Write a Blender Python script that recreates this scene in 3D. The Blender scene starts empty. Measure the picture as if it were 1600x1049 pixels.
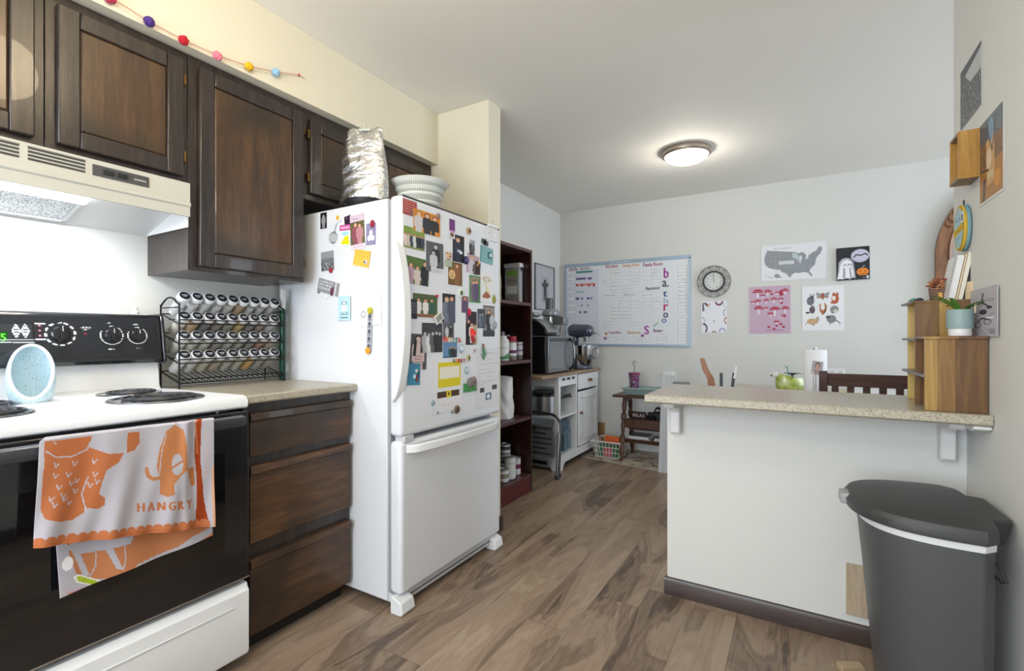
import bpy, bmesh, math, random
import numpy as np
from mathutils import Vector, Matrix
random.seed(7)
S = bpy.context.scene
C = S.collection
PI = math.pi
# ------------------------------------------------------------------ camera, measured from the photograph
FPX = 750.0; YAW = math.radians(30.83); CAMZ = 1.12; HY = 526.0
FW = (-math.sin(YAW), math.cos(YAW)); RT = (math.cos(YAW), math.sin(YAW))
cam = bpy.data.cameras.new('camera'); cam.sensor_width = 36; cam.lens = FPX / 1600 * 36
cam.shift_y = (HY - 524.5) / 1600; cam.clip_start = .02
co = bpy.data.objects.new('camera', cam); C.objects.link(co)
co.location = (0, 0, CAMZ); co.rotation_euler = (PI / 2, 0, YAW); S.camera = co
# ------------------------------------------------------------------ world, exposure
S.view_settings.view_transform = 'Standard'; S.view_settings.look = 'None'
S.view_settings.gamma = 1; S.view_settings.use_curve_mapping = False
S.view_settings.exposure = EXPO = 0.25
w = bpy.data.worlds.new('world'); S.world = w; w.use_nodes = True
w.node_tree.nodes['Background'].inputs[0].default_value = (.75, .85, 1, 1)
w.node_tree.nodes['Background'].inputs[1].default_value = 1.0
# ------------------------------------------------------------------ lights
def area(name, loc, rot, sx, sy, power, col, shape='RECTANGLE', spread=PI):
    l = bpy.data.lights.new(name, 'AREA'); l.shape = shape; l.size = sx; l.size_y = sy
    l.energy = power; l.color = col; l.spread = spread
    o = bpy.data.objects.new(name, l); C.objects.link(o); o.location = loc; o.rotation_euler = rot
    return o
def point(name, loc, power, col, r=.05):
    l = bpy.data.lights.new(name, 'POINT'); l.energy = power; l.color = col; l.shadow_soft_size = r
    o = bpy.data.objects.new(name, l); C.objects.link(o); o.location = loc
    return o
area('window_daylight', (-.9, -1.72, 1.35), (PI / 2, 0, 0), 1.9, 1.5, 64, (.84, .91, 1.0))
area('patio_daylight', (3.32, 3.55, 1.25), (PI / 2, 0, PI / 2), 1.9, 2.0, 60, (.80, .88, 1.0))
point('kitchen_lamp_light', (-1.0, .60, 2.20), 13, (1.0, .80, .52), .12)
point('kitchen_fill_light', (-.35, -.45, 2.12), 17, (1.0, .93, .82), .14)  # unseen fill light added to lift the dim right wall, no fixture
point('ceiling_lamp_light', (-.684, 3.56, 2.33), 9, (1.0, .93, .82), .09)
area('hood_lamp_light', (-1.99, .50, 1.54), (0, 0, 0), .10, .22, 3.8, (.95, .97, 1.0))
# ------------------------------------------------------------------ pixel -> plane
def ray(px, py):
    u = (px - 800) / FPX; v = (HY - py) / FPX
    return Vector((FW[0] + u * RT[0], FW[1] + u * RT[1], v))
def at(px, py, X=None, Y=None, Z=None):
    a = ray(px, py)
    s = X / a[0] if X is not None else (Y / a[1] if Y is not None else (Z - CAMZ) / a[2])
    return Vector((a[0] * s, a[1] * s, CAMZ + a[2] * s))
def onpl(px, py, p0, n):
    a = ray(px, py); c = Vector((0, 0, CAMZ)); p0 = Vector(p0); n = Vector(n)
    return c + a * ((p0 - c).dot(n) / a.dot(n))
# ------------------------------------------------------------------ materials
def lin(c):
    if isinstance(c, str):
        c = c.lstrip('#'); c = tuple(int(c[i:i + 2], 16) / 255 for i in (0, 2, 4))
    return tuple((x / 12.92 if x <= .04045 else ((x + .055) / 1.055) ** 2.4) for x in c)
MATS = {}
def M(col, rough=.5, metal=0.0, coat=0.0, bump=0.0, bscale=200, var=0.0, emit=0, alpha=1, trans=0, ior=1.45, spec=.5, name=None):
    key = (col, rough, metal, coat, bump, bscale, var, emit, alpha, trans, ior, spec)
    if key in MATS: return MATS[key]
    m = bpy.data.materials.new(name or 'mat_' + str(len(MATS))); m.use_nodes = True
    nt = m.node_tree; b = nt.nodes['Principled BSDF']; c = lin(col)
    b.inputs['Base Color'].default_value = (*c, 1); b.inputs['Roughness'].default_value = rough
    b.inputs['Metallic'].default_value = metal; b.inputs['Coat Weight'].default_value = coat
    b.inputs['Specular IOR Level'].default_value = spec
    b.inputs['IOR'].default_value = ior; b.inputs['Transmission Weight'].default_value = trans
    b.inputs['Alpha'].default_value = alpha
    if emit: b.inputs['Emission Color'].default_value = (*c, 1); b.inputs['Emission Strength'].default_value = emit
    tc = nt.nodes.new('ShaderNodeTexCoord'); n = nt.nodes.new('ShaderNodeTexNoise')
    nt.links.new(tc.outputs['Object'], n.inputs['Vector']); n.inputs['Scale'].default_value = bscale
    mx = nt.nodes.new('ShaderNodeMixRGB'); mx.blend_type = 'MULTIPLY'; mx.inputs[0].default_value = max(var, .02)
    mx.inputs[1].default_value = (*c, 1)
    nt.links.new(n.outputs['Fac'], mx.inputs[2]); nt.links.new(mx.outputs[0], b.inputs['Base Color'])
    if bump:
        bp = nt.nodes.new('ShaderNodeBump'); bp.inputs['Strength'].default_value = bump; bp.inputs['Distance'].default_value = .002
        nt.links.new(n.outputs['Fac'], bp.inputs['Height']); nt.links.new(bp.outputs[0], b.inputs['Normal'])
    MATS[key] = m
    return m
class NT:
    def __init__(s, name):
        s.m = bpy.data.materials.new(name); s.m.use_nodes = True; s.t = s.m.node_tree
        s.b = s.t.nodes['Principled BSDF']
    def n(s, typ, ins=None, **kw):
        o = s.t.nodes.new('ShaderNode' + typ)
        for k, v in kw.items(): setattr(o, k, v)
        for k, v in (ins or {}).items():
            if isinstance(v, bpy.types.NodeSocket): s.t.links.new(v, o.inputs[k])
            else: o.inputs[k].default_value = v
        return o
    def math(s, op, a, b=0.0):
        return s.n('Math', {0: a, 1: b}, operation=op).outputs[0]
    def ramp(s, f, stops):
        r = s.n('ValToRGB', {0: f}); e = r.color_ramp.elements
        while len(e) < len(stops): e.new(.5)
        for el, (p, c) in zip(e, stops): el.position = p; el.color = (*lin(c), 1)
        return r.outputs[0]
    def set(s, **kw):
        for k, v in kw.items():
            k = k.replace('_', ' ')
            if isinstance(v, bpy.types.NodeSocket): s.t.links.new(v, s.b.inputs[k])
            else: s.b.inputs[k].default_value = v
        return s.m
    def bump(s, h, st, d=.002):
        return s.n('Bump', {'Height': h, 'Strength': st, 'Distance': d}).outputs[0]
def wood(name, stops, axis='Z', scale=1.0, rough=.35, coat=0.0, stain=None, stain_scale=3.0, bump=.15):
    t = NT(name); tc = t.n('TexCoord').outputs['Object']
    st = {'X': (1.2, 14, 14), 'Y': (14, 1.2, 14), 'Z': (14, 14, 1.2)}[axis]
    mp = t.n('Mapping', {'Vector': tc, 'Scale': tuple(v * scale for v in st)}).outputs[0]
    a = t.n('TexNoise', {'Vector': mp, 'Scale': 2.2, 'Detail': 8.0, 'Roughness': .65, 'Distortion': .6}).outputs['Fac']
    mp2 = t.n('Mapping', {'Vector': tc, 'Scale': tuple(v * scale * 5 for v in st)}).outputs[0]
    f = t.n('TexNoise', {'Vector': mp2, 'Scale': 3.0, 'Detail': 3.0}).outputs['Fac']
    mix = t.math('ADD', t.math('MULTIPLY', a, .7), t.math('MULTIPLY', f, .3))
    col = t.ramp(mix, stops)
    if stain:
        n2 = t.n('TexNoise', {'Vector': tc, 'Scale': stain_scale, 'Detail': 2.0}).outputs['Fac']
        fac = t.n('MapRange', {0: n2, 1: .45, 2: .68}).outputs[0]
        col = t.n('MixRGB', {0: fac, 1: col, 2: (*lin(stain), 1)}).outputs[0]
    rr = t.n('MapRange', {0: mix, 3: rough + .12, 4: rough - .05}).outputs[0]
    return t.set(Base_Color=col, Roughness=rr, Coat_Weight=coat, Normal=t.bump(mix, bump))
def speckle(name, base, dark, light, rough=.35, scale=240):
    t = NT(name); tc = t.n('TexCoord').outputs['Object']
    v = t.n('TexVoronoi', {'Vector': tc, 'Scale': scale}).outputs['Color']
    s = t.n('SeparateColor', {0: v}).outputs[0]
    col = t.ramp(s, [(0, dark), (.18, dark), (.3, base), (.75, base), (1, light)])
    n = t.n('TexNoise', {'Vector': tc, 'Scale': scale * .8, 'Detail': 2.0}).outputs['Fac']
    col2 = t.ramp(n, [(.3, dark), (.42, base), (.6, base), (.72, light)])
    c = t.n('MixRGB', {0: .5, 1: col, 2: col2}).outputs[0]
    return t.set(Base_Color=c, Roughness=rough)
def floor_mat():
    t = NT('vinyl_plank_floor'); tc = t.n('TexCoord').outputs['Object']
    s = t.n('SeparateXYZ', {0: tc}); x = s.outputs[0]; y = s.outputs[1]
    W, L = .178, 1.22
    xs = t.math('DIVIDE', x, W); row = t.math('FLOOR', xs); fx = t.math('FRACT', xs)
    off = t.n('TexWhiteNoise', {'W': row}, noise_dimensions='1D').outputs['Value']
    ys = t.math('ADD', t.math('DIVIDE', y, L), off); cl = t.math('FLOOR', ys); fy = t.math('FRACT', ys)
    idv = t.math('ADD', t.math('MULTIPLY', row, 7.31), t.math('MULTIPLY', cl, 3.77))
    wn = t.n('TexWhiteNoise', {'W': idv}, noise_dimensions='1D').outputs['Value']
    v = t.n('CombineXYZ', {0: t.math('MULTIPLY', x, 4.6), 1: t.math('MULTIPLY', y, .9), 2: t.math('MULTIPLY', wn, 37.0)}).outputs[0]
    a = t.n('TexNoise', {'Vector': v, 'Scale': 1.2, 'Detail': 5.0, 'Roughness': .55, 'Distortion': .9}).outputs['Fac']
    rings = t.math('SINE', t.math('MULTIPLY', a, 60.0))
    rings = t.math('MULTIPLY', t.math('ADD', rings, 1.0), .5)
    v2 = t.n('CombineXYZ', {0: t.math('MULTIPLY', x, 110.0), 1: t.math('MULTIPLY', y, 4.0), 2: wn}).outputs[0]
    f = t.n('TexNoise', {'Vector': v2, 'Scale': 1.0, 'Detail': 3.0}).outputs['Fac']
    k = t.math('ADD', t.math('ADD', t.math('MULTIPLY', a, .66), t.math('MULTIPLY', rings, .07)), t.math('ADD', t.math('MULTIPLY', f, .17), t.math('ADD', t.math('MULTIPLY', wn, .11), -.03)))
    col = t.ramp(k, [(.27, '#3f342d'), (.37, '#6a594b'), (.48, '#907c69'), (.60, '#9e8b77'), (.76, '#b1a18d')])
    kn = t.n('TexVoronoi', {'Vector': t.n('CombineXYZ', {0: t.math('MULTIPLY', x, 3.3), 1: t.math('MULTIPLY', y, 1.6), 2: 0.0}).outputs[0], 'Scale': 1.0}).outputs['Distance']
    kf = t.n('MapRange', {0: kn, 1: .02, 2: .10, 3: .55, 4: 0.0}).outputs[0]
    col = t.n('MixRGB', {0: kf, 1: col, 2: (*lin('#3a2f29'), 1)}).outputs[0]
    ex = t.math('MINIMUM', fx, t.math('SUBTRACT', 1.0, fx)); ey = t.math('MINIMUM', fy, t.math('SUBTRACT', 1.0, fy))
    gx = t.math('LESS_THAN', ex, .007); gy = t.math('LESS_THAN', ey, .0012)
    g = t.math('MULTIPLY', t.math('MAXIMUM', gx, gy), .5)
    col = t.n('MixRGB', {0: g, 1: col, 2: (*lin('#40352c'), 1)}).outputs[0]
    rr = t.n('MapRange', {0: k, 3: .42, 4: .30}).outputs[0]
    return t.set(Base_Color=col, Roughness=rr, Specular_IOR_Level=.45, Normal=t.bump(t.math('SUBTRACT', k, g), .12))
def paint(name, col, rough=.6):
    t = NT(name); tc = t.n('TexCoord').outputs['Object']
    n = t.n('TexNoise', {'Vector': tc, 'Scale': 90.0, 'Detail': 3.0}).outputs['Fac']
    n2 = t.n('TexNoise', {'Vector': tc, 'Scale': 1.3, 'Detail': 2.0}).outputs['Fac']
    c = lin(col); c2 = tuple(v * .96 for v in c)
    cc = t.n('MixRGB', {0: n2, 1: (*c, 1), 2: (*c2, 1)}).outputs[0]
    return t.set(Base_Color=cc, Roughness=rough, Specular_IOR_Level=.3, Normal=t.bump(n, .12, .001))
_t = NT('printed_paper')
_a = _t.n('Attribute', attribute_name='Col').outputs['Color']
PRINT = _t.set(Base_Color=_a, Roughness=.45, Specular_IOR_Level=.3)
_t = NT('printed_cloth')
_a = _t.n('Attribute', attribute_name='Col').outputs['Color']
_w = _t.n('TexNoise', {'Vector': _t.n('TexCoord').outputs['Object'], 'Scale': 600.0}).outputs['Fac']
CLOTH = _t.set(Base_Color=_a, Roughness=.9, Specular_IOR_Level=.1, Normal=_t.bump(_w, .3, .001))
_t = NT('printed_gloss')
_a = _t.n('Attribute', attribute_name='Col').outputs['Color']
GLOSSP = _t.set(Base_Color=_a, Roughness=.12, Specular_IOR_Level=.5)
WALL = paint('wall_paint', '#d5d6d2'); CEIL = paint('ceiling_paint', '#ebe9e2', .75); WALL_GLOW = paint('wall_glow_paint', '#dcd6c2')  # warm lamp glow on soffit and partition is put into their wall colour
FLOOR = floor_mat()
CABW = wood('dark_stained_oak', [(.3, '#191615'), (.5, '#2c2522'), (.65, '#40352e')], 'Z', 1.6, .30, .25, bump=.25)
CABP = wood('stained_panel', [(.3, '#2b1f18'), (.5, '#46321f'), (.68, '#5f4730')], 'Z', .8, .30, .2, '#30281f', 4.0, bump=.1)
DRWP = wood('drawer_front', [(.3, '#2b1d13'), (.5, '#4b331f'), (.68, '#6b4c2f')], 'Y', .9, .34, .15, '#241e1a', 3.0, bump=.15)
CABD = M('#1d1a18', .5)
COUNT = speckle('speckled_laminate', '#a79f8e', '#7d7566', '#c4bca9', .28)
BARTOP = speckle('bar_laminate', '#ada797', '#857d6c', '#c8c1ae', .25)
WHITE = M('#e6e8ea', .28, coat=.3, name='white_enamel'); WHT2 = M('#dfe1e2', .35, name='white_plastic')
WPAINT = M('#dcdfe0', .42, name='white_furniture_paint')
BLK = M('#15161a', .2, coat=.5, name='black_gloss'); BLKM = M('#1c1d1f', .5, name='black_matte')
DKM = M('#2a2a2c', .35, metal=.8, name='dark_wire'); CHROME = M('#c8cace', .18, metal=1, name='chrome')
STEEL = M('#b4b6ba', .3, metal=1, name='steel'); BRASS = M('#6f5a36', .4, metal=1, name='brass')
MAHOG = wood('mahogany', [(.3, '#120908'), (.5, '#2b1513'), (.7, '#4c2a22')], 'Z', 1.5, .3, .3)
MAHOGE = wood('mahogany_edge', [(.3, '#3d2426'), (.5, '#503032'), (.7, '#62403f')], 'Y', 1.5, .35)
WALNUT = wood('turned_walnut', [(.3, '#2c1a10'), (.5, '#4c3020'), (.7, '#6c4a32')], 'Z', 1.2, .35)
CHAIRW = wood('chair_wood', [(.3, '#26150f'), (.5, '#3f261d'), (.7, '#583a2e')], 'X', 1.2, .3)
def glass(name, col='#e8eef0', alpha=.35, rough=.1):
    return M(col, rough, alpha=alpha, name=name, spec=.6)
CLEAR = glass('clear_jar', '#cfd3d4', .22, .08)
# ------------------------------------------------------------------ object plumbing
WM = {}
def tag(o, label=None, cat=None, group=None, kind=None):
    if label: o['label'] = label
    if cat: o['category'] = cat
    if group: o['group'] = group
    if kind: o['kind'] = kind
    return o
def thing(name, label, cat, loc=(0, 0, 0), rotz=0, group=None):
    o = bpy.data.objects.new(name, None); C.objects.link(o); o.location = loc; o.rotation_euler = (0, 0, rotz)
    o.empty_display_size = .05
    WM[o.name] = Matrix.Translation(Vector(loc)) @ Matrix.Rotation(rotz, 4, 'Z')
    return tag(o, label, cat, group)
class MB:
    def __init__(s): s.v = []; s.f = []; s.mi = []; s.mats = []; s.col = {}
    def _m(s, m):
        if m not in s.mats: s.mats.append(m)
        return s.mats.index(m)
    def add(s, vs, fs, m, T=None):
        k = len(s.v); i = s._m(m)
        s.v += [tuple(T @ Vector(v)) if T is not None else tuple(v) for v in vs]
        s.f += [tuple(a + k for a in f) for f in fs]; s.mi += [i] * len(fs); return s
    def box(s, a, b, m, T=None):
        x0, x1 = sorted((a[0], b[0])); y0, y1 = sorted((a[1], b[1])); z0, z1 = sorted((a[2], b[2]))
        vs = [(x0, y0, z0), (x1, y0, z0), (x1, y1, z0), (x0, y1, z0), (x0, y0, z1), (x1, y0, z1), (x1, y1, z1), (x0, y1, z1)]
        return s.add(vs, [(3, 2, 1, 0), (4, 5, 6, 7), (0, 1, 5, 4), (1, 2, 6, 5), (2, 3, 7, 6), (3, 0, 4, 7)], m, T)
    def prism(s, poly, d0, d1, m, axis='Y', T=None):
        # poly: 2D list; axis: extrusion axis; (a,b) -> remaining axes in order
        def mk(a, b, d): return {'X': (d, a, b), 'Y': (a, d, b), 'Z': (a, b, d)}[axis]
        n = len(poly); vs = [mk(a, b, d0) for a, b in poly] + [mk(a, b, d1) for a, b in poly]
        fs = [tuple(range(n))[::-1], tuple(range(n, 2 * n))] + [(i, (i + 1) % n, n + (i + 1) % n, n + i) for i in range(n)]
        return s.add(vs, fs, m, T)
    def lathe(s, prof, c, m, n=32, T=None, a0=0, a1=2 * PI, sx=1, sy=1, ring=False):
        if ring: prof = list(prof) + [prof[0]]
        full = abs(a1 - a0 - 2 * PI) < 1e-6; k = n if full else n + 1
        vs = []; fs = []
        for r, z in prof:
            for i in range(k):
                a = a0 + (a1 - a0) * i / n
                vs.append((c[0] + r * math.cos(a) * sx, c[1] + r * math.sin(a) * sy, c[2] + z))
        for j in range(len(prof) - 1):
            for i in range(n if full else n):
                i2 = (i + 1) % k
                fs.append((j * k + i, j * k + i2, (j + 1) * k + i2, (j + 1) * k + i))
        if full and not ring:
            if prof[0][0] > 1e-6: fs.append(tuple(range(k))[::-1])
            if prof[-1][0] > 1e-6: fs.append(tuple((len(prof) - 1) * k + i for i in range(k)))
        return s.add(vs, fs, m, T)
    def cyl(s, p0, p1, r, m, r1=None, n=16, T=None):
        p0 = Vector(p0); p1 = Vector(p1); d = p1 - p0; L = d.length
        q = d.to_track_quat('Z', 'Y').to_matrix().to_4x4()
        T2 = Matrix.Translation(p0) @ q
        if T is not None: T2 = T @ T2
        return s.lathe([(r, 0), (r if r1 is None else r1, L)], (0, 0, 0), m, n, T2)
    def tube(s, pts, r, m, n=8, closed=False, T=None):
        pts = [Vector(p) for p in pts]; vs = []; fs = []; N = len(pts); up = None
        for i, p in enumerate(pts):
            if closed: d = pts[(i + 1) % N] - pts[i - 1]
            else: d = (pts[min(i + 1, N - 1)] - pts[max(i - 1, 0)])
            d.normalize()
            if up is None: up = Vector((0, 0, 1)) if abs(d.z) < .9 else Vector((1, 0, 0))
            a = d.cross(up)
            if a.length < 1e-5: a = d.cross(Vector((.3, .8, .5)))
            a.normalize(); b = a.cross(d).normalized(); up = b
            rr = r[i] if isinstance(r, (list, tuple)) else r
            for k in range(n):
                t = 2 * PI * k / n; vs.append(p + a * rr * math.cos(t) + b * rr * math.sin(t))
        for i in range(N if closed else N - 1):
            j = (i + 1) % N
            for k in range(n): fs.append((i * n + k, i * n + (k + 1) % n, j * n + (k + 1) % n, j * n + k))
        if not closed: fs.append(tuple(range(n))[::-1]); fs.append(tuple((N - 1) * n + k for k in range(n)))
        return s.add(vs, fs, m, T)
    def sph(s, c, r, m, n=16, sc=(1, 1, 1), T=None):
        k = max(6, n // 2)
        prof = [(max(r * math.sin(PI * i / k), 1e-7), -r * math.cos(PI * i / k)) for i in range(k + 1)]
        T2 = Matrix.Translation(Vector(c)) @ Matrix.Diagonal((*sc, 1))
        if T is not None: T2 = T @ T2
        return s.lathe(prof, (0, 0, 0), m, n, T2)
    def grid(s, fn, nu, nv, m, canvas=None, T=None):
        k = len(s.v)
        vs = [fn(i / nu, j / nv) for j in range(nv + 1) for i in range(nu + 1)]
        fs = [(j * (nu + 1) + i, j * (nu + 1) + i + 1, (j + 1) * (nu + 1) + i + 1, (j + 1) * (nu + 1) + i) for j in range(nv) for i in range(nu)]
        s.add(vs, fs, m, T)
        if canvas is not None:
            h, w2, _ = canvas.shape
            for j in range(nv + 1):
                for i in range(nu + 1):
                    s.col[k + j * (nu + 1) + i] = canvas[min(h - 1, int(j / nv * (h - 1) + .5)), min(w2 - 1, int(i / nu * (w2 - 1) + .5))]
        return s
    def build(s, name, parent=None, bevel=0, smooth=True, ang=35, seg=2, local=False, sub=0, solid=0, matrix=None, base=(.9, .9, .9)):
        me = bpy.data.meshes.new(name); vs = s.v; mat = None
        if parent is not None:
            W = WM[parent.name]
            if not local:
                Wi = W.inverted(); vs = [tuple(Wi @ Vector(v)) for v in vs]
        elif matrix is None:
            a = np.array(vs); c = ((a[:, 0].min() + a[:, 0].max()) / 2, (a[:, 1].min() + a[:, 1].max()) / 2, a[:, 2].min())
            matrix = Matrix.Translation(Vector(c)); Wi = matrix.inverted(); vs = [tuple(Wi @ Vector(v)) for v in vs]
        me.from_pydata(vs, [], s.f)
        for m in s.mats: me.materials.append(m)
        me.polygons.foreach_set('material_index', s.mi)
        if s.col:
            at_ = me.color_attributes.new('Col', 'FLOAT_COLOR', 'POINT')
            d = np.ones((len(vs), 4), dtype=np.float32); d[:, :3] = lin(base)
            for k, c in s.col.items(): d[k, :3] = c
            at_.data.foreach_set('color', d.ravel())
        bm = bmesh.new(); bm.from_mesh(me)
        bmesh.ops.recalc_face_normals(bm, faces=bm.faces); bm.to_mesh(me); bm.free()
        o = bpy.data.objects.new(name, me); C.objects.link(o)
        if parent is not None: o.parent = parent; WM[o.name] = WM[parent.name]
        else: o.matrix_world = matrix; WM[o.name] = matrix
        if smooth:
            me.polygons.foreach_set('use_smooth', [True] * len(me.polygons))
            if not s.col: me.set_sharp_from_angle(angle=math.radians(ang))
        if solid:
            md = o.modifiers.new('solid', 'SOLIDIFY'); md.thickness = solid; md.offset = 0
        if bevel:
            md = o.modifiers.new('bevel', 'BEVEL'); md.width = bevel; md.segments = seg; md.limit_method = 'ANGLE'; md.angle_limit = math.radians(40)
            md.harden_normals = False
        if sub:
            md = o.modifiers.new('sub', 'SUBSURF'); md.levels = sub; md.render_levels = sub
        return o
def bx(name, a, b, m, parent=None, bevel=.002, **k): return MB().box(a, b, m).build(name, parent, bevel, **k)
def copy_tree(o, loc=None, rotz=None, label=None):
    c = o.copy(); C.objects.link(c)
    if loc is not None: c.location = loc
    if rotz is not None: c.rotation_euler = (0, 0, rotz)
    if label: c['label'] = label
    for ch in list(o.children):
        d = ch.copy(); C.objects.link(d); d.parent = c
        for g in list(ch.children):
            e = g.copy(); C.objects.link(e); e.parent = d
    return c
def struct(o): o['kind'] = 'structure'; return o
# ------------------------------------------------------------------ lettering and printed surfaces
_TX = {}
def text_mesh(t):
    if t in _TX: return _TX[t]
    cu = bpy.data.curves.new('t', 'FONT'); cu.body = t; cu.size = 1; cu.resolution_u = 2
    o = bpy.data.objects.new('t', cu); C.objects.link(o); bpy.context.view_layer.update()
    me = bpy.data.meshes.new_from_object(o.evaluated_get(bpy.context.evaluated_depsgraph_get()))
    vs = [tuple(v.co) for v in me.vertices]; fs = [tuple(p.vertices) for p in me.polygons]
    bpy.data.objects.remove(o); bpy.data.curves.remove(cu); bpy.data.meshes.remove(me)
    if vs:
        x0 = min(v[0] for v in vs); x1 = max(v[0] for v in vs); vs = [(v[0] - x0, v[1], 0) for v in vs]; w_ = x1 - x0
    else: w_ = 1
    _TX[t] = (vs, fs, w_); return _TX[t]
class Cv:
    """small drawing surface: x right 0..1, y down 0..1"""
    def __init__(s, w_, h_, bg='#ffffff'):
        s.w = int(w_); s.h = int(h_); s.a = np.zeros((s.h, s.w, 3)); s.a[:] = lin(bg)
        s.X, s.Y = np.meshgrid((np.arange(s.w) + .5) / s.w, (np.arange(s.h) + .5) / s.h); s.asp = s.h / s.w
    def put(s, mk, c, al=1): s.a[mk] = np.array(lin(c)) * al + s.a[mk] * (1 - al); return s
    def rect(s, x0, y0, x1, y1, c, al=1): return s.put((s.X >= x0) & (s.X <= x1) & (s.Y >= y0) & (s.Y <= y1), c, al)
    def ell(s, cx, cy, rx, ry, c, al=1): return s.put(((s.X - cx) / rx) ** 2 + ((s.Y - cy) / ry) ** 2 <= 1, c, al)
    def ring(s, cx, cy, rx, ry, t, c):
        d = ((s.X - cx) / rx) ** 2 + ((s.Y - cy) / ry) ** 2
        return s.put((d <= 1) & (d >= (1 - t) ** 2), c)
    def poly(s, pts, c, al=1):
        mk = np.zeros((s.h, s.w), bool); n = len(pts)
        for i in range(n):
            x0, y0 = pts[i]; x1, y1 = pts[(i + 1) % n]
            if y0 == y1: continue
            cr = ((s.Y >= min(y0, y1)) & (s.Y < max(y0, y1))) & (s.X < x0 + (s.Y - y0) * (x1 - x0) / (y1 - y0)); mk ^= cr
        return s.put(mk, c, al)
    def line(s, pts, t, c):
        for (x0, y0), (x1, y1) in zip(pts[:-1], pts[1:]):
            dx, dy = x1 - x0, (y1 - y0) * s.asp; L = max(dx * dx + dy * dy, 1e-9)
            u = np.clip(((s.X - x0) * dx + (s.Y - y0) * s.asp * dy) / L, 0, 1)
            d = np.hypot(s.X - x0 - u * dx, (s.Y - y0) * s.asp - u * dy); s.put(d <= t / 2, c)
        return s
    def text(s, t, x, y, hgt, c, wid=None, bold=0):
        """baseline at y, cap height hgt (fraction of height); wid = total width (fraction)"""
        vs, fs, w_ = text_mesh(t); ky = hgt / .73; kx = ky * s.asp if wid is None else wid / w_
        for b in ([0] if not bold else [-bold, 0, bold]):
            P = [(x + b + v[0] * kx, y - v[1] * ky) for v in vs]
            for f in fs:
                q = [P[i] for i in f]; s.fast(q, c)
        return s
    def fast(s, q, c):
        xs = [p[0] for p in q]; ys = [p[1] for p in q]
        i0 = max(0, int(min(xs) * s.w) - 1); i1 = min(s.w, int(max(xs) * s.w) + 2); j0 = max(0, int(min(ys) * s.h) - 1); j1 = min(s.h, int(max(ys) * s.h) + 2)
        if i1 <= i0 or j1 <= j0: return
        X = s.X[j0:j1, i0:i1]; Y = s.Y[j0:j1, i0:i1]; mk = np.zeros(X.shape, bool); n = len(q)
        for i in range(n):
            x0, y0 = q[i]; x1, y1 = q[(i + 1) % n]
            if y0 == y1: continue
            mk ^= ((Y >= min(y0, y1)) & (Y < max(y0, y1))) & (X < x0 + (Y - y0) * (x1 - x0) / (y1 - y0))
        s.a[j0:j1, i0:i1][mk] = lin(c)
    def noise(s, amt, seed=0, cell=2):
        r = np.random.RandomState(seed); n = r.rand(s.h // cell + 2, s.w // cell + 2)
        n = np.kron(n, np.ones((cell, cell)))[:s.h, :s.w]; s.a *= (1 - amt + 2 * amt * n)[..., None]; np.clip(s.a, 0, 1, out=s.a); return s
def person(c, x, y, h, top, skin='#d2a488', hair='#4a3226', w_=None, legs=None):
    """standing figure: x centre, y top of head, h height to bottom (fractions)"""
    k = c.asp; hw = (w_ or h * .16 * k); hr = h * .085
    c.poly([(x - hw * 1.0, y + h * .24), (x - hw * .5, y + h * .17), (x + hw * .5, y + h * .17), (x + hw, y + h * .24), (x + hw * 1.05, y + h * .62), (x - hw * 1.05, y + h * .62)], top)
    c.poly([(x - hw * .8, y + h * .6), (x + hw * .8, y + h * .6), (x + hw * .6, y + h), (x - hw * .6, y + h)], legs or top)
    c.ell(x, y + h * .085, hr * k * 1.15, hr * 1.15, hair); c.ell(x, y + h * .10, hr * k * .8, hr * .95, skin)
def frame_of(n):
    n = Vector(n).normalized(); u = Vector((0, 0, 1)).cross(n).normalized(); return u, Vector((0, 0, 1)), n
def plane_T(P, n, rot=0, off=0.0):
    u, v, nn = frame_of(n)
    Mx = Matrix(((u.x, v.x, nn.x, P[0] + nn.x * off), (u.y, v.y, nn.y, P[1] + nn.y * off), (u.z, v.z, nn.z, P[2] + nn.z * off), (0, 0, 0, 1)))
    return Mx @ Matrix.Rotation(math.radians(rot), 4, 'Z')
def spot(pl, cx, cy, w_=10, h_=10):
    p0, n = pl; P = onpl(cx, cy, p0, n); u, v, nn = frame_of(n)
    a = onpl(cx - w_ / 2, cy, p0, n); b = onpl(cx + w_ / 2, cy, p0, n)
    dep = (P - Vector((0, 0, CAMZ))).dot(Vector((FW[0], FW[1], 0)))
    return P, abs((b - a).dot(u)), h_ * dep / FPX
def sheet_mesh(mb, W_, H_, t, cv, curl=0.0, mat=None, T=None):
    mat = mat or PRINT
    def fn(i, j):
        x = (i - .5) * W_; y = (.5 - j) * H_
        z = t + curl * ((2 * i - 1) ** 2 * .6 + max(0, (2 * j - 1)) ** 3)
        return (x, y, z)
    nu = min(cv.w, 220); nv = min(cv.h, 220)
    mb.grid(fn, nu, nv, mat, cv.a, T)
    k = len(mb.v)
    back = [(-W_ / 2, H_ / 2, 0), (W_ / 2, H_ / 2, 0), (W_ / 2, -H_ / 2, 0), (-W_ / 2, -H_ / 2, 0)]
    fr = [fn(0, 0), fn(1, 0), fn(1, 1), fn(0, 1)]
    if curl == 0: mb.add(back + fr, [(0, 1, 2, 3), (0, 4, 5, 1), (1, 5, 6, 2), (2, 6, 7, 3), (3, 7, 4, 0)], mat, T)
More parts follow.
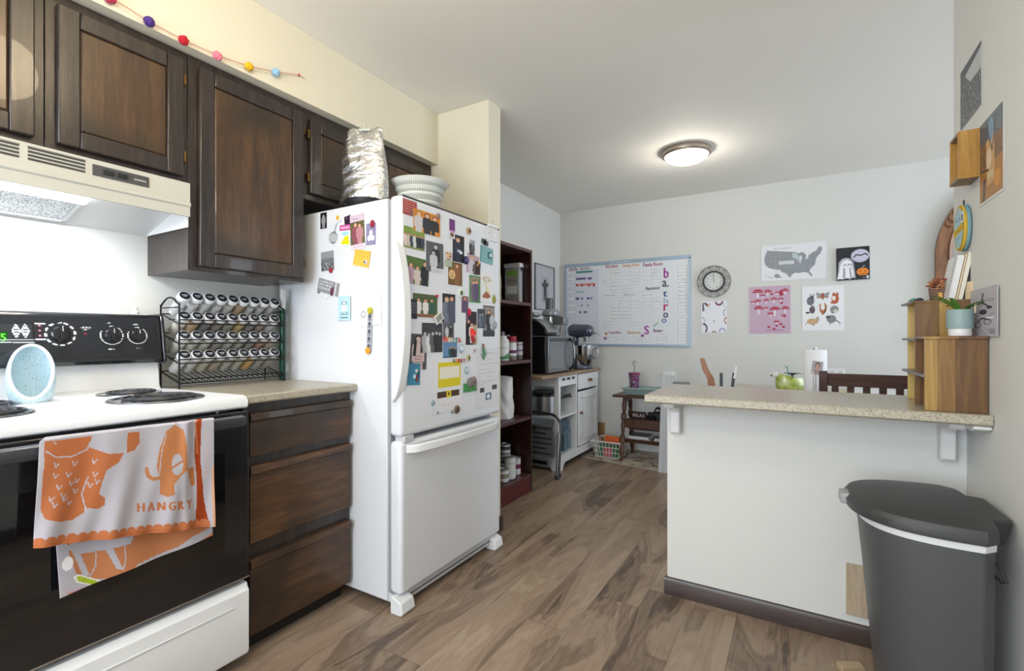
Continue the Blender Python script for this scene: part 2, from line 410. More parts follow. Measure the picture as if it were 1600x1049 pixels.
def card(name, label, cat, pl, cx, cy, w_, h_, cv, t=.0012, rot=0, off=.0004, curl=0.0, group=None, mat=None, base=(.85, .85, .85)):
    P, W_, H_ = spot(pl, cx, cy, w_, h_)
    mb = MB(); sheet_mesh(mb, W_, H_, t, cv, curl, mat)
    o = mb.build(name, matrix=plane_T(P, pl[1], rot, off), base=base)
    return tag(o, label, cat, group)
def disc(name, label, cat, pl, cx, cy, d_, m, t=.008, m2=None, off=.0015, group=None, ry=1.0, rot=0):
    P, W_, H_ = spot(pl, cx, cy, d_, d_); r = H_ / 2
    mb = MB().lathe([(r, 0), (r, t * .6), (r * .82, t), (1e-6, t * 1.1)], (0, 0, 0), m, 24, sy=ry)
    if m2: mb.lathe([(r * .6, t * .9), (r * .5, t * 1.35), (1e-6, t * 1.4)], (0, 0, 0), m2, 20, sy=ry)
    return tag(mb.build(name, matrix=plane_T(P, pl[1], rot, off)), label, cat, group)
WX = -2.20; BY = 4.70; CZ = 2.44; RX = .483; BW = 2.15
# ================================================================== THE SETTING
struct(bx('floor', (-2.45, -1.75, -.05), (3.45, 4.85, 0), FLOOR, bevel=0))
struct(bx('ceiling', (-2.45, -1.9, CZ), (3.45, 4.85, CZ + .06), CEIL, bevel=0))
struct(bx('wall_left', (WX - .12, -1.75, 0), (WX, 4.82, CZ), WALL, bevel=0))
struct(bx('wall_back', (WX, BY, 0), (3.4, BY + .12, CZ), WALL, bevel=0))
struct(bx('wall_right', (RX, -1.75, 0), (RX + .12, 2.315, CZ), WALL, bevel=0))
struct(bx('wall_partition', (WX, 2.225, 0), (-1.48, 2.35, CZ), WALL_GLOW, bevel=.002))
struct(bx('wall_bar', (-.493, BW, 0), (RX, BW + .125, .856), WALL, bevel=.002))
struct(bx('wall_soffit', (WX, -1.7, 2.14), (-1.84, 2.225, CZ), WALL_GLOW, bevel=.001))
# dining room right wall with patio window opening, rear wall with window
def wall_hole(name, axis, c0, c1, a0, a1, h0, h1, z0, z1):
    mb = MB()
    def b(p, q, r, s_):
        if axis == 'X': mb.box((c0, p, r), (c1, q, s_), WALL)
        else: mb.box((p, c0, r), (q, c1, s_), WALL)
    b(a0, h0, 0, CZ); b(h1, a1, 0, CZ); b(h0, h1, z1, CZ)
    if z0 > 0: b(h0, h1, 0, z0)
    return struct(mb.build(name, smooth=False))
wall_hole('wall_dining_right', 'X', 3.3, 3.42, 2.2, 4.82, 2.6, 4.5, .25, 2.25)
wall_hole('wall_rear', 'Y', -1.82, -1.7, WX - .1, RX + .1, -1.85, .05, .6, 2.1)
struct(bx('wall_dining_front', (RX + .12, 2.2, 0), (3.3, 2.315, CZ), WALL, bevel=0))
def win(name, axis, c, h0, h1, z0, z1):
    mb = MB(); f = .05
    def b(p, q, r, s_):
        if axis == 'X': mb.box((c, p, r), (c + .06, q, s_), WPAINT)
        else: mb.box((p, c, r), (q, c + .06, s_), WPAINT)
    b(h0, h1, z0, z0 + f); b(h0, h1, z1 - f, z1); b(h0, h0 + f, z0, z1); b(h1 - f, h1, z0, z1); m = (h0 + h1) / 2; b(m - f / 2, m + f / 2, z0, z1)
    return struct(mb.build(name, smooth=False))
win('window_1', 'X', 3.35, 2.6, 4.5, .25, 2.25); win('window_2', 'Y', -1.81, -1.85, .05, .6, 2.1)
BBM = wood('dark_baseboard', [(.3, '#2a1f1b'), (.5, '#3c2e29'), (.7, '#4b3c37')], 'X', 1.2, .3)
struct(MB().prism([(BW, 0), (BW - .014, 0), (BW - .014, .058), (BW - .008, .07), (BW, .072)], -.503, RX, BBM, 'X').build('baseboard_bar'))
struct(MB().prism([(-.493, 0), (-.503, 0), (-.503, .058), (-.499, .07), (-.493, .072)], BW - .004, BW + .125, BBM, 'Y').build('baseboard_bar_end'))
struct(bx('baseboard_partition', (-1.48, 2.2, 0), (-1.468, 2.36, .085), BBM))
struct(bx('trim_1', (RX - .013, .6, 0), (RX, BW - .02, .075), BBM))
# ================================================================== UPPER CABINETS
FX = -1.87
def knife_hinge(mb, y, z): mb.box((FX - .004, y - .004, z - .022), (FX + .004, y + .004, z + .022), BRASS)
def panel_door(parent, y0, y1, z0, z1, hinge=None, name='door', fw=.052):
    x0 = FX - .019; mb = MB()
    mb.box((x0, y0, z0), (FX, y0 + fw, z1), CABW); mb.box((x0, y1 - fw, z0), (FX, y1, z1), CABW)
    mb.box((x0, y0 + fw, z0), (FX, y1 - fw, z0 + fw), CABW); mb.box((x0, y0 + fw, z1 - fw), (FX, y1 - fw, z1), CABW)
    d = mb.build(name, parent, bevel=.004)
    pb = MB(); i = .006
    a = [(y0 + fw, z0 + fw), (y1 - fw, z0 + fw), (y1 - fw, z1 - fw), (y0 + fw, z1 - fw)]
    b = [(y0 + fw + i, z0 + fw + i), (y1 - fw - i, z0 + fw + i), (y1 - fw - i, z1 - fw - i), (y0 + fw + i, z1 - fw - i)]
    vs = [(FX - .008, *p) for p in a] + [(FX - .004, *p) for p in b]
    pb.add(vs, [(0, 1, 5, 4), (1, 2, 6, 5), (2, 3, 7, 6), (3, 0, 4, 7), (4, 5, 6, 7)], CABP)
    pb.build('door_panel', d, smooth=False)
    if hinge:
        for z in (z0 + .07, z1 - .07):
            h = MB(); yy = hinge
            h.cyl((FX - .006, yy, z - .018), (FX - .006, yy, z + .018), .003, BRASS, n=10); h.box((FX - .012, yy - .006, z - .02), (FX - .007, yy + .006, z + .02), BRASS)
            h.build('hinge', parent)
    return d
def wallcab(label, y0, y1, z0, doors, stile=CABW):
    t = thing('wall_cabinet', label, 'cabinet', (WX, (y0 + y1) / 2, z0))
    mb = MB(); mb.box((WX, y0, z0), (FX - .022, y1, 2.139), CABW)
    mb.build('cabinet_body', t, bevel=.001)
    for d in doors: panel_door(t, *d[:4], hinge=d[4])
    return t
wallcab('dark wooden wall cabinet above the left end of the range hood', -.3, .503, 1.668, [(.14, .479, 1.69, 2.105, None), (-.27, .12, 1.69, 2.105, None)])
wallcab('dark wooden wall cabinet with one door above the hood switches', .505, .885, 1.668, [(.528, .866, 1.69, 2.105, .871)])
wallcab('tall dark wooden wall cabinet beside the range hood, over the spice rack', .887, 1.358, 1.36, [(.919, 1.346, 1.377, 2.105, 1.351)])
wallcab('low dark wooden wall cabinet with brass hinges over the fridge', 1.36, 2.223, 1.735, [(1.383, 1.775, 1.762, 2.095, 1.376), (1.803, 2.185, 1.762, 2.095, None)])
# ================================================================== RANGE HOOD
HOODM = M('#bdbdb4', .35, name='hood_enamel'); HOODI = M('#d8dadb', .3, name='hood_inside')
t = thing('range_hood', 'beige slim range hood with lit lamp under the dark cabinets', 'range hood', (WX, .51, 1.51))
hx = -1.868; hy0, hy1 = .13, .884
mb = MB()
mb.prism([(WX, 1.667), (hx, 1.667), (hx, 1.60), (hx + .006, 1.594), (hx + .006, 1.585), (hx, 1.58), (hx, 1.548), (hx - .012, 1.548), (hx - .012, 1.655), (WX, 1.655)], hy0, hy1, HOODM, 'Y')
mb.build('hood_shell', t)
for y in (hy0, hy1 - .004):
    MB().prism([(WX + .001, 1.655), (hx - .012, 1.655), (hx - .012, 1.512), (WX + .001, 1.512)], y, y + .004, HOODI, 'Y').build('side_panel', t)
MB().add([(WX + .001, hy0 + .004, 1.513), (-1.90, hy0 + .004, 1.60), (-1.90, hy1 - .004, 1.60), (WX + .001, hy1 - .004, 1.513), (-1.881, hy0 + .004, 1.60), (-1.881, hy1 - .004, 1.60)], [(0, 1, 2, 3), (1, 4, 5, 2)], HOODI).build('underside', t, smooth=False)
mb = MB()
for (a, b) in ((.165, .30), (.318, .445), (.463, .59)):
    for k in range(4):
        z = 1.657 - k * .0105; mb.box((hx - .001, a, z - .0062), (hx + .0012, b, z), M('#3b3c3c', .5))
    mb.box((hx - .001, a - .003, 1.659), (hx + .002, b + .003, 1.6605), HOODM)
mb.build('vent_slots', t)
cp = MB().box((hx, .607, 1.618), (hx + .003, .757, 1.652), M('#4a4b4c', .35)).build('control_panel', t, bevel=.001)
for y in (.632, .668): MB().box((hx + .003, y, 1.628), (hx + .008, y + .028, 1.642), M('#26282a', .3)).build('switch', cp, bevel=.001)
MB().box((hx + .003, .715, 1.632), (hx + .0036, .748, 1.637), M('#9fa0a2', .3)).build('name_plate', cp)
# filter: aluminium mesh in a slanted frame
def hood_pt(y, q): return Vector((WX + .03 + q * .26, y, 1.519 + (.03 + q * .26) * .087 / .30 - .010))
mb = MB(); fm = M('#b9bcc0', .35, metal=.8); fy0, fy1 = .22, .63
for (a0, a1, q0, q1) in ((fy0, fy1, 0, .03), (fy0, fy1, .97, 1), (fy0, fy0 + .012, 0, 1), (fy1 - .012, fy1, 0, 1)):
    p = [hood_pt(a0, q0), hood_pt(a1, q0), hood_pt(a1, q1), hood_pt(a0, q1)]; p2 = [v - Vector((0, 0, .006)) for v in p]
    mb.add([*p, *p2], [(0, 1, 2, 3), (4, 5, 6, 7), (0, 1, 5, 4), (1, 2, 6, 5), (2, 3, 7, 6), (3, 0, 4, 7)], fm)
ff = mb.build('grease_filter', t)
_t = NT('filter_mesh'); _tc = _t.n('TexCoord').outputs['Object']
_v = _t.n('TexVoronoi', {'Vector': _tc, 'Scale': 150.0}).outputs['Distance']
FMESH = _t.set(Base_Color=_t.ramp(_v, [(.2, '#5f6368'), (.5, '#c9ccd0')]), Metallic=.6, Roughness=.35, Normal=_t.bump(_v, .8))
p = [hood_pt(fy0, .02), hood_pt(fy1, .02), hood_pt(fy1, .98), hood_pt(fy0, .98)]
MB().add([v - Vector((0, 0, .003)) for v in p], [(0, 1, 2, 3)], FMESH).build('filter_mesh', ff, smooth=False)
EMH = M('#f6f8ff', .4, emit=9, name='lamp_lens')
mb = MB(); q0, q1 = .60, .93; a0, a1 = .36, .63
pts = []
for i in range(9):
    a = PI * i / 8; q = q0 + (q1 - q0) * (1 - math.cos(a)) / 2; dz = -.012 - .016 * math.sin(a)
    pts.append((q, dz))
vs = []
for y in (a0, a1):
    for q, dz in pts: v = hood_pt(y, q); vs.append((v.x, v.y, v.z + dz + .006))
mb.add(vs, [(i, i + 1, 10 + i, 9 + i) for i in range(8)] + [tuple(range(9)), tuple(range(9, 18))], EMH).build('lamp_lens', t)
# ================================================================== COUNTER + DRAWER UNIT
o = MB().prism([(WX + .001, .887), (-1.626, .887), (-1.62, .892), (-1.62, .912), (-1.626, .917), (WX + .001, .917)], .955, 1.424, COUNT, 'Y')
o.v = [(x, y - .050 * (-1.62 - x) / .56 if y < 1 else y, z) for x, y, z in o.v]; o = o.build('worktop', bevel=.001)
tag(o, 'short beige speckled worktop between the stove and the fridge', 'worktop')
t = thing('drawer_cabinet', 'dark stained base cabinet with three drawers between stove and fridge', 'cabinet', (-1.93, 1.19, 0))
MB().box((WX + .002, .955, .07), (-1.662, 1.412, .886), CABW).build('cabinet_body', t, bevel=.001)
MB().box((WX + .002, .965, 0), (-1.70, 1.405, .07), CABD).build('toe_kick', t, bevel=.001)
for z0, z1 in ((.699, .852), (.395, .665), (.073, .337)):
    y0, y1, x0, x1 = .968, 1.405, -1.661, -1.641
    d = MB().prism([(x0, z0), (x1, z0), (x1, z1 - .034), (x1 + .009, z1 - .026), (x1 + .006, z1 - .002), (x1, z1), (x0, z1)], y0, y1, DRWP, 'Y').build('drawer', t, bevel=.0015)
# ================================================================== STOVE
SY0, SY1 = .19, .948
t = thing('stove', 'white electric coil stove with black control panel and oven door', 'stove', (-1.9, .57, 0))
MB().box((WX + .03, SY0 + .004, .02), (-1.645, SY1 - .052, .872), M('#2b2c2e', .4)).build('stove_body', t, bevel=.002)
mb = MB().prism([(WX + .02, .875), (-1.625, .875), (-1.617, .88), (-1.615, .90), (-1.622, .914), (-1.64, .919), (WX + .02, .921)], SY0, SY1, WHITE, 'Y')
mb.v = [(x, y - .050 * (-1.62 - x) / .56 if y > SY1 - .001 else y, z) for x, y, z in mb.v]
mb.build('cooktop', t, bevel=.003)
# backguard: white lower, black console
mb = MB().prism([(WX + .01, .919), (-2.085, .919), (-2.10, .935), (-2.112, 1.03), (WX + .01, 1.03)], SY0 + .008, .888, WHITE, 'Y').build('backsplash', t, bevel=.004)
con = MB().prism([(WX + .01, 1.022), (-2.075, 1.022), (-2.068, 1.035), (-2.094, 1.192), (-2.105, 1.20), (WX + .01, 1.20)], SY0 + .004, .884, M('#202226', .16, coat=.4), 'Y').build('control_console', t, bevel=.004)
MB().prism([(WX + .008, 1.018), (-2.064, 1.018), (-2.058, 1.034), (-2.088, 1.195), (-2.10, 1.206), (WX + .008, 1.206)], .884, .896, BLK, 'Y').build('end_cap', t, bevel=.004)
def conT(y, z, off=.0006):
    x = -2.068 - (z - 1.035) * (.026 / .157)
    n = Vector((.157, 0, .026)).normalized(); u = Vector((0, 1, 0)); v = n.cross(u)
    v = -v if v.z < 0 else v
    return Matrix(((u.x, v.x, n.x, x + n.x * off), (u.y, v.y, n.y, y), (u.z, v.z, n.z, z + n.z * off), (0, 0, 0, 1)))
cv = Cv(420, 100, '#1b1d21'); cx_ = lambda y: (y - .20) / .67
# the printing of the console: x from y=.20 to .87, z 1.06..1.17
W1 = '#e8ecf0'
def cz(z): return (1.185 - z) / .14
cv2 = Cv(670, 140, '#202226')
def rc(y, z): return ((y - .20) / .67, (1.185 - z) / .14)
def cpx(x, y): p = at(x, y, X=-2.08); return ((p.y - .20) / .67, (1.185 - p.z) / .14)
x0, y0_ = cpx(-40, 500); x1, y1_ = cpx(52, 532); cv2.rect(x0, .17, x1, .80, '#2a2c31'); cv2.line([(x0, .17), (x1, .17), (x1, .80)], .0025, '#0d0e10')
a = cpx(-28, 513); b = cpx(13, 525); cv2.rect(a[0], .36, b[0], .60, '#0c3d12'); cv2.text('3:55', a[0] + .012, .56, .16, '#6cff3a', wid=b[0] - a[0] - .02)
for x in (26, 40):
    for s_, y in ((1, 513), (-1, 522)):
        c_ = cpx(x, y); hw_ = .42 * (cpx(40, 517)[0] - cpx(26, 517)[0]); cv2.line([(c_[0], c_[1] - s_ * .085), (c_[0] - hw_, c_[1] + s_ * .055), (c_[0] + hw_, c_[1] + s_ * .055), (c_[0], c_[1] - s_ * .085)], .003, W1); cv2.ell(c_[0], c_[1], .008, .022, W1)
for (xa, xb, y) in ((-40, 52, 531), (-40, 18, 535), (21, 52, 535)):
    a = cpx(xa, y); b = cpx(xb, y); cv2.line([(a[0], b[1]), b], .004, '#b9bdc2')
for y in (506, 530.5):
    a = cpx(56, y); b = cpx(71, y); cv2.line([a, (b[0], a[1])], .006, W1)
for y in (509, 517, 525):
    a = cpx(63, y); cv2.ell(a[0], a[1], .007, .026, '#6b2430'); cv2.ell(a[0], a[1], .003, .012, '#e6c7cc')
KN = [(.655, 1.122, .030), (.79, 1.118, .026), (.86, 1.118, .024)]
ky_ = [at(95, 517, X=-2.08).y, at(175, 520, X=-2.08).y, at(215, 520, X=-2.08).y]
KN = [(ky_[0], 1.128, .026), (ky_[1], 1.124, .023), (ky_[2], 1.123, .021)]
a = rc((KN[0][0] + KN[1][0]) / 2 - .004, 1.148); cv2.text('SURFACE', a[0] - .02, a[1], .035, W1, wid=.04); cv2.text('UNIT', a[0] - .012, a[1] + .05, .035, W1, wid=.024); cv2.ell(a[0], a[1] + .14, .006, .026, '#7a2a38')
for i, (y, z, r) in enumerate(KN):
    c0 = rc(y, z)
    if i == 0:
        for k in range(12):
            an = k / 12 * 2 * PI; rr = r * 1.42
            if k == 3: continue
            p = rc(y + rr * math.cos(an), z + rr * math.sin(an)); q = rc(y + rr * math.cos(an + .2), z + rr * math.sin(an + .2)); cv2.line([p, q], .007, W1)
    else:
        P_ = [rc(y + r * 1.4 * math.cos(an), z + r * 1.4 * math.sin(an)) for an in np.linspace(.9, -3.6, 30)]; cv2.line(P_, .003, W1)
        c = rc(y, z - r * 1.4 - .019); cv2.text(('REAR', 'FRONT')[i - 1], c[0] - .016, c[1], .035, W1, wid=.032)
        c = rc(y, z + r * 1.4 + .010); cv2.text('LEFT', c[0] - .02, c[1], .03, W1, wid=.025)
    c = rc(y, z + r * 1.36); cv2.text('OFF', c[0] - .009, c[1] + .01, .035, W1, wid=.018)
mb = MB(); sheet_mesh(mb, .67, .14, .0004, cv2, 0, GLOSSP, conT(.535, 1.115)); mb.build('panel_printing', con)
for (y, z, r) in KN:
    T = conT(y, z, .001)
    k = MB().lathe([(r, 0), (r * .96, .006), (r * .8, .010), (1e-6, .011)], (0, 0, 0), BLK, 28, T)
    k.box((-.0048, -r * .9, .009), (.0048, r * .9, .024), BLK, T)
    k.box((-.001, r * .2, .024), (.001, r * .88, .0245), M('#c8ccd2', .3), T)
    k.build('knob', t, bevel=.002)
# coil burners
def burner(x, y, r):
    b = MB().lathe([(r * .25, -.012), (r * .9, -.008), (r * 1.0, .001), (r * 1.10, .003), (r * 1.12, .0005), (r * 1.12, -.001)], (x, y, .9215), M('#8b8d91', .2, metal=.9), 40)
    bo = b.build('burner', t)
    pts = []
    for i in range(150):
        a = i / 150 * 2 * PI * 3.5; rr = r * (.18 + .76 * i / 150); pts.append((x + rr * math.cos(a), y + rr * math.sin(a), .9275))
    MB().tube(pts, .0042, M('#3c3e42', .4, metal=.4), 6).build('coil', bo)
burner(-2.005, .755, .082); burner(-1.765, .738, .115); burner(-2.0, .36, .105); burner(-1.77, .36, .082)
# oven door
dm = MB().prism([(-1.645, .30), (-1.606, .30), (-1.602, .31), (-1.602, .80), (-1.606, .868), (-1.645, .868)], SY0 + .004, SY1 - .006, M('#1a1b1e', .18, coat=.3), 'Y').build('oven_door', t, bevel=.003)
MB().box((-1.6025, SY0 + .07, .41), (-1.6008, SY1 - .085, .745), M('#0f1012', .06, coat=.6)).build('oven_window', dm, bevel=.0005)
MB().box((-1.603, SY0 + .004, .306), (-1.6, SY1 - .006, .310), CHROME).build('chrome_strip', dm)
hb = MB(); hbx = M('#34373b', .28, coat=.2)
hb.prism([(-1.575, .826), (-1.553, .826), (-1.549, .835), (-1.552, .858), (-1.575, .862)], SY0 + .03, SY1 - .045, hbx, 'Y')
hb.box((-1.603, SY0 + .03, .832), (-1.574, SY0 + .055, .858), hbx); hb.box((-1.603, SY1 - .07, .832), (-1.574, SY1 - .045, .858), hbx)
hb.build('oven_handle', dm, bevel=.003)
wd = MB().prism([(-1.64, .045), (-1.606, .045), (-1.60, .06), (-1.60, .262), (-1.608, .272), (-1.612, .285), (-1.64, .287)], SY0 + .004, SY1 - .006, WHITE, 'Y').build('storage_drawer', t, bevel=.003)
MB().box((-1.6, SY0 + .05, .22), (-1.596, SY1 - .06, .226), WHT2).build('drawer_ridge', wd, bevel=.002)
MB().box((-1.64, SY1 - .10, .87), (-1.63, SY1 - .09, .876), CHROME).build('clip', t)
# small white figurine behind console
q = at(209, 487, X=-2.15)
o = MB().lathe([(.012, 0), (.013, .008), (.007, .014), (.009, .022), (.005, .030), (1e-5, .034)], (-2.14, q.y, 1.2055), M('#e9e9e7', .3), 16).build('figurine')
tag(o, 'tiny white ornament on top of the black stove console', 'ornament')
# ================================================================== SALT KEEPER (egg shaped)
ex, ey, ez = -2.005, .505, .9215
EGG = NT('speckled_glaze'); _tc = EGG.n('TexCoord').outputs['Object']
_n = EGG.n('TexNoise', {'Vector': _tc, 'Scale': 260.0, 'Detail': 2.0}).outputs['Fac']
EGG = EGG.set(Base_Color=EGG.ramp(_n, [(.30, '#5d7480'), (.36, '#b2ccd6'), (.6, '#bfd6df')]), Roughness=.35, Coat_Weight=.3)
R_, H_ = .053, .172
fwd = Vector((0 - ex, 0 - ey, 0)).normalized(); side = Vector((-fwd.y, fwd.x, 0))
nrm = (fwd + Vector((0, 0, .30))).normalized(); cp = Vector((ex, ey, ez + .105)) + fwd * .018
def egg_r(s_):
    return R_ * (.80 + .20 * math.sin(PI / 2 * s_ / .4)) if s_ < .4 else R_ * max(0, 1 - ((s_ - .4) / .6) ** 2.1) ** .5
N_, K_ = 56, 34; vs = []; fs = []; keep = {}
prof = [(egg_r(j / K_), j / K_ * H_) for j in range(K_ + 1)]
mb = MB(); allv = []
for j, (r, z) in enumerate(prof):
    for i in range(N_):
        a = 2 * PI * i / N_; allv.append(Vector((ex + r * math.cos(a), ey + r * math.sin(a), ez + z)))
def inside(v): return (v - cp).dot(nrm) > 0
out = []; fs = []
for j in range(K_):
    for i in range(N_):
        q = (j * N_ + i, j * N_ + (i + 1) % N_, (j + 1) * N_ + (i + 1) % N_, (j + 1) * N_ + i)
        if sum(inside(allv[k]) for k in q) >= 4: continue
        fs.append(q)
for k, v in enumerate(allv):
    d = (v - cp).dot(nrm)
    if d > 0: allv[k] = v - nrm * d
fs.append(tuple(range(N_))[::-1])
t = thing('salt_keeper', 'pale blue speckled egg shaped ceramic holder open at the front, on the stove', 'salt keeper', (ex, ey, ez))
mb.add(allv, fs, EGG); mb.build('shell', t, solid=.006, sub=0)
# rim = curve where the plane cuts the egg
rim = []
for i in range(64):
    a = 2 * PI * i / 64; d = (side * math.cos(a) + nrm.cross(side) * math.sin(a)); lo, hi = 0, .2
    for _ in range(22):
        m_ = (lo + hi) / 2; P = cp + d * m_; s_ = (P.z - ez) / H_
        ok = 0 <= s_ <= 1 and math.hypot(P.x - ex, P.y - ey) < egg_r(min(max(s_, 0), 1))
        lo, hi = (m_, hi) if ok else (lo, m_)
    rim.append(cp + d * lo)
MB().tube(rim, .0042, M('#e4eef2', .3), 8, closed=True).build('rim', t)
# ================================================================== FRIDGE
FB = -1.447; FF = -1.372; FY0, FY1 = 1.425, 2.178; FT = 1.695
FRW = M('#dbdee3', .3, coat=.25, bump=.05, bscale=500, name='fridge_enamel')
t = thing('refrigerator', 'white bottom freezer fridge covered with photos and magnets', 'fridge', (-1.8, 1.8, 0))
MB().box((-2.17, FY0, .035), (FB, FY1 - .004, FT - .008), FRW).build('fridge_body', t, bevel=.004)
MB().box((FB - .002, FY0 + .01, .075), (FB + .012, FY1 - .01, FT - .02), M('#8d9196', .6)).build('door_gasket', t)
d1 = MB().box((FB + .010, FY0 + .002, .712), (FF, FY1, FT), FRW).build('fridge_door', t, bevel=.018, seg=4)
d2 = MB().box((FB + .010, FY0 + .002, .072), (FF, FY1, .692), FRW).build('freezer_door', t, bevel=.018, seg=4)
MB().box((FB - .03, FY0 + .01, .03), (FF - .02, FY1 - .01, .066), M('#c9cbcd', .4)).box((FF - .022, FY0 + .06, .045), (FF - .016, FY1 - .02, .05), M('#6a6c6f', .5)).build('kick_grille', t)
MB().box((FB - .06, FY0 + .02, FT - .008), (FF - .004, FY1 - .005, FT + .002), M('#3b3c3d', .5)).build('top_hinge_cover', t, bevel=.001)
MB().box((FF - .05, FY0 + .02, .688), (FF + .004, FY0 + .075, .714), M('#bfc1c4', .4)).build('middle_hinge', t, bevel=.003)
def arc(n, f): return [f(i / n) for i in range(n + 1)]
# vertical door handle, bowed out from the near edge
zt, zb = at(606, 362, X=-1.36).z, at(612, 634, X=-1.36).z
outer = arc(24, lambda s: (FF - .032 + .070 * math.sin(PI * s) ** .5, zb + (zt - zb) * s))
inner = arc(24, lambda s: (FF - .032 + .046 * math.sin(PI * s) ** .55, zb + .035 + (zt - zb - .07) * s))
vs = []; 
for y in (FY0 - .020, FY0 + .026):
    vs += [(x, y, z) for x, z in outer] + [(x, y, z) for x, z in inner]
n = 25; fs = []
for i in range(n - 1):
    fs += [(i, i + 1, n + i + 1, n + i), (2 * n + i, 2 * n + i + 1, 3 * n + i + 1, 3 * n + i), (i, i + 1, 2 * n + i + 1, 2 * n + i), (n + i, n + i + 1, 3 * n + i + 1, 3 * n + i)]
fs += [(0, n, 3 * n, 2 * n), (n - 1, 2 * n - 1, 4 * n - 1, 3 * n - 1)]
MB().add(vs, fs, WHITE).build('door_handle', d1, bevel=.006, seg=3)
ya, yb = FY0 + .03, FY1 - .03
outer = arc(24, lambda s: (FF - .004 + .062 * math.sin(PI * s) ** .35, ya + (yb - ya) * s))
inner = arc(24, lambda s: (FF - .004 + .040 * math.sin(PI * s) ** .4, ya + .03 + (yb - ya - .06) * s))
vs = []
for z in (.640, .676):
    vs += [(x, y, z + .004 * math.sin(PI * (y - ya) / (yb - ya))) for x, y in outer] + [(x, y, z) for x, y in inner]
MB().add(vs, fs, WHITE).build('freezer_handle', d2, bevel=.006, seg=3)
for y0, y1 in ((FY0 - .012, FY0 + .065), (FY1 - .075, FY1 - .005)):
    MB().prism([(FF - .045, .0), (FF + .012, .0), (FF + .022, .012), (FF + .012, .052), (FF - .03, .07), (FF - .045, .07)], y0, y1, WHT2, 'Y').build('foot_cover', t, bevel=.005, seg=3)
FS = ((-1.9, FY0, 1), (0, -1, 0)); FR = ((FF, 1.8, 1), (1, 0, 0))
# ------------------------------------------------------------------ prints: canvases
SK = '#cf9f83'
def ph(w_, h_, bg, figs, extra=None, seed=0, noise=.12, grass=None):
    c = Cv(w_, h_, bg)
    c.noise(noise, seed, 5)
    if grass: c.rect(0, .75, 1, 1, grass)
    for f in figs: person(c, *f[:4], **(f[4] if len(f) > 4 else {}))
    if extra: extra(c)
    return c.noise(.05, seed + 9, 2)
GR = dict(skin='#b5b5b7', hair='#2a2a2c')
def border(c, b, col='#e9e7e4'):
    c.rect(0, 0, 1, b, col).rect(0, 1 - b, 1, 1, col).rect(0, 0, b * c.asp, 1, col).rect(1 - b * c.asp, 0, 1, 1, col); return c
PHG = 'photos and cards on the fridge side'; MG = 'magnets on the fridge side'
card('photograph', 'tiny black and white portrait photo high at the left of the fridge side', 'photo', FS, 506, 345, 10, 25, ph(40, 90, '#1c1c1f', [(.5, .15, .8, '#8d8d90', GR)]), group=PHG)
disc('magnet', 'round white magnet with a yellow egg yolk on the fridge side', 'magnet', FS, 530, 341, 13, M('#ecebe6', .3), .006, M('#e0a83a', .4), group=MG)
P, W_, H_ = spot(FS, 523, 366, 14, 30); mb = MB(); T = plane_T(P, FS[1], -12, .002)
for k in range(-3, 4):
    mb.tube([(k * .0008, .012, .002), (k * W_ * .16, -.006, .004), (k * W_ * .12, -H_ * .4, .004), (0, -H_ * .5, .003)], .0009, STEEL, 6)
mb.cyl((0, .012, .003), (.006, H_ * .55, .003), .0022, STEEL); tag(mb.build('magnet', matrix=T), 'small steel whisk shaped magnet below the egg magnet', 'magnet', MG)
card('photograph', 'tiny dark purple photo beside the egg magnet on the fridge side', 'photo', FS, 543.5, 345, 10, 15, ph(40, 50, '#33203a', [(.4, .2, .7, '#1b1220')]), rot=8, group=PHG)
def f_(c):
    c.rect(0, 0, 1, .28, '#b84a8c').poly([(.1, .9), (.5, .55), (.8, .5), (.95, .95)], '#d7d21c').ell(.5, .42, .35, .08, '#9ad0e2').rect(.1, .08, .9, .2, '#e99cc6')
card('greeting_card', 'small card with pink band over white and bright yellow on the fridge side', 'card', FS, 539.5, 368, 17, 33, ph(60, 100, '#dfe6e8', [], f_), rot=-2, off=.001, group=PHG)
def f_(c):
    c.rect(0, 0, 1, .2, '#cbb9c9').rect(0, .84, 1, 1, '#d8cbd8').text('love', .25, .14, .06, '#7d6a80').text('you & me', .2, .93, .05, '#7d6a80')
card('photograph', 'tall photo strip of a hugging couple with pale lilac ends on the fridge side', 'photo', FS, 559, 363, 22, 55, ph(70, 170, '#5f5f3f', [(.38, .22, .7, '#8b4f5c'), (.66, .27, .6, '#b5838a')], f_, 3), rot=3, off=.0012, group=PHG)
def f_(c): c.ell(.5, .45, .16, .14, '#e4e6ec').ell(.33, .68, .2, .13, '#d4daf0').ell(.67, .68, .2, .13, '#d4daf0')
card('greeting_card', 'narrow lilac card with a white round drawing under the red fruit magnet', 'card', FS, 580, 366, 15, 34, ph(50, 100, '#8a83a6', [], f_), rot=-1, group=PHG)
disc('magnet', 'dark red strawberry like magnet at the top of the lilac card', 'magnet', FS, 583, 350, 9, M('#8c2136', .4), .006, M('#a33045', .4), off=.002, ry=1.3, group=MG)
def f_(c):
    c.line([(0, .15), (1, .22)], .02, '#d59a2c').line([(.1, .3), (.9, .4)], .015, '#b98a30')
    c.rect(0, .96, 1, 1, '#f2d68a')
card('envelope', 'slanting orange yellow envelope on the fridge side', 'envelope', FS, 566, 404, 25, 26, ph(90, 80, '#eab44c', [], f_, 4, .03), rot=-12, group=PHG, curl=.002)
disc('magnet', 'small white and brown round magnet on the orange envelope', 'magnet', FS, 573, 410, 7, M('#dcdcdc', .4), .007, M('#6a5a50', .4), off=.004, group=MG)
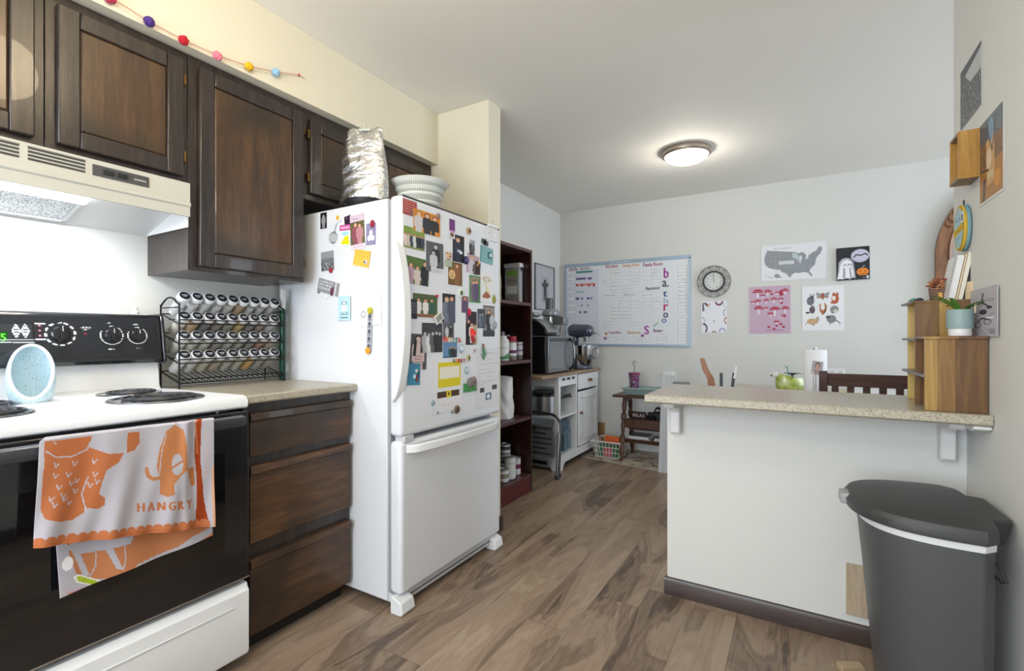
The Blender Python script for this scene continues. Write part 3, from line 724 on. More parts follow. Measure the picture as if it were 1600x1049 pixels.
def f_(c):
    r = np.random.RandomState(5)
    for k in range(26): x = r.rand(); y = .5 + r.rand() * .45; c.rect(x, y, x + .06, y + .12, '#2f3033' if k % 2 else '#a0a2a5')
    c.rect(0, 0, 1, .42, '#8e9094').line([(0, .4), (.4, .35), (1, .42)], .04, '#5a5c60')
card('photograph', 'black and white city view postcard on the fridge side', 'postcard', FS, 512, 408, 20, 30, ph(80, 110, '#6c6e71', [], f_, 6, .2), rot=2, group=PHG)
disc('magnet', 'dark red heart like magnet on the corner of the city postcard', 'magnet', FS, 518, 423, 8, M('#98293c', .4), .006, off=.002, group=MG)
# grey lettered ornament
P, W_, H_ = spot(FS, 514, 449, 33, 26); T = plane_T(P, FS[1], -14, .001)
cv = Cv(150, 100, '#8c8d93'); 
for r0, tx in ((.26, 'I LIVE AT'), (.50, 'MY MIND'), (.74, 'CRAZY')): cv.text(tx, .08, r0, .15, '#eceff2', wid=.62)
cv.rect(.82, 0, .86, 1, '#e8e8ea')
mb = MB(); sheet_mesh(mb, W_, H_ * .8, .003, cv)
mb.sph((-W_ * .42, -H_ * .42, .003), .009, M('#7c7d82', .5), 12, (1, 1.2, .4)); mb.sph((W_ * .22, -H_ * .18, .005), .011, M('#5d1f38', .5), 12, (.8, 1.9, .4)); mb.sph((W_ * .0, -H_ * .62, .003), .009, M('#dfe3e6', .4), 12, (.8, 1.3, .4))
tag(mb.build('magnet', matrix=T), 'grey lettered plaque magnet with a plum red drop on the fridge side', 'magnet', MG)
cv = Cv(160, 190, '#e9ecee'); cv.text('APPOINTMENT CARD', .25, .28, .045, '#9aa0a5', wid=.6).line([(.2, .46), (.85, .36)], .008, '#7d8287')
for y in (.55, .65, .75): cv.line([(.5, y), (.85, y - .03)], .006, '#b9bfc4')
cv.ring(.30, .66, .10, .10, .25, '#5a5d60'); cv.line([(.26, .68), (.30, .71), (.34, .68)], .012, '#5a5d60')
card('paper_sheet', 'white appointment sheet with a smiling stamp on the fridge side', 'paper', FS, 576, 482, 40, 54, cv, rot=4, curl=.002, group=PHG)
cv = Cv(60, 110, '#aed0dc'); cv.poly([(.5, .15), (.75, .6), (.25, .6)], '#e8f0f2').ring(.5, .3, .2, .08, .3, '#52656e').text('365', .2, .78, .12, '#2c4550', wid=.6).rect(.2, .86, .8, .9, '#3a5560')
card('greeting_card', 'pale blue card with a white triangle at the left of the appointment sheet', 'card', FS, 539.5, 482, 19, 38, cv, off=.005, group=PHG)
disc('magnet', 'olive yellow round magnet at the top of the grey ribbon', 'magnet', FS, 581, 486, 9, M('#b5ad2c', .4), .010, off=.007, ry=1.25, group=MG)
cv = Cv(24, 160, '#a7a9b4')
for k in range(5): cv.ell(.5, .12 + k * .19, .3, .05, '#4d4f59').ell(.5, .20 + k * .19, .4, .03, '#7d7f89')
card('ribbon', 'narrow grey patterned ribbon hanging down the fridge side', 'ribbon', FS, 579, 518, 7, 60, cv, rot=-3, off=.006, group=PHG)
P, W_, H_ = spot(FS, 577.5, 548, 12, 14); mb = MB(); T = plane_T(P, FS[1], 0, .008)
for k in range(6): a = k * PI / 3; mb.sph((.009 * math.cos(a), .009 * math.sin(a), .003), .0065, M('#e39a1c', .5), 10, (1, 1, .5))
mb.sph((0, 0, .004), .007, M('#d98c14', .5), 10, (1, 1, .6)); tag(mb.build('magnet', matrix=T), 'orange flower magnet at the foot of the grey ribbon', 'magnet', MG)
# ------------------------------------------------------------------ fridge front
PHF = 'photos and cards on the fridge door'; MF = 'magnets on the fridge door'
def pc(label, cx, cy, w_, h_, cv, rot=0, off=.0005, cat='photo', name='photograph', **k): return card(name, label, cat, FR, cx, cy, w_, h_, cv, rot=rot, off=off, group=PHF, **k)
cv = Cv(90, 90, '#9c3b3c')
for y in (.15, .32, .49, .66, .83): cv.text('NEVER DO WELL', .08, y, .10, '#d8a79f', wid=.84)
cv.rect(.5, .6, 1, 1, '#7f5a55'); pc('brick red lettered postcard at the top left of the fridge door', 640, 325, 22, 24, cv, cat='postcard', name='postcard')
def f_(c):
    c.rect(.78, .8, 1, 1, '#d98a3a')
pc('colour photo of three smiling women against orange leaves', 667, 349, 42, 34, ph(120, 110, '#c98226', [(.2, .1, 1.1, '#c9c2c6', dict(skin='#e3b592', hair='#a8794a')), (.5, .08, 1.1, '#33343a', dict(skin='#ddb091', hair='#2b1d17')), (.78, .12, 1.1, '#2a2a30', dict(skin='#ddb091', hair='#5d3522'))], f_, 11), off=.001)
disc('magnet', 'greyish brown round magnet on the photo of three women', 'magnet', FR, 684, 338, 9, M('#8f7878', .5), .005, off=.0025, group=MF)
pc('group photo of seven people on grass near the top of the fridge door', 647, 373, 33, 33, ph(120, 110, '#7f9a45', [(x, .3, .62, k, dict(skin=SK)) for x, k in ((.1, '#d9c4be'), (.24, '#c3b7b1'), (.38, '#3b4152'), (.52, '#c9cbd0'), (.66, '#33353a'), (.79, '#26282c'), (.92, '#3d4452'))], None, 12, .2, '#7a8a3e'))
pc('tall black and white photo of a kissing couple', 679, 402, 27, 46, ph(90, 150, '#57585c', [(.55, .08, .9, '#2b2c30', GR), (.42, .3, .8, '#c3c4c8', GR)], lambda c: c.rect(.3, .87, 1, 1, '#d4d6d9').text('thank you', .35, .96, .05, '#333333', wid=.5), 13, .25), rot=1, off=.0012)
cv = Cv(30, 100, '#d3cdd2'); cv.rect(0, 0, 1, .58, '#6d2c74').rect(0, .58, 1, .66, '#b58fb8').ell(.5, .8, .32, .12, '#7c5547')
pc('narrow purple and white magnet strip on the fridge door', 705.5, 358, 9, 30, cv, cat='magnet', name='magnet_strip', t=.003)
disc('magnet', 'round brown dog faced magnet near the top of the fridge door', 'magnet', FR, 732, 361, 11, M('#b08c66', .5), .006, M('#4a3426', .5), group=MF)
def f_(c): c.text('20', .38, .62, .1, '#e8eaee', bold=.01).ell(.7, .62, .14, .06, '#d8dade')
pc('dark photo of a boy in a navy sports jersey', 716, 389, 18, 42, ph(70, 150, '#17171c', [(.45, .1, .95, '#20263c', dict(skin='#d8a98d', hair='#8a6248'))], f_, 14))
cv = Cv(60, 80, '#dcdddc')
for k in range(7): cv.line([(.12, .14 + k * .12), (.5 + .3 * ((k * 37) % 3 - 1) / 2 + .1, .14 + k * .12)], .02, '#77797c')
pc('white list notepad at the top right of the fridge door', 768, 366, 16, 22, cv, cat='notepad', name='notepad', t=.004)
P, W_, H_ = spot(FR, 768, 354, 14, 10); T = plane_T(P, FR[1], 0, .003)
tag(MB().box((-W_ * .5, -.006, 0), (W_ * .5, .004, .012), WHT2).tube([(-.012, .004, .006), (-.009, .022, .006), (0, .028, .006), (.009, .022, .006), (.012, .004, .006)], .0016, STEEL, 6).build('magnetic_clip', matrix=T, bevel=.001), 'white clip with wire loops gripping the list notepad', 'clip', MF)
pc('small black and white photo of a standing pair', 737, 387, 9, 23, ph(40, 90, '#97989b', [(.35, .15, .8, '#37383b', GR), (.68, .2, .75, '#55565a', GR)], None, 15, .3))
disc('magnet', 'tiny pale round magnet above the small pair photo', 'magnet', FR, 733, 377, 3.5, M('#c7c9cc', .4), .004, group=MF)
pc('teal green card behind a round letter magnet', 760, 399, 20, 26, Cv(60, 80, '#7aa5a6').rect(0, 0, .12, 1, '#5c8b8d').noise(.06, 3), cat='card', name='greeting_card', rot=-3)
disc('magnet', 'round teal magnet with a white ring on the teal card', 'magnet', FR, 764.5, 399.5, 11, M('#3d6a73', .4), .006, M('#c6d4d6', .4), off=.003, group=MF)
P, W_, H_ = spot(FR, 757, 379, 10, 7)
tag(MB().box((-W_ / 2, -H_ / 2, 0), (W_ / 2, H_ / 2, .004), M('#3b3c3f', .5)).box((-W_ * .2, -H_ * .7, 0), (W_ * .1, H_ * .7, .004), M('#3b3c3f', .5)).build('magnet', matrix=plane_T(P, FR[1], -10, .001), bevel=.001), 'tiny dark word magnet above the teal card', 'magnet', MF)
pc('photo of a couple with a child in front of green trees', 652, 424, 36, 42, ph(120, 140, '#4f6b33', [(.22, .25, .85, '#b090a0', dict(skin=SK, hair='#7a5a3a')), (.5, .32, .8, '#cfc2bc', dict(skin=SK)), (.82, .1, 1.0, '#23262b')], None, 16, .3), rot=-2)
P, W_, H_ = spot(FR, 700, 405, 13, 24); T = plane_T(P, FR[1], 0, .001); mb = MB()
mb.box((-W_ * .4, -H_ * .5, 0), (W_ * .4, -H_ * .05, .003), M('#a6b09a', .5)); mb.sph((0, H_ * .2, .004), H_ * .25, M('#c9a983', .6), 14, (1, 1.05, .35)); mb.sph((-H_ * .16, H_ * .34, .004), H_ * .11, M('#9c7a55', .6), 10, (1, 1, .4)); mb.sph((H_ * .16, H_ * .34, .004), H_ * .11, M('#9c7a55', .6), 10, (1, 1, .4)); mb.sph((0, H_ * .14, .012), .003, M('#2a1c14', .6), 8)
tag(mb.build('magnet', matrix=T), 'tan puppy figure magnet beside the couple photo', 'magnet', MF)
pc('photo of a long haired woman with a golden dog', 711, 428, 22, 36, ph(80, 120, '#6f5327', [(.62, .08, .95, '#8a5a35', dict(skin='#dba686', hair='#7a4a22'))], lambda c: c.ell(.28, .55, .22, .2, '#d9b27a').ell(.28, .62, .06, .03, '#3a2a1c').ell(.2, .5, .03, .02, '#2a1c14').ell(.36, .5, .03, .02, '#2a1c14'), 17, .35))
disc('magnet', 'dark violet glass ball magnet in the middle of the fridge door top', 'magnet', FR, 727, 407, 13, M('#2c2045', .15, coat=.5), .009, M('#5d4d86', .2), off=.002, group=MF)
pc('photo of a couple cheek to cheek at the right of the violet magnet', 738.5, 413, 19, 30, ph(70, 100, '#b59aa5', [(.4, .12, 1.1, '#c7c0cc', dict(skin='#ddb39c', hair='#b08a60')), (.72, .3, .9, '#3a2b2b')], None, 18, .2), rot=-6)
pc('small dark brown photo corner beside a yellow star magnet', 745.5, 419, 9, 20, ph(40, 70, '#4b342c', [(.5, .2, .9, '#231a18')], None, 19, .2), rot=-6, off=.0014)
P, W_, H_ = spot(FR, 747, 411, 8, 8); pts = [((.5 + .5 * (i % 2)) * .009 * math.cos(i * PI / 5), (.5 + .5 * (i % 2)) * .009 * math.sin(i * PI / 5)) for i in range(10)]
tag(MB().prism(pts, 0, .004, M('#d9b45a', .5), 'Z').build('magnet', matrix=plane_T(P, FR[1], 0, .003)), 'small yellow star magnet on the brown photo', 'magnet', MF)
pc('green framed photo of two people in purple', 741, 452, 17, 42, border(ph(60, 140, '#8d7f73', [(.4, .2, .75, '#6b6072'), (.66, .16, .8, '#5c4d68')], None, 20, .2), .05, '#3f8a3c'), t=.003)
cv = Cv(70, 140, '#dcdcda'); cv.poly([(.2, .75), (.5, .6), (.85, .78), (.6, .86), (.15, .84)], '#9a6044').line([(.5, .65), (.45, .4), (.35, .25)], .05, '#c2b84a').line([(.45, .45), (.8, .7)], .05, '#d1c85e').ring(.5, .22, .3, .09, .3, '#b39a5c').line([(.2, .2), (.9, .24)], .03, '#a89b6c')
pc('child drawing of a yellow stemmed plant on white paper', 760, 450, 19, 46, cv, cat='drawing', name='drawing')
disc('magnet', 'olive green leaf shaped magnet at the foot of the plant drawing', 'magnet', FR, 771, 468, 9, M('#8a8e3a', .5), .006, ry=1.5, off=.002, group=MF)
pc('photo of three women sitting together in white and green', 664.5, 478, 38, 36, ph(130, 120, '#4b5a35', [(.22, .2, .8, '#dedad8', dict(skin=SK, hair='#6a4a36')), (.5, .22, .78, '#e1dcd8', dict(skin=SK, hair='#9a4a40')), (.76, .2, .8, '#2f5a48', dict(skin=SK, hair='#7a5a44'))], lambda c: c.rect(0, .86, 1, 1, '#8a5a40'), 21, .3))
P, W_, H_ = spot(FR, 682, 463, 8, 10)
hp = [(.008 * 16 / 17 * math.sin(a) ** 3, .008 / 17 * (13 * math.cos(a) - 5 * math.cos(2 * a) - 2 * math.cos(3 * a) - math.cos(4 * a)) * 1.15) for a in np.linspace(0, 2 * PI, 28)[:-1]]
tag(MB().prism(hp, 0, .005, M('#cf2c50', .35), 'Z').build('magnet', matrix=plane_T(P, FR[1], 0, .002), bevel=.001), 'bright red heart magnet holding the photo of three sitting women', 'magnet', MF)
cv = Cv(30, 90, '#22242b')
for y in (.25, .36, .47, .58, .69): cv.text('family', .12, y, .06, '#9da2ab', wid=.7)
pc('narrow black card with grey lettering near the door handle', 646, 483, 10, 31, cv, cat='card', name='greeting_card', off=.0012)
pc('dark photo of a man and woman in knitted sweaters', 701, 482, 20, 45, ph(70, 150, '#241d22', [(.34, .12, .95, '#6d7486', dict(skin='#d9ab93', hair='#8a7864')), (.72, .08, .98, '#4d5364', dict(skin='#cf9c82', hair='#2a1d18'))], None, 22, .15))
disc('magnet', 'round white magnet with a green leafy wreath', 'magnet', FR, 719.5, 458, 14, M('#dcdfd8', .4), .005, M('#59714a', .5), off=.001, group=MF)
pc('small cut out photo of a bearded man', 726, 476, 11, 26, ph(50, 90, '#8a6a72', [(.5, .02, 1.4, '#5c4c66', dict(skin='#c98f76', hair='#3a2a26'))], None, 23, .05))
P, W_, H_ = spot(FR, 684, 497, 13, 17)
tag(MB().box((-W_ / 2, -H_ / 2 * .8, 0), (W_ / 2, H_ / 2 * .8, .006), M('#d8d6d2', .5)).box((-W_ * .36, -H_ * .28, .006), (W_ * .36, H_ * .28, .0066), M('#8f9085', .5)).build('magnet', matrix=plane_T(P, FR[1], 32, .003), bevel=.001), 'tilted square white tile magnet under the sitting women photo', 'magnet', MF)
pc('large black and white portrait of a long haired woman', 653, 550, 27, 56, ph(90, 170, '#4c4a4e', [(.5, .06, 1.15, '#cdb9b8', dict(skin='#c9b0ae', hair='#241e20'))], lambda c: [c.poly([(.3, .1), (.2, .6), (.36, .62), (.42, .2)], '#1f1a1c'), c.poly([(.62, .1), (.75, .5), (.62, .55)], '#1f1a1c'), [c.ell(.35 + .09 * (k % 5), .62 + .08 * (k // 5), .03, .018, '#7f4f54') for k in range(20)]], 24, .15), rot=-2)
pc('black and white photo of five people in a garden', 675, 528, 32, 46, ph(110, 150, '#3c3d40', [(.15, .3, .7, '#a9aaad', GR), (.34, .34, .66, '#d3d4d6', GR), (.52, .3, .7, '#5a5b5e', GR), (.7, .28, .7, '#27282a', GR), (.86, .3, .7, '#2f3033', GR)], None, 25, .5), off=.0011)
pc('black and white photo of two people under dark trees', 700.5, 515, 17, 26, ph(60, 80, '#58595d', [(.35, .3, .7, '#c2c3c6', GR), (.7, .28, .7, '#2b2c2f', GR)], None, 26, .4))
# letter magnets
def letters(txt, cx, cy, step, h_, cols, lab, slope=0):
    for i, ch in enumerate(txt):
        P, W_, H_ = spot(FR, cx + i * step, cy + i * slope, step, h_)
        vs, fs, w_ = text_mesh(ch); k = H_ / .73; mb = MB()
        n_ = len(vs); v2 = [((x - w_ / 2) * k * .8, (y - .36) * k, 0) for x, y, z in vs] + [((x - w_ / 2) * k * .8, (y - .36) * k, .003) for x, y, z in vs]
        ed = {}
        for f in fs:
            for a, b in zip(f, f[1:] + f[:1]): ed[(a, b)] = 1
        sd = [(a, b, b + n_, a + n_) for (a, b) in ed if (b, a) not in ed]
        mb.add(v2, [f[::-1] for f in fs] + [tuple(a + n_ for a in f) for f in fs] + sd, M(cols[i % len(cols)], .4))
        tag(mb.build('letter_magnet', matrix=plane_T(P, FR[1], 0, .0035), smooth=False), lab % ch, 'letter magnet', 'letter magnets')
for i, ch in enumerate('MEIIYA'): pass
letters('MEI', 693.5, 530.5, 4.6, 8.5, ['#c8402e', '#d8642e', '#d8a02c'], '%s shaped letter magnet in warm red or yellow, upper word')
letters('IYA', 707.5, 531.5, 4.6, 8.5, ['#3f7a44', '#2f6a62', '#cc3a2c'], '%s shaped letter magnet at the green end of the upper word')
letters('AUBRY', 708, 563.5, 4.0, 6.5, ['#4b7a5a', '#d8a02c', '#c8402e', '#8a4a4a', '#c8402e'], '%s shaped letter magnet of the lower word')
pc('photo of a family against a blue sky under the letter magnets', 703, 547, 22, 24, ph(80, 90, '#5f86ad', [(.5, .3, .7, '#2f5a56', dict(skin=SK)), (.68, .28, .72, '#2a2b30', dict(skin=SK)), (.86, .34, .66, '#3a3b40')], None, 27, .08))
disc('magnet', 'pale blue glass globe magnet beside the blue family photo', 'magnet', FR, 719.5, 545, 12, M('#9fb3c2', .15, coat=.5), .010, M('#cfd9df', .2), off=.002, ry=1.1, group=MF)
pc('two strip photo of dark dressed people with a tan edge', 736, 513, 17, 52, ph(60, 160, '#2a2128', [(.25, .25, .6, '#141318'), (.55, .35, .6, '#d8d0cc')], lambda c: c.rect(.72, .4, 1, 1, '#b39a78').rect(0, 0, .25, .3, '#6b4a62'), 28, .2))
disc('magnet', 'crimson round magnet at the top of the two strip photo', 'magnet', FR, 732.5, 488, 9, M('#b01f3d', .4), .006, off=.002, ry=1.3, group=MF)
P, W_, H_ = spot(FR, 737.5, 524, 10, 24); T = plane_T(P, FR[1], 14, .003); mb = MB()
mb.sph((-.002, -H_ * .18, .003), H_ * .30, M('#a5262c', .5), 14, (.65, 1.1, .35)); mb.sph((.006, -H_ * .12, .007), H_ * .13, M('#dcae94', .5), 12, (1, 1, .5)); mb.cyl((.002, H_ * .06, .004), (-.004, H_ * .46, .004), H_ * .22, M('#d8231d', .5), H_ * .06); mb.sph((.002, H_ * .05, .006), H_ * .10, M('#ece8e2', .6), 10, (2.3, .7, .8))
tag(mb.build('magnet', matrix=T), 'red hatted santa figure magnet', 'magnet', MF)
pc('narrow dark blue grey photo of two people beside the santa magnet', 751.5, 498, 12, 30, ph(50, 100, '#3c424c', [(.36, .25, .7, '#6b7280', GR), (.66, .22, .7, '#565c68', GR)], None, 29, .2), off=.001)
pc('tall photo of a dancing couple at the right edge of the fridge door', 763.5, 502, 18, 48, ph(60, 150, '#8f8b86', [(.5, .15, .7, '#2f3338', dict(skin=SK)), (.75, .25, .5, '#b8bcc2')], lambda c: c.rect(0, .8, 1, 1, '#3b3e42').rect(0, 0, 1, .06, '#6a5a50'), 30, .15))
disc('magnet', 'silver grey round magnet on the dancing couple photo', 'magnet', FR, 772, 508, 10, M('#a4aab0', .25, metal=.4), .008, off=.002, ry=1.2, group=MF)
pc('small blue card of an island beach near the door handle', 646, 585, 20, 34, ph(70, 110, '#3f84a3', [], lambda c: c.ell(.7, .35, .12, .08, '#d9d2c4').ell(.75, .7, .12, .18, '#7c3f44').ell(.55, .6, .1, .1, '#c9dfe4').ell(.85, .5, .06, .2, '#2b3a4a'), 31, .05), cat='postcard', name='postcard', off=.0014, rot=-3)
cv = Cv(170, 240, '#dcdce0'); cv.rect(.17, .1, .93, .56, '#d4c41f').noise(.05, 4, 3); cv.rect(.14, .63, .88, .74, '#4c3827').rect(.44, .625, .60, .75, '#d9c22a').rect(.5, .66, .54, .71, '#3a2c1c').text('thanks', .3, .9, .05, '#c2c2c8')
cv.rect(.22, .18, .88, .40, '#e3dfcf')
pc('craft paper with a yellow block above a brown paper belt', 700, 600, 46, 84, cv, cat='craft paper', name='craft_paper')
disc('magnet', 'pale blue coin magnet at the left of the craft paper', 'magnet', FR, 675.5, 630, 9, M('#8fa6b3', .4), .004, off=.002, group=MF)
disc('magnet', 'brown button magnet at the foot of the craft paper', 'magnet', FR, 713, 640, 13, M('#6b5a4c', .6), .006, M('#4a3c32', .6), off=.002, group=MF)
for cx, cy, col, lb in ((683, 645, '#7a7f86', 'tiny grey triangular magnet low on the craft paper'), (705, 644, '#5a6068', 'tiny slate grey magnet beside the brown button magnet')):
    P, W_, H_ = spot(FR, cx, cy, 6, 6); tag(MB().prism([(-.006, -.006), (.007, -.006), (.004, .007)], 0, .003, M(col, .4), 'Z').build('magnet', matrix=plane_T(P, FR[1], 0, .002)), lb, 'magnet', MF)
cv = Cv(140, 300, '#d3d4d6')
for k, (x1, y) in enumerate(((.7, .20), (.95, .27), (.5, .36), (.8, .42), (.6, .49), (.9, .56), (.45, .60))): cv.line([(.12, y), (x1, y - .005)], .008, '#8c8f93')
cv.line([(.45, .09), (.85, .085)], .012, '#4e5154').rect(.16, .66, .34, .74, '#4a4d52').rect(.68, .64, .9, .72, '#4a4d52').rect(.4, .76, .65, .88, '#5f7186').ell(.52, .82, .07, .04, '#d5dade')
for k in range(5): cv.line([(.1 + .16 * k, .93), (.2 + .16 * k, .93)], .006, '#a9acb0')
pc('long white printed letter sheet at the lower right of the fridge door', 762, 590, 35, 92, cv, cat='letter', name='letter_sheet')
P, W_, H_ = spot(FR, 754, 550, 18, 28); T = plane_T(P, FR[1], 0, .003); mb = MB()
mb.tube([(-.004, H_ * .45, .004), (-.002, H_ * .1, .006), (.006, -H_ * .1, .006), (-.004, -H_ * .3, .005), (.002, -H_ * .45, .004)], [.004, .007, .008, .006, .002], M('#4f7a62', .5), 8); mb.sph((-.004, H_ * .34, .006), .008, M('#9c3038', .5), 10, (.8, 1.4, .5)); mb.sph((.012, -H_ * .2, .005), .006, M('#5a8a70', .5), 10, (1, 1.3, .5)); mb.sph((-.014, -H_ * .12, .005), .006, M('#8fa39a', .5), 10, (1, 1.3, .5))
tag(mb.build('magnet', matrix=T), 'red headed green mermaid like figure magnet over the letter sheet', 'magnet', MF)
P, W_, H_ = spot(FR, 734, 598, 20, 28); T = plane_T(P, FR[1], 0, .002); mb = MB()
mb.prism([(-W_ / 2, -H_ / 2), (W_ / 2, -H_ / 2), (W_ / 2, -H_ * .2), (-W_ / 2, 0)], 0, .003, M('#3f8a4a', .5), 'Z'); mb.sph((0, 0, .004), H_ * .3, M('#77716f', .5), 14, (1.1, 1, .3)); mb.sph((W_ * .22, H_ * .12, .006), H_ * .2, M('#85706c', .5), 12, (1, 1.1, .4)); mb.tube([(W_ * .34, H_ * .1, .006), (W_ * .42, -H_ * .15, .006), (W_ * .36, -H_ * .34, .006)], [.006, .004, .003], M('#85706c', .5), 8)
tag(mb.build('magnet', matrix=T), 'grey elephant on green grass magnet', 'magnet', MF)
for cx, cy, d_, c1, c2, lb in ((731.5, 559, 9, '#b9b585', '#5a5a3a', 'small cream bee magnet left of the mermaid magnet'), (728.5, 579, 9, '#93a9b2', '#c9d3d6', 'small pale blue bird magnet above the elephant magnet'), (740, 548, 6, '#cfc5cb', '#8c6a78', 'tiny pinkish shell magnet under the santa magnet')):
    disc('magnet', lb, 'magnet', FR, cx, cy, d_, M(c1, .5), .005, M(c2, .5), off=.001, ry=1.3, group=MF)
# ================================================================== ON TOP OF THE FRIDGE
q = at(566, 319, Z=FT)
SIL = NT('silver_foil'); _tc = SIL.n('TexCoord').outputs['Object']; _n = SIL.n('TexNoise', {'Vector': SIL.n('Mapping', {'Vector': _tc, 'Scale': (1.0, 1.0, 1.9)}).outputs[0], 'Scale': 11.0, 'Detail': 5.0, 'Distortion': 2.2}).outputs['Fac']
SIL = SIL.set(Base_Color=(*lin('#d2d3d4'), 1), Metallic=1.0, Roughness=.28, Normal=SIL.bump(_n, .5, .02))
T = Matrix.Translation(Vector((-1.700, 1.530, FT + .0335))) @ Matrix.Rotation(math.radians(24), 4, 'Z')
def bag(i, j, sgn):
    x = (i - .5) * (.235 - .05 * j + .015 * math.sin(j * 5)); z = j * .335 + .012 * math.sin(i * 9) * j
    th = .048 * max(0, 1 - j) ** .45 * (math.sin(PI * i) ** .6)
    e_ = math.exp(-((i - .32) / .22) ** 2)
    cr = e_ * (.005 * math.sin(j * 15 + i * 8) + .004 * math.sin(j * 41 - i * 12)) + .002 * math.sin(i * 21 + j * 11)
    return (x + .010 * math.sin(j * 7) * (1 - i), sgn * (th + .001) + cr * (1 if sgn > 0 else .5) + .01 * j, z)
mb = MB(); mb.grid(lambda i, j: bag(i, j, -1), 26, 40, SIL, T=T); mb.grid(lambda i, j: bag(i, j, 1), 26, 40, SIL, T=T)
o = tag(mb.build('foil_bag', base=(1, 1, 1)), 'tall crumpled silver foil bag standing on the fridge', 'bag')
t2 = thing('bag_clip', 'small pale clip on the top edge of the silver foil bag', 'clip', (-1.705, 1.54, FT + .36))
bm_ = M('#b9bdb5', .4); MB().cyl((-1.735, 1.53, FT + .372), (-1.68, 1.555, FT + .372), .007, bm_).build('clip_bar', t2); MB().cyl((-1.707, 1.542, FT + .373), (-1.707, 1.54, FT + .405), .004, bm_).build('clip_handle', t2)
t2 = thing('griddle_pan', 'black pan lying on the fridge in front of the silver bag', 'pan', (-1.70, 1.53, FT))
MB().lathe([(1e-6, 0), (.085, .0), (.10, .026), (.10, .030), (1e-6, .030)], (-1.68, 1.535, FT + .0025), BLKM, 32).build('pan_body', t2)
MB().tube([(-1.585, 1.56, FT + .026), (-1.55, 1.58, FT + .034), (-1.50, 1.60, FT + .032)], [.008, .009, .007], BLK, 10).build('pan_handle', t2)
# salad spinner basket
bx0, by0 = at(651, 318, Z=FT).x - .07, at(651, 318, Z=FT).y + .0
BW_ = M('#dcdfd8', .35, name='basket_plastic')
bc = (-1.555, 1.745, FT + .003)
t2 = thing('salad_basket', 'white slotted plastic salad basket on the fridge', 'basket', bc)
def br(z): return .088 + .044 * (z / .15) ** 1.7
mb = MB(); mb.lathe([(1e-6, .003), (.085, .003), (.088, .0), (.088, .006)], (0, 0, 0), BW_, 48, Matrix.Translation(Vector(bc)))
for z in (.006, .047, .083, .10): mb.lathe([(br(z), z), (br(z) + .0025, z), (br(z) + .0025, z + .010), (br(z), z + .010)], bc, BW_, 48, ring=True)
mb.lathe([(br(.134) + .001, .134), (br(.15), .15), (br(.15) + .006, .150), (br(.15) + .006, .145), (br(.134) + .003, .133)], bc, BW_, 64, ring=True)
mb.build('basket_rings', t2)
cvb_ = Cv(720, 60, '#cfd3cc')
for (z0, z1) in ((.014, .042), (.050, .078), (.086, .104), (.112, .128)):
    for k in range(90): cvb_.rect((k + .25) / 90, 1 - z1 / .15, (k + .75) / 90, 1 - z0 / .15, '#70746e')
MB().grid(lambda i, j: (bc[0] + (br(.15 * (1 - j)) + .001) * math.cos(2 * PI * i), bc[1] + (br(.15 * (1 - j)) + .001) * math.sin(2 * PI * i), bc[2] + .15 * (1 - j)), 719, 40, PRINT, cvb_.a).build('basket_wall', t2)
MB().lathe([(br(.15) + .006, .150), (br(.15) + .009, .147), (br(.15) + .006, .144)], bc, BW_, 64, ring=True).build('rim', t2)
# ================================================================== GARLAND on the soffit
t = thing('pompom_garland', 'string of coloured pompoms across the soffit above the cabinets', 'garland', (-1.845, 1.0, 2.3))
pom = [(172, -3, '#b33a52'), (233, 34, '#4a2f7d'), (287, 63, '#b5202f'), (340, 87, '#e67f93'), (389, 104, '#e0b020'), (431, 113, '#93b9d6')]
pts = [at(60, -50, X=-1.831), at(110, -33, X=-1.831)] + [at(x, y - 1, X=-1.831) for x, y, _ in pom] + [at(468, 117, X=-1.833)]
def smooth_pts(P, k=6):
    out = []
    for i in range(len(P) - 1):
        a = P[max(i - 1, 0)]; b = P[i]; c = P[i + 1]; d = P[min(i + 2, len(P) - 1)]
        for s in range(k):
            u = s / k; out.append(.5 * ((2 * b) + (c - a) * u + (2 * a - 5 * b + 4 * c - d) * u * u + (3 * b - a - 3 * c + d) * u ** 3))
    return out + [P[-1]]
sm = smooth_pts(pts)
MB().tube(sm, .0011, M('#b2564a', .8), 5).tube([p + Vector((.001, 0, -.012 * math.sin(i / len(sm) * PI))) for i, p in enumerate(sm)], .0009, M('#e8dcc8', .8), 5).build('string', t)
for i, (x, y, c) in enumerate(pom):
    p = at(x, y, X=-1.826); mb = MB(); r = .0155
    rr = random.Random(i); m = M(c, .95, bump=.8, bscale=300)
    mb.sph(p, r * .9, m, 16)
    for k in range(70):
        d = Vector((rr.gauss(0, 1), rr.gauss(0, 1), rr.gauss(0, 1))).normalized(); mb.sph(p + d * r * .82, r * .26, m, 6)
    mb.build('pompom', t)
p = at(467, 117, X=-1.834); MB().sph(p, .005, M('#b5202f', .8), 10).tube([p, p + Vector((0, .03, -.003))], .001, M('#b2564a', .8), 5).build('end_bead', t)
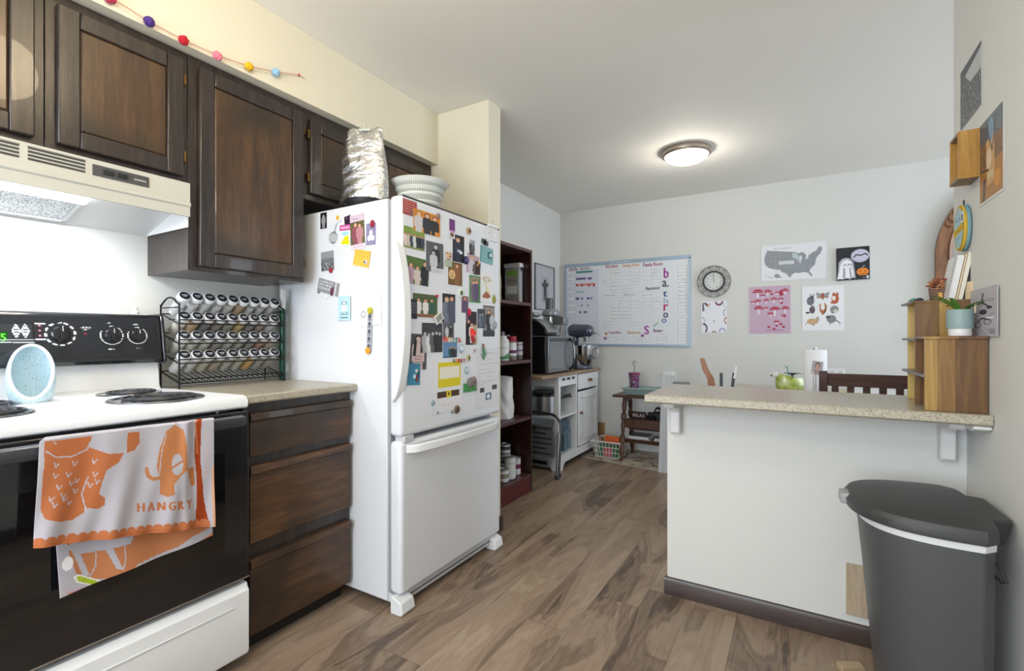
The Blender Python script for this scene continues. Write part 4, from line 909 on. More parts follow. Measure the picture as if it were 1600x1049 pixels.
# ================================================================== SPICE RACK
t = thing('spice_rack', 'four tier black wire rack of spice jars against the kitchen wall', 'spice rack', (-2.08, 1.09, .918))
ry0, ry1 = .918, 1.350; TIER = [.952, 1.028, 1.104, 1.180]
rr_ = .0026
xf = lambda z: -2.02 
for y in (ry0, ry1):
    mb = MB(); mb.cyl((-2.02, y, .918), (-2.02, y, 1.245), .0034, DKM, n=8); mb.cyl((-2.165, y, .918), (-2.165, y, 1.245), .0034, DKM, n=8)
    pts = [Vector((-2.165, y, 1.238)), Vector((-2.15, y, 1.25)), Vector((-2.12, y, 1.266)), Vector((-2.09, y, 1.271)), Vector((-2.06, y, 1.264)), Vector((-2.035, y, 1.248)), Vector((-2.02, y, 1.245))]
    mb.tube(smooth_pts(pts, 4), .0034, DKM, 8)
    mb.cyl((-2.165, y, 1.232), (-2.02, y, 1.232), rr_, DKM, n=6); mb.build('side_frame', t)
for z in TIER:
    s = MB()
    for (x, dz) in ((-2.02, -.012), (-2.02, .004), (-2.165, .03)): s.cyl((x, ry0, z + dz), (x, ry1, z + dz), rr_, DKM, n=6)
    for y in (ry0, ry1): s.cyl((-2.02, y, z - .012), (-2.165, y, z + .03), rr_, DKM, n=6)
    if z == TIER[0]:
        for k in range(19): y = ry0 + (k + .5) * (ry1 - ry0) / 19; s.tube([(-2.02, y, z + .004), (-2.02, y, z - .014), (-2.165, y, z + .022)], .0018, DKM, 5)
    else:
        s.cyl((-2.10, ry0, z + .006), (-2.10, ry1, z + .006), rr_, DKM, n=6)
    s.build('wire_shelf', t)
SP = ['#8d8c86', '#a5a49c', '#7a6a52', '#9a7446', '#6d6152', '#c9a92e', '#5b4a3a', '#8f8571', '#b0ada4']
LIDM = M('#d8dadd', .3, name='jar_lid'); JB = M('#20232b', .5, name='jar_label')
jar_proto = None
tn = ['bottom', 'second', 'third', 'top']; on = ['leftmost', 'second from left', 'third from left', 'fourth from left', 'middle', 'fourth from right', 'third from right', 'second from right', 'rightmost']
cols_ = [['#d0cfc9', '#c9cac4', '#c7bfa8', '#b7a587', '#bfb9aa', '#c4c3b0', '#e0a800', '#a8a49a', '#a69d90'], ['#b8b4aa', '#b9b5a0', '#c7c1b0', '#8d7d6c', '#a8a094', '#9b9a85', '#7b766e', '#a8643c', '#b79a78'], ['#b3ab98', '#b98a4c', '#4b4440', '#7c6250', '#8d8570', '#c4a32e', '#6c6964', '#8c6c52', '#c9c9c4'], ['#d3d5d4', '#d9dbda', '#cfd1d0', '#d4d5d3', '#b7b3ab', '#a5763e', '#bdbcb6', '#a5a49e', '#9f9c94']]
tilt = Matrix.Rotation(math.radians(54), 4, 'Y')
jmeshes = {}
for ti, z in enumerate(TIER):
    for k in range(9):
        y = ry0 + .030 + k * (ry1 - ry0 - .060) / 8
        loc = Vector((-2.128, y, z + .036)); o = bpy.data.objects.new('spice_jar', None); C.objects.link(o)
        T = Matrix.Translation(loc) @ tilt; o.matrix_world = T; WM[o.name] = T; o.empty_display_size = .03
        colname = cols_[ti][k]
        tag(o, 'lidded glass spice jar, %s on the %s tier of the rack' % (on[k], tn[ti]), 'jar', 'spice jars in the wire rack')
        if not jmeshes:
            b = MB().lathe([(1e-6, 0), (.019, 0), (.0215, .003), (.0215, .078), (.018, .086), (.018, .090)], (0, 0, 0), CLEAR, 24).build('glass', o, local=True)
            l = MB().lathe([(.0215, .086), (.0225, .087), (.0225, .103), (.0205, .106), (1e-6, .106)], (0, 0, 0), LIDM, 24).build('lid', o, local=True)
            lv = Cv(48, 48, '#d8dadd'); lv.ell(.5, .5, .45, .45, '#1d2028'); lv.rect(.26, .40, .74, .46, '#dfe2e8').rect(.34, .54, .66, .59, '#dfe2e8')
            mb = MB(); sheet_mesh(mb, .040, .040, .0, lv, 0, PRINT, Matrix.Translation(Vector((0, 0, .1066))) @ Matrix.Rotation(PI / 2 * 1, 4, 'Z'))
            mb.v = [v for v in mb.v]; keep = [f for f in mb.f if sum(mb.v[i][0] ** 2 + mb.v[i][1] ** 2 for i in f) / len(f) < .0198 ** 2]; mb.mi = [0] * len(keep); mb.f = keep
            lb = mb.build('lid_label', l, local=True, smooth=False)
            jmeshes.update(b=b, l=l, lb=lb)
        else:
            b = jmeshes['b'].copy(); C.objects.link(b); b.parent = o; l = jmeshes['l'].copy(); C.objects.link(l); l.parent = o; lb = jmeshes['lb'].copy(); C.objects.link(lb); lb.parent = l
        MB().lathe([(1e-6, .002), (.0195, .002), (.0195, .055 + .02 * ((k * 7 + ti * 3) % 3) / 2), (1e-6, .057 + .02 * ((k * 7 + ti * 3) % 3) / 2)], (0, 0, 0), M(colname, .8, bump=.5, bscale=400), 20).build('spice', o, local=True)
# green wrap tube in the corner
q = at(433, 500, X=-2.13)
t2 = thing('wrap_roll', 'tall narrow dark green roll standing in the corner by the fridge', 'roll', (-2.05, 1.375, .918))
MB().prism([(-2.075, 1.362), (-2.055, 1.362), (-2.055, 1.385), (-2.075, 1.385)], .918, 1.245, M('#0f4a34', .2, coat=.5), 'Z').build('green_sleeve', t2, bevel=.003)
MB().prism([(-2.074, 1.363), (-2.056, 1.363), (-2.056, 1.384), (-2.074, 1.384)], 1.245, 1.34, M('#cfd3d2', .4), 'Z').build('white_end', t2, bevel=.003)
# ================================================================== CEILING LAMP
lc = (-.684, 3.56, CZ)
t = thing('ceiling_lamp', 'round flush ceiling lamp with a nickel rim, lit, in the dining area', 'ceiling lamp', lc)
MB().lathe([(.165, 0), (.170, -.012), (.166, -.032), (.150, -.040), (.146, -.036)], lc, M('#a99f94', .3, metal=.9), 56).build('rim', t)
MB().lathe([(.149, -.036), (.140, -.052), (.11, -.072), (.06, -.086), (1e-6, -.091)], lc, M('#fff3e0', .4, emit=2.6, name='lamp_bowl'), 48).build('lamp_shade', t)
# ================================================================== BOOKSHELF
KX0, KX1, KY0, KY1 = -2.04, -1.66, 2.362, 3.068
t = thing('bookshelf', 'tall dark mahogany bookshelf standing behind the fridge partition', 'bookshelf', ((KX0 + KX1) / 2, (KY0 + KY1) / 2, 0))
for y in (KY0, KY1 - .02):
    MB().box((KX0, y, 0), (KX1, y + .02, 1.745), MAHOG).build('side_panel', t, bevel=.001)
MB().box((KX0, KY0 + .02, .02), (KX0 + .008, KY1 - .02, 1.73), MAHOG).build('back_panel', t, bevel=0)
SHZ = [1.745, 1.361, .953, .545, .127]
for z in SHZ:
    MB().box((KX0 + .008, KY0 + .02, z - .022), (KX1 - .001, KY1 - .02, z), MAHOGE).build('shelf', t, bevel=.001)
MB().box((KX1 - .02, KY0 + .02, 0), (KX1 - .002, KY1 - .02, .105), M('#5b2528', .35)).build('plinth', t, bevel=.001)
Z1, Z2, Z3, Z4 = 1.362, .954, .546, .128
# jar on top
q = at(791, 378, X=-1.80)
MB0 = MB().lathe([(.05, 0), (.075, .02), (.085, .06), (.082, .10), (.062, .135), (.058, .142), (.052, .136), (.07, .10), (.075, .06), (.06, .025), (1e-6, .01)], (-1.84, 2.60, 1.746), M('#6f8790', .15, alpha=.75), 40)
tag(MB0.build('glass_jar'), 'round grey blue glass jar on top of the bookshelf', 'jar')
# clear canister
def boxy(x0, x1, y0, y1, z0, z1): return ((x0, y0, z0), (x1, y1, z1))
a = at(803, 470, X=-1.72); b = at(822, 470, X=-1.72)
cy0, cy1 = at(812, 470, X=-1.72).y, 3.040; cx0, cx1 = -1.850, -1.72
t = thing('food_canister', 'clear plastic canister with green and white label on the upper bookshelf', 'canister', ((cx0 + cx1) / 2, (cy0 + cy1) / 2, Z1))
MB().box((cx0, cy0, Z1 + .001), (cx1, cy1, Z1 + .255), glass('canister_plastic', '#c9ced0', .55, .15)).build('container', t, bevel=.012, seg=3)
MB().box((cx0 + .006, cy0 + .006, Z1 + .004), (cx1 - .006, cy1 - .006, Z1 + .055), M('#7d5a44', .8, bump=.8, bscale=120)).build('food', t)
MB().box((cx0 - .004, cy0 - .004, Z1 + .255), (cx1 + .004, cy1 + .004, Z1 + .29), M('#c6cbcd', .3)).build('lid', t, bevel=.006)
MB().prism([(-.012, -.012), (.012, -.012), (.012, .012), (-.012, .012)], 0, .012, M('#1c1d20', .4), 'Z', plane_T((cx1 + .002, (cy0 + cy1) / 2, Z1 + .245), (1, 0, 0))).build('latch', t, bevel=.003)
cv = Cv(80, 110, '#c9ccca'); cv.rect(0, 0, 1, .25, '#7fae5a').rect(0, .25, 1, .6, '#a59f92').text('EGG', .08, .48, .12, '#34363a', wid=.84).text('soya', .1, .62, .08, '#5a4a3c', wid=.7).rect(.05, .68, .95, .96, '#dfe2e4').noise(.05, 2)
mb = MB(); sheet_mesh(mb, .09, .17, .0006, cv, T=plane_T(((cx0 + cx1) / 2, cy0 - .0005, Z1 + .15), (0, -1, 0))); mb.build('label', t)
# small bag beside it
def pouch(name, label, cat, c, w_, d_, h_, m, rz=0, top=.35, seed=1, group=None):
    r = random.Random(seed); ph1 = r.random() * 6
    def fn(i, j):
        a = 2 * PI * i; k = 1 - (1 - top) * max(0, (j - .45) / .55) ** 1.5
        e = 1 + .05 * math.sin(a * 3 + j * 9 + ph1) + .03 * math.sin(a * 7 + j * 17)
        sx = w_ / 2 * (1 - .06 * j); sy = d_ / 2 * k
        ca, sa = math.cos(a), math.sin(a); p = 3.2
        q_ = (abs(ca) ** p + abs(sa) ** p) ** (-1 / p)
        return (sx * ca * q_ * e, sy * sa * q_ * e, h_ * j + .006 * math.sin(a * 2 + ph1) * j)
    T = Matrix.Translation(Vector(c)) @ Matrix.Rotation(rz, 4, 'Z'); mb = MB(); mb.grid(fn, 40, 22, m, T=T)
    k = len(mb.v); mb.add([fn(i / 40, 1) for i in range(40)], [tuple(range(40))], m, T); mb.add([fn(i / 40, 0) for i in range(40)], [tuple(range(40))], m, T)
    return tag(mb.build(name), label, cat, group)
pouch('snack_bag', 'small pale green snack bag beside the clear canister', 'bag', (-1.79, at(789, 455, X=-1.72).y - .03, Z1 + .001), .10, .10, .175, M('#8f9c86', .35, coat=.3, var=.6, bscale=30), .4, .2, 3)
# third shelf: bottle and spice tins
def bottle(name, label, cat, c, prof, m, capprof=None, capm=None, lab=None, group=None):
    t = thing(name, label, cat, c, group=group)
    MB().lathe(prof, c, m, 28).build('bottle_body', t)
    if capprof: MB().lathe(capprof, c, capm, 24).build('cap', t)
    if lab:
        r, z0, z1, cv = lab
        aim = math.atan2(-c[1], -c[0]); mb = MB()
        mb.grid(lambda i, j: (c[0] + r * math.cos(aim - 1.3 + 2.6 * i), c[1] + r * math.sin(aim - 1.3 + 2.6 * i), c[2] + z1 + (z0 - z1) * j), 40, 40, PRINT, cv.a); mb.build('label', t)
    return t
def lab(bg, bands, txt=None, tc='#555555'):
    c = Cv(60, 60, bg)
    for y0, y1, col in bands: c.rect(0, y0, 1, y1, col)
    if txt: c.text(txt, .2, .4, .12, tc, wid=.6)
    return c
p = at(791, 566, X=-1.72)
cvb = lab('#e3e5e4', [], 'AIRBORNE', '#3a3c3e'); cvb.poly([(0, .6), (.5, .85), (1, .55), (1, 1), (0, 1)], '#4f8a5a')
bottle('supplement_bottle', 'white plastic bottle with green leaf label on the middle bookshelf', 'bottle', (-1.74, p.y - .015, Z2 + .001), [(1e-6, 0), (.042, 0), (.045, .004), (.045, .135), (.035, .15), (.026, .152)], M('#d7d9d8', .3), [(.028, .152), (.028, .168), (1e-6, .17)], M('#dadcdb', .4), (.0456, .01, .125, cvb))
p = at(804, 563, X=-1.72)
bottle('seasoning_jar', 'seasoning jar with crimson cap on the middle bookshelf', 'jar', (-1.735, p.y - .01, Z2 + .001), [(1e-6, 0), (.030, 0), (.032, .003), (.032, .125), (.030, .13)], M('#8f857c', .3), [(.032, .13), (.033, .132), (.033, .165), (1e-6, .168)], M('#a3203f', .35), (.0326, .03, .12, lab('#dcdde0', [(.55, .8, '#6b3560')])), 'seasoning jars on the bookshelf')
p = at(814, 562, X=-1.74)
bottle('seasoning_jar', 'seasoning jar with pale silver cap right of the crimson capped jar', 'jar', (-1.76, p.y + .01, Z2 + .001), [(1e-6, 0), (.030, 0), (.032, .003), (.032, .10), (.030, .105)], M('#8b8680', .3), [(.031, .105), (.033, .107), (.033, .125), (1e-6, .127)], M('#b9bcc0', .3), (.0326, .03, .10, lab('#d9dbdf', [(.45, .6, '#8a7a9c')])), 'seasoning jars on the bookshelf')
p = at(798, 530, X=-1.84)
bottle('seasoning_jar', 'tall seasoning jar with crimson cap behind the others on the bookshelf', 'jar', (-1.86, p.y + .0, Z2 + .001), [(1e-6, 0), (.028, 0), (.030, .003), (.030, .15), (.028, .155)], M('#b0385a', .4), [(.028, .155), (.028, .175), (.010, .18), (.010, .2), (1e-6, .2)], M('#c4c7ca', .3), None, 'seasoning jars on the bookshelf')
p = at(788, 530, X=-1.84)
bottle('dispenser_bottle', 'clear bottle with grey nozzle behind the green leaf bottle', 'bottle', (-1.86, p.y + .01, Z2 + .001), [(1e-6, 0), (.03, 0), (.03, .15), (.015, .17)], M('#bcc1c4', .2), [(.015, .17), (.015, .195), (.008, .2), (1e-6, .205)], M('#9a9ea2', .3), None)
p = at(796, 655, X=-1.76)
pouch('flour_bag', 'crumpled white paper bag on the fourth bookshelf', 'bag', (-1.80, p.y - .03, Z3 + .001), .15, .16, .29, M('#dfe0e0', .6, bump=.3, bscale=25), .3, .12, 6)
pouch('paper_packet', 'small folded pale packet behind the white paper bag', 'packet', (-1.94, p.y + .05, Z3 + .001), .09, .08, .09, M('#c9c6c8', .6), .2, .2, 8)
# cans
def can(cx, cy, z, r, h_, lb, nm='food_can', bands=None, bg='#d9dadb'):
    c = (cx, cy, z); t = thing(nm, lb, 'can', c, group='cans on the bottom bookshelf')
    MB().lathe([(1e-6, .0), (r * .96, 0), (r, .003), (r * .985, .006), (r * .985, h_ - .006), (r, h_ - .003), (r * .94, h_), (r * .92, h_ - .003), (1e-6, h_ - .003)], c, M('#b5b8bb', .3, metal=.8), 28).build('can_body', t)
    aim = math.atan2(-cy, -cx); mb = MB(); cv = lab(bg, bands or [], None)
    mb.grid(lambda i, j: (cx + (r * .99) * math.cos(aim - 1.6 + 3.2 * i), cy + (r * .99) * math.sin(aim - 1.6 + 3.2 * i), z + h_ - .008 + (-h_ + .016) * j), 30, 30, PRINT, cv.a); mb.build('label', t)
for px_, pz, X, r, h_, z, lb, bands in ((797, 756, -1.73, .040, .155, Z4, 'tall white can at the front left of the bottom bookshelf', [(.25, .3, '#9aa0a6')]),
        (807, 752, -1.74, .030, .125, Z4, 'white can with purple spot in the middle of the bottom bookshelf', [(.35, .65, '#7c2f5a')]),
        (818, 748, -1.745, .036, .125, Z4, 'white can at the right end of the bottom bookshelf', [(.6, .75, '#a8b5a8')]),
        (787, 762, -1.73, .036, .085, Z4, 'short can at the left end of the bottom bookshelf', [(.3, .7, '#8d8a76')]),
        (802, 735, -1.83, .037, .11, Z4, 'can in the back row of the bottom bookshelf, left', [(.5, .8, '#7a7c80')]),
        (815, 735, -1.85, .037, .11, Z4, 'can in the back row of the bottom bookshelf, right', [(.2, .3, '#7a7c80')]),
        (790, 735, -1.83, .037, .11, Z4, 'can in the back row, leftmost on the bottom bookshelf', [(.1, .3, '#55585d')])):
    p = at(px_, pz, X=X); can(X, p.y, z + .001, r, h_, lb, bands=bands)
p = at(790, 735, X=-1.83); can(-1.83, p.y, Z4 + .112, .036, .10, 'patterned can stacked on the leftmost back can of the bookshelf', bands=[(.1, .4, '#4a4c50'), (.6, .8, '#8d9094')])
# ================================================================== KITCHEN CART
CX0, CX1, CY0, CY1 = -2.16, -1.70, 3.60, 4.50
t = thing('kitchen_cart', 'white kitchen cart with wooden top, drawer and cupboard by the back wall', 'kitchen cart', ((CX0 + CX1) / 2, 4.05, 0))
BUTCH = wood('butcher_block', [(.3, '#78644f'), (.5, '#957f67'), (.7, '#ab967c')], 'Y', 1.0, .4)
MB().box((CX0 - .01, 3.585, .787), (CX1 + .02, CY1 + .03, .812), BUTCH).build('table_top', t, bevel=.003)
MB().box((CX0 - .01, 3.26, .787), (CX1 + .02, 3.582, .812), BUTCH).build('drop_leaf', t, bevel=.003)
P4 = MB()
for x, y in ((CX1 - .04, CY0), (CX0, CY0), (CX1 - .04, CY1 - .04), (CX0, CY1 - .04)): 
    MB().box((x, y, .06), (x + .04, y + .04, .787), WPAINT).build('corner_post', t, bevel=.002)
ym = 3.995
MB().box((CX0 + .01, ym - .012, .09), (CX1 - .01, ym + .012, .785), WPAINT).build('divider', t)
MB().box((CX0 + .01, CY1 - .02, .09), (CX1 - .01, CY1 - .002, .785), WPAINT).build('end_panel', t)
MB().box((CX0 + .004, CY0 + .02, .09), (CX0 + .016, CY1, .785), WPAINT).build('back_panel', t)
MB().box((CX0 + .012, CY0 + .008, .10), (CX1 - .005, CY1 - .01, .12), WPAINT).build('bottom_board', t)
MB().box((CX0 + .012, CY0 + .008, .43), (CX1 - .012, ym - .012, .446), WPAINT).build('shelf', t)
MB().box((CX0 + .04, CY0 + .004, .70), (CX1 - .04, CY0 + .018, .787), WPAINT).build('apron', t)
MB().box((CX1 - .018, CY0 + .04, .70), (CX1 - .002, ym, .787), WPAINT).build('apron', t)
# base skirt with bracket feet
for (ax, c0, c1) in (('X', CY0, CY1), ('Y', CX0, CX1)):
    w_ = c1 - c0; poly = [(c0, 0), (c0 + .06, 0), (c0 + .075, .035), (c0 + .11, .06), (c1 - .11, .06), (c1 - .075, .035), (c1 - .06, 0), (c1, 0), (c1, .115), (c0, .115)]
    if ax == 'X': MB().prism(poly, CX1 - .006, CX1 + .010, WPAINT, 'X').build('skirt', t, bevel=.002)
    else: MB().prism(poly, CY0 - .008, CY0 + .008, WPAINT, 'Y').build('skirt', t, bevel=.002)
# cut-out trim on the apron
mb = MB()
for k in range(3):
    yc = CY0 + .10 + k * .10
    for s_ in (-1, 1): mb.lathe([(.010, 0), (.013, .002), (.010, .004), (.008, .002)], (0, 0, 0), M('#2c2a28', .6), 12, plane_T((CX1 - .002, yc + s_ * .017, .757), (1, 0, 0)))
    mb.box((CX1 - .003, yc - .012, .754), (CX1 + .001, yc + .012, .760), M('#2c2a28', .6))
mb.build('apron_ornament', t)
dr = MB().box((CX1 - .012, ym + .02, .64), (CX1 + .004, CY1 - .03, .78), WPAINT).build('drawer', t, bevel=.004)
KNB = M('#6b4326', .35, coat=.3)
def knob(parent, x, y, z, r=.014):
    MB().lathe([(r * .5, 0), (r * .45, .008), (r, .012), (r * 1.05, .02), (r * .7, .026), (1e-6, .027)], (0, 0, 0), KNB, 18, plane_T((x, y, z), (1, 0, 0))).build('knob', parent)
knob(dr, CX1 + .004, 4.24, .715); knob(dr, CX1 + .004, 4.275, .715)
dd = MB().box((CX1 - .012, ym + .02, .13), (CX1 + .004, CY1 - .03, .62), WPAINT).build('door', t, bevel=.004)
fr_ = MB(); y0, y1, z0, z1 = ym + .075, CY1 - .085, .185, .565
for (a, b) in (((CX1 + .004, y0, z0), (CX1 + .010, y0 + .012, z1)), ((CX1 + .004, y1 - .012, z0), (CX1 + .010, y1, z1)), ((CX1 + .004, y0, z0), (CX1 + .010, y1, z0 + .012)), ((CX1 + .004, y0, z1 - .012), (CX1 + .010, y1, z1))): fr_.box(a, b, WPAINT)
for k in range(7): yy = y0 + .03 + k * (y1 - y0 - .06) / 6; fr_.box((CX1 + .004, yy - .0015, z0 + .03), (CX1 + .006, yy + .0015, z1 - .03), WPAINT)
fr_.build('door_moulding', dd, bevel=.002); knob(dd, CX1 + .004, ym + .05, .43, .013)
# pot on the cart shelf
pc_ = (-1.92, 3.76, .447)
t = thing('slow_cooker', 'steel slow cooker with black rim on the upper shelf of the cart', 'slow cooker', pc_)
MB().lathe([(.02, .0), (.125, .0), (.14, .01), (.145, .16), (.14, .165)], pc_, M('#9a9b9d', .28, metal=.9), 40).build('pot_body', t)
MB().lathe([(.142, .165), (.155, .170), (.155, .182), (.13, .19), (.13, .185)], pc_, BLK, 40).build('rim', t)
MB().lathe([(.13, .185), (.09, .205), (.03, .215), (1e-6, .215)], pc_, glass('pot_glass', '#8a8f92', .5, .1), 32).build('lid', t)
MB().tube([(-1.80, 3.66, .55), (-1.77, 3.66, .50), (-1.76, 3.67, .46), (-1.74, 3.68, .449)], .003, M('#cfd2d4', .4), 6).build('power_cord', t)
# lower shelf items
o = MB().box((-2.05, 3.66, .122), (-1.80, 3.90, .20), M('#3b3d40', .5)).build('baking_tin', bevel=.006); tag(o, 'dark grey baking tin on the lower shelf of the cart', 'baking tin')
t = thing('steel_bowl', 'small steel bowl on the baking tin in the cart', 'bowl', (-1.86, 3.72, .202)); MB().lathe([(.02, 0), (.05, .02), (.065, .05), (.068, .052), (.062, .05), (.048, .022), (1e-6, .004)], (-1.86, 3.72, .202), STEEL, 28).build('bowl_body', t)
t = thing('water_bottle', 'tall blue grey bottle standing in the right bay of the cart', 'bottle', (-1.78, 3.945, .121)); MB().lathe([(1e-6, 0), (.03, 0), (.032, .004), (.032, .17), (.02, .20), (.02, .22)], (-1.78, 3.945, .121), M('#6c8290', .25), 24).build('bottle_body', t); MB().lathe([(.021, .215), (.021, .24), (1e-6, .242)], (-1.78, 3.945, .121), M('#39434c', .4), 20).build('cap', t)
rk = MB(); m_ = M('#5c7482', .35)
for k in range(5): rk.tube([(-1.74, 3.77 + k * .03, .30), (-1.75, 3.775 + k * .03, .38 + .01 * (k % 2)), (-1.77, 3.78 + k * .03, .40)], .006, m_, 6)
rk.box((-1.80, 3.76, .27), (-1.73, 3.91, .302), m_); rk.box((-1.80, 3.80, .121), (-1.74, 3.86, .27), m_)
tag(rk.build('gadget_holder', bevel=.002), 'blue grey utensil holder inside the open bay of the cart', 'holder')
wt = MB()
for k in range(4): wt.tube([(-1.74, 3.76 + k * .04, .60 - k * .004), (-1.73, 3.78 + k * .04, .615), (-1.74, 3.80 + k * .04, .60)], .007, M('#3c4046', .4, metal=.5), 6)
wt.cyl((-1.74, 3.75, .595), (-1.74, 3.95, .585), .006, M('#3c4046', .4, metal=.5)); wt.cyl((-1.76, 3.72, .447), (-1.75, 3.75, .60), .004, M('#3c4046', .4, metal=.5))
tag(wt.build('utensil_rack'), 'small dark metal utensil rack behind the open bay of the cart', 'rack')
# ================================================================== STEP STOOL
t = thing('step_stool', 'folded grey step stool with chrome legs leaning on the cart', 'step stool', (-1.82, 3.42, 0))
LEGG = M('#6f7275', .35, metal=.4)
fa, fb = -2.10, -1.615
pts = [(fb + .005, 3.40, .012), (fb + .006, 3.44, .30), (fb + .0, 3.455, .42), (fb - .02, 3.458, .46), (fb - .06, 3.46, .49), (fb - .13, 3.462, .50), (-1.86, 3.462, .505), (fa + .13, 3.462, .50), (fa + .05, 3.46, .48), (fa, 3.455, .43), (fa, 3.44, .30), (fa, 3.40, .012)]
MB().tube(smooth_pts([Vector(p) for p in pts], 5), .011, M('#3e4144', .3, metal=.5), 10).build('hoop_frame', t)
for x in (fb - .008, fa + .02): 
    l = MB().cyl((x, 3.405, .012), (x + .002, 3.445, .36), .013, CHROME, n=14).build('leg', t)
    MB().cyl((x, 3.403, 0), (x, 3.407, .03), .016, BLKM, n=12).build('rubber_foot', l)
    l = MB().cyl((x - .012, 3.475, .012), (x - .012, 3.462, .33), .010, CHROME, n=12).build('leg', t)
    MB().cyl((x - .012, 3.476, 0), (x - .012, 3.474, .028), .013, BLKM, n=12).build('rubber_foot', l)
def step(z0, z1, x0, x1, yt, nm):
    mb = MB(); mb.box((x0, yt, z0), (x1, yt + .018, z1), M('#5e6265', .5)); s_ = mb.build(nm, t, bevel=.012, seg=3)
    g = MB(); n = 6
    for k in range(n):
        z = z0 + .03 + (z1 - z0 - .06) * k / (n - 1); g.box((x0 + .02 + .02 * (k % 2), yt - .002, z - .006), (x1 - .02 - .05 * (k % 3 == 1), yt + .002, z + .006), M('#232527', .6))
    g.build('tread_groove', s_)
step(.155, .415, fa + .04, fb - .045, 3.425, 'step'); step(.07, .145, fa + .06, fb - .09, 3.435, 'step')
MB().box((-1.98, 3.42, .36), (-1.82, 3.427, .40), M('#2c2e30', .5)).build('hand_slot', t, bevel=.004)
# ================================================================== MICROWAVE
mx0, mx1, my0, my1, mz0, mz1 = -2.13, -1.72, 3.452, 3.94, .826, 1.122
t = thing('microwave_oven', 'black and steel microwave with looped handle on the cart', 'microwave', (-1.93, 3.70, .812))
MB().box((mx0, my0, mz0), (mx1 - .03, my1, mz1), BLK).build('microwave_body', t, bevel=.004)
d = MB().box((mx1 - .03, my0, mz0), (mx1, my1, mz1), M('#8c9095', .28, metal=.7)).build('door', t, bevel=.003)
MB().box((mx1 - .002, my0 + .02, mz0 + .03), (mx1 + .0012, my1 - .13, mz1 - .075), M('#6f757b', .08, coat=.6)).build('window', d)
MB().box((mx1 - .002, my0 + .02, mz1 - .045), (mx1 + .001, my1 - .02, mz1 - .015), M('#3c4045', .2)).build('control_strip', d)
hy = my1 - .075
pts = [(mx1, hy, mz1 - .02), (mx1 + .03, hy, mz1 - .05), (mx1 + .042, hy, mz1 - .10), (mx1 + .045, hy, (mz0 + mz1) / 2), (mx1 + .042, hy, mz0 + .07), (mx1 + .025, hy, mz0 + .03), (mx1, hy, mz0 + .005)]
MB().tube(smooth_pts([Vector(p) for p in pts]), .011, BLK, 10).build('handle', d)
for x in (mx0 + .04, mx1 - .05):
    for y in (my0 + .04, my1 - .04): MB().cyl((x, y, .812), (x, y, mz0 + .002), .014, BLKM).build('foot', t)
# juicer/air fryer on the microwave
jt = mz1 + .001
t = thing('coffee_maker', 'black rounded coffee machine at the left on top of the microwave', 'coffee maker', (-1.90, 3.55, jt))
MB().prism([(-2.05, 0), (-1.75, 0), (-1.735, .03), (-1.76, .07), (-1.84, .13), (-1.93, .155), (-2.05, .16)], 3.46, 3.66, BLK, 'Y', Matrix.Translation((0, 0, jt))).build('machine_body', t, bevel=.012, seg=3)
MB().prism([(-2.03, .16), (-1.90, .16), (-1.86, .175), (-1.88, .20), (-2.03, .20)], 3.50, 3.62, M('#b9bcc0', .3, metal=.6), 'Y', Matrix.Translation((0, 0, jt))).build('lid', t, bevel=.008)
MB().prism([(-1.757, .066), (-1.733, .03), (-1.728, .032), (-1.752, .075), (-1.83, .137), (-1.84, .131)], 3.455, 3.665, STEEL, 'Y', Matrix.Translation((0, 0, jt))).build('trim_strip', t)
jc = (-1.87, 3.80, jt)
t = thing('juicer', 'silver juicer with clear feed chute on top of the microwave', 'juicer', jc)
MB().lathe([(.075, 0), (.085, .01), (.078, .03), (.072, .12), (.068, .17), (.076, .18), (.076, .21), (.06, .225), (.045, .228)], jc, M('#a9abae', .25, metal=.8), 36).build('juicer_body', t)
MB().lathe([(.076, .178), (.082, .185), (.08, .212), (.06, .235), (.038, .24)], jc, glass('juicer_cover', '#9aa0a4', .7, .1), 36).build('cover', t)
MB().lathe([(.034, .235), (.034, .33), (.036, .332), (.030, .332), (.030, .235)], (jc[0], jc[1] - .03, jc[2]), glass('chute', '#5d6266', .6, .08), 28).build('feed_chute', t)
MB().tube([(jc[0] - .02, jc[1] + .07, jt + .12), (jc[0], jc[1] + .12, jt + .15), (jc[0] + .02, jc[1] + .15, jt + .10), (jc[0] + .02, jc[1] + .14, jt + .04), (jc[0], jc[1] + .10, jt + .008), (jc[0] - .01, jc[1] + .06, jt + .03), (jc[0], jc[1] + .12, jt + .11)], .004, BLKM, 6).build('power_cord', t)
MB().prism([(0, 0), (.10, -.005), (.105, .06), (.0, .09)], -.05, .05, M('#8d9195', .3, metal=.7), 'Y', Matrix.Translation((jc[0] + .055, jc[1] - .02, jt + .10))).build('spout', t, bevel=.006)
# ================================================================== STAND MIXER
mm = NT('mixer_enamel'); mm = mm.set(Base_Color=(*lin('#3d4358'), 1), Roughness=.16, Coat_Weight=.6)
sc = at(912, 577, Z=.813); mxp = at(903, 576, Z=.813)
t = thing('stand_mixer', 'navy stand mixer with steel bowl on the wooden cart top', 'stand mixer', mxp, 0)
A = math.radians(-8)   # head points to the right along +Y with a little +X
Tm = Matrix.Translation(mxp) @ Matrix.Rotation(A, 4, 'Z') @ Matrix.Diagonal((.92, 1.30, 1.20, 1))
MB().prism([(-.11 + .22 * i / 20 * 1, 0) for i in range(0)] or [(.05 * math.cos(a) * 2.0 + .05, .10 * math.sin(a)) for a in np.linspace(0, 2 * PI, 28)[:-1]], 0, .028, mm, 'Z', Tm).prism([(-.11, -.055), (.0, -.055), (.0, .055), (-.11, .055)], .0, .03, mm, 'Z', Tm).build('base', t, bevel=.01, seg=3)
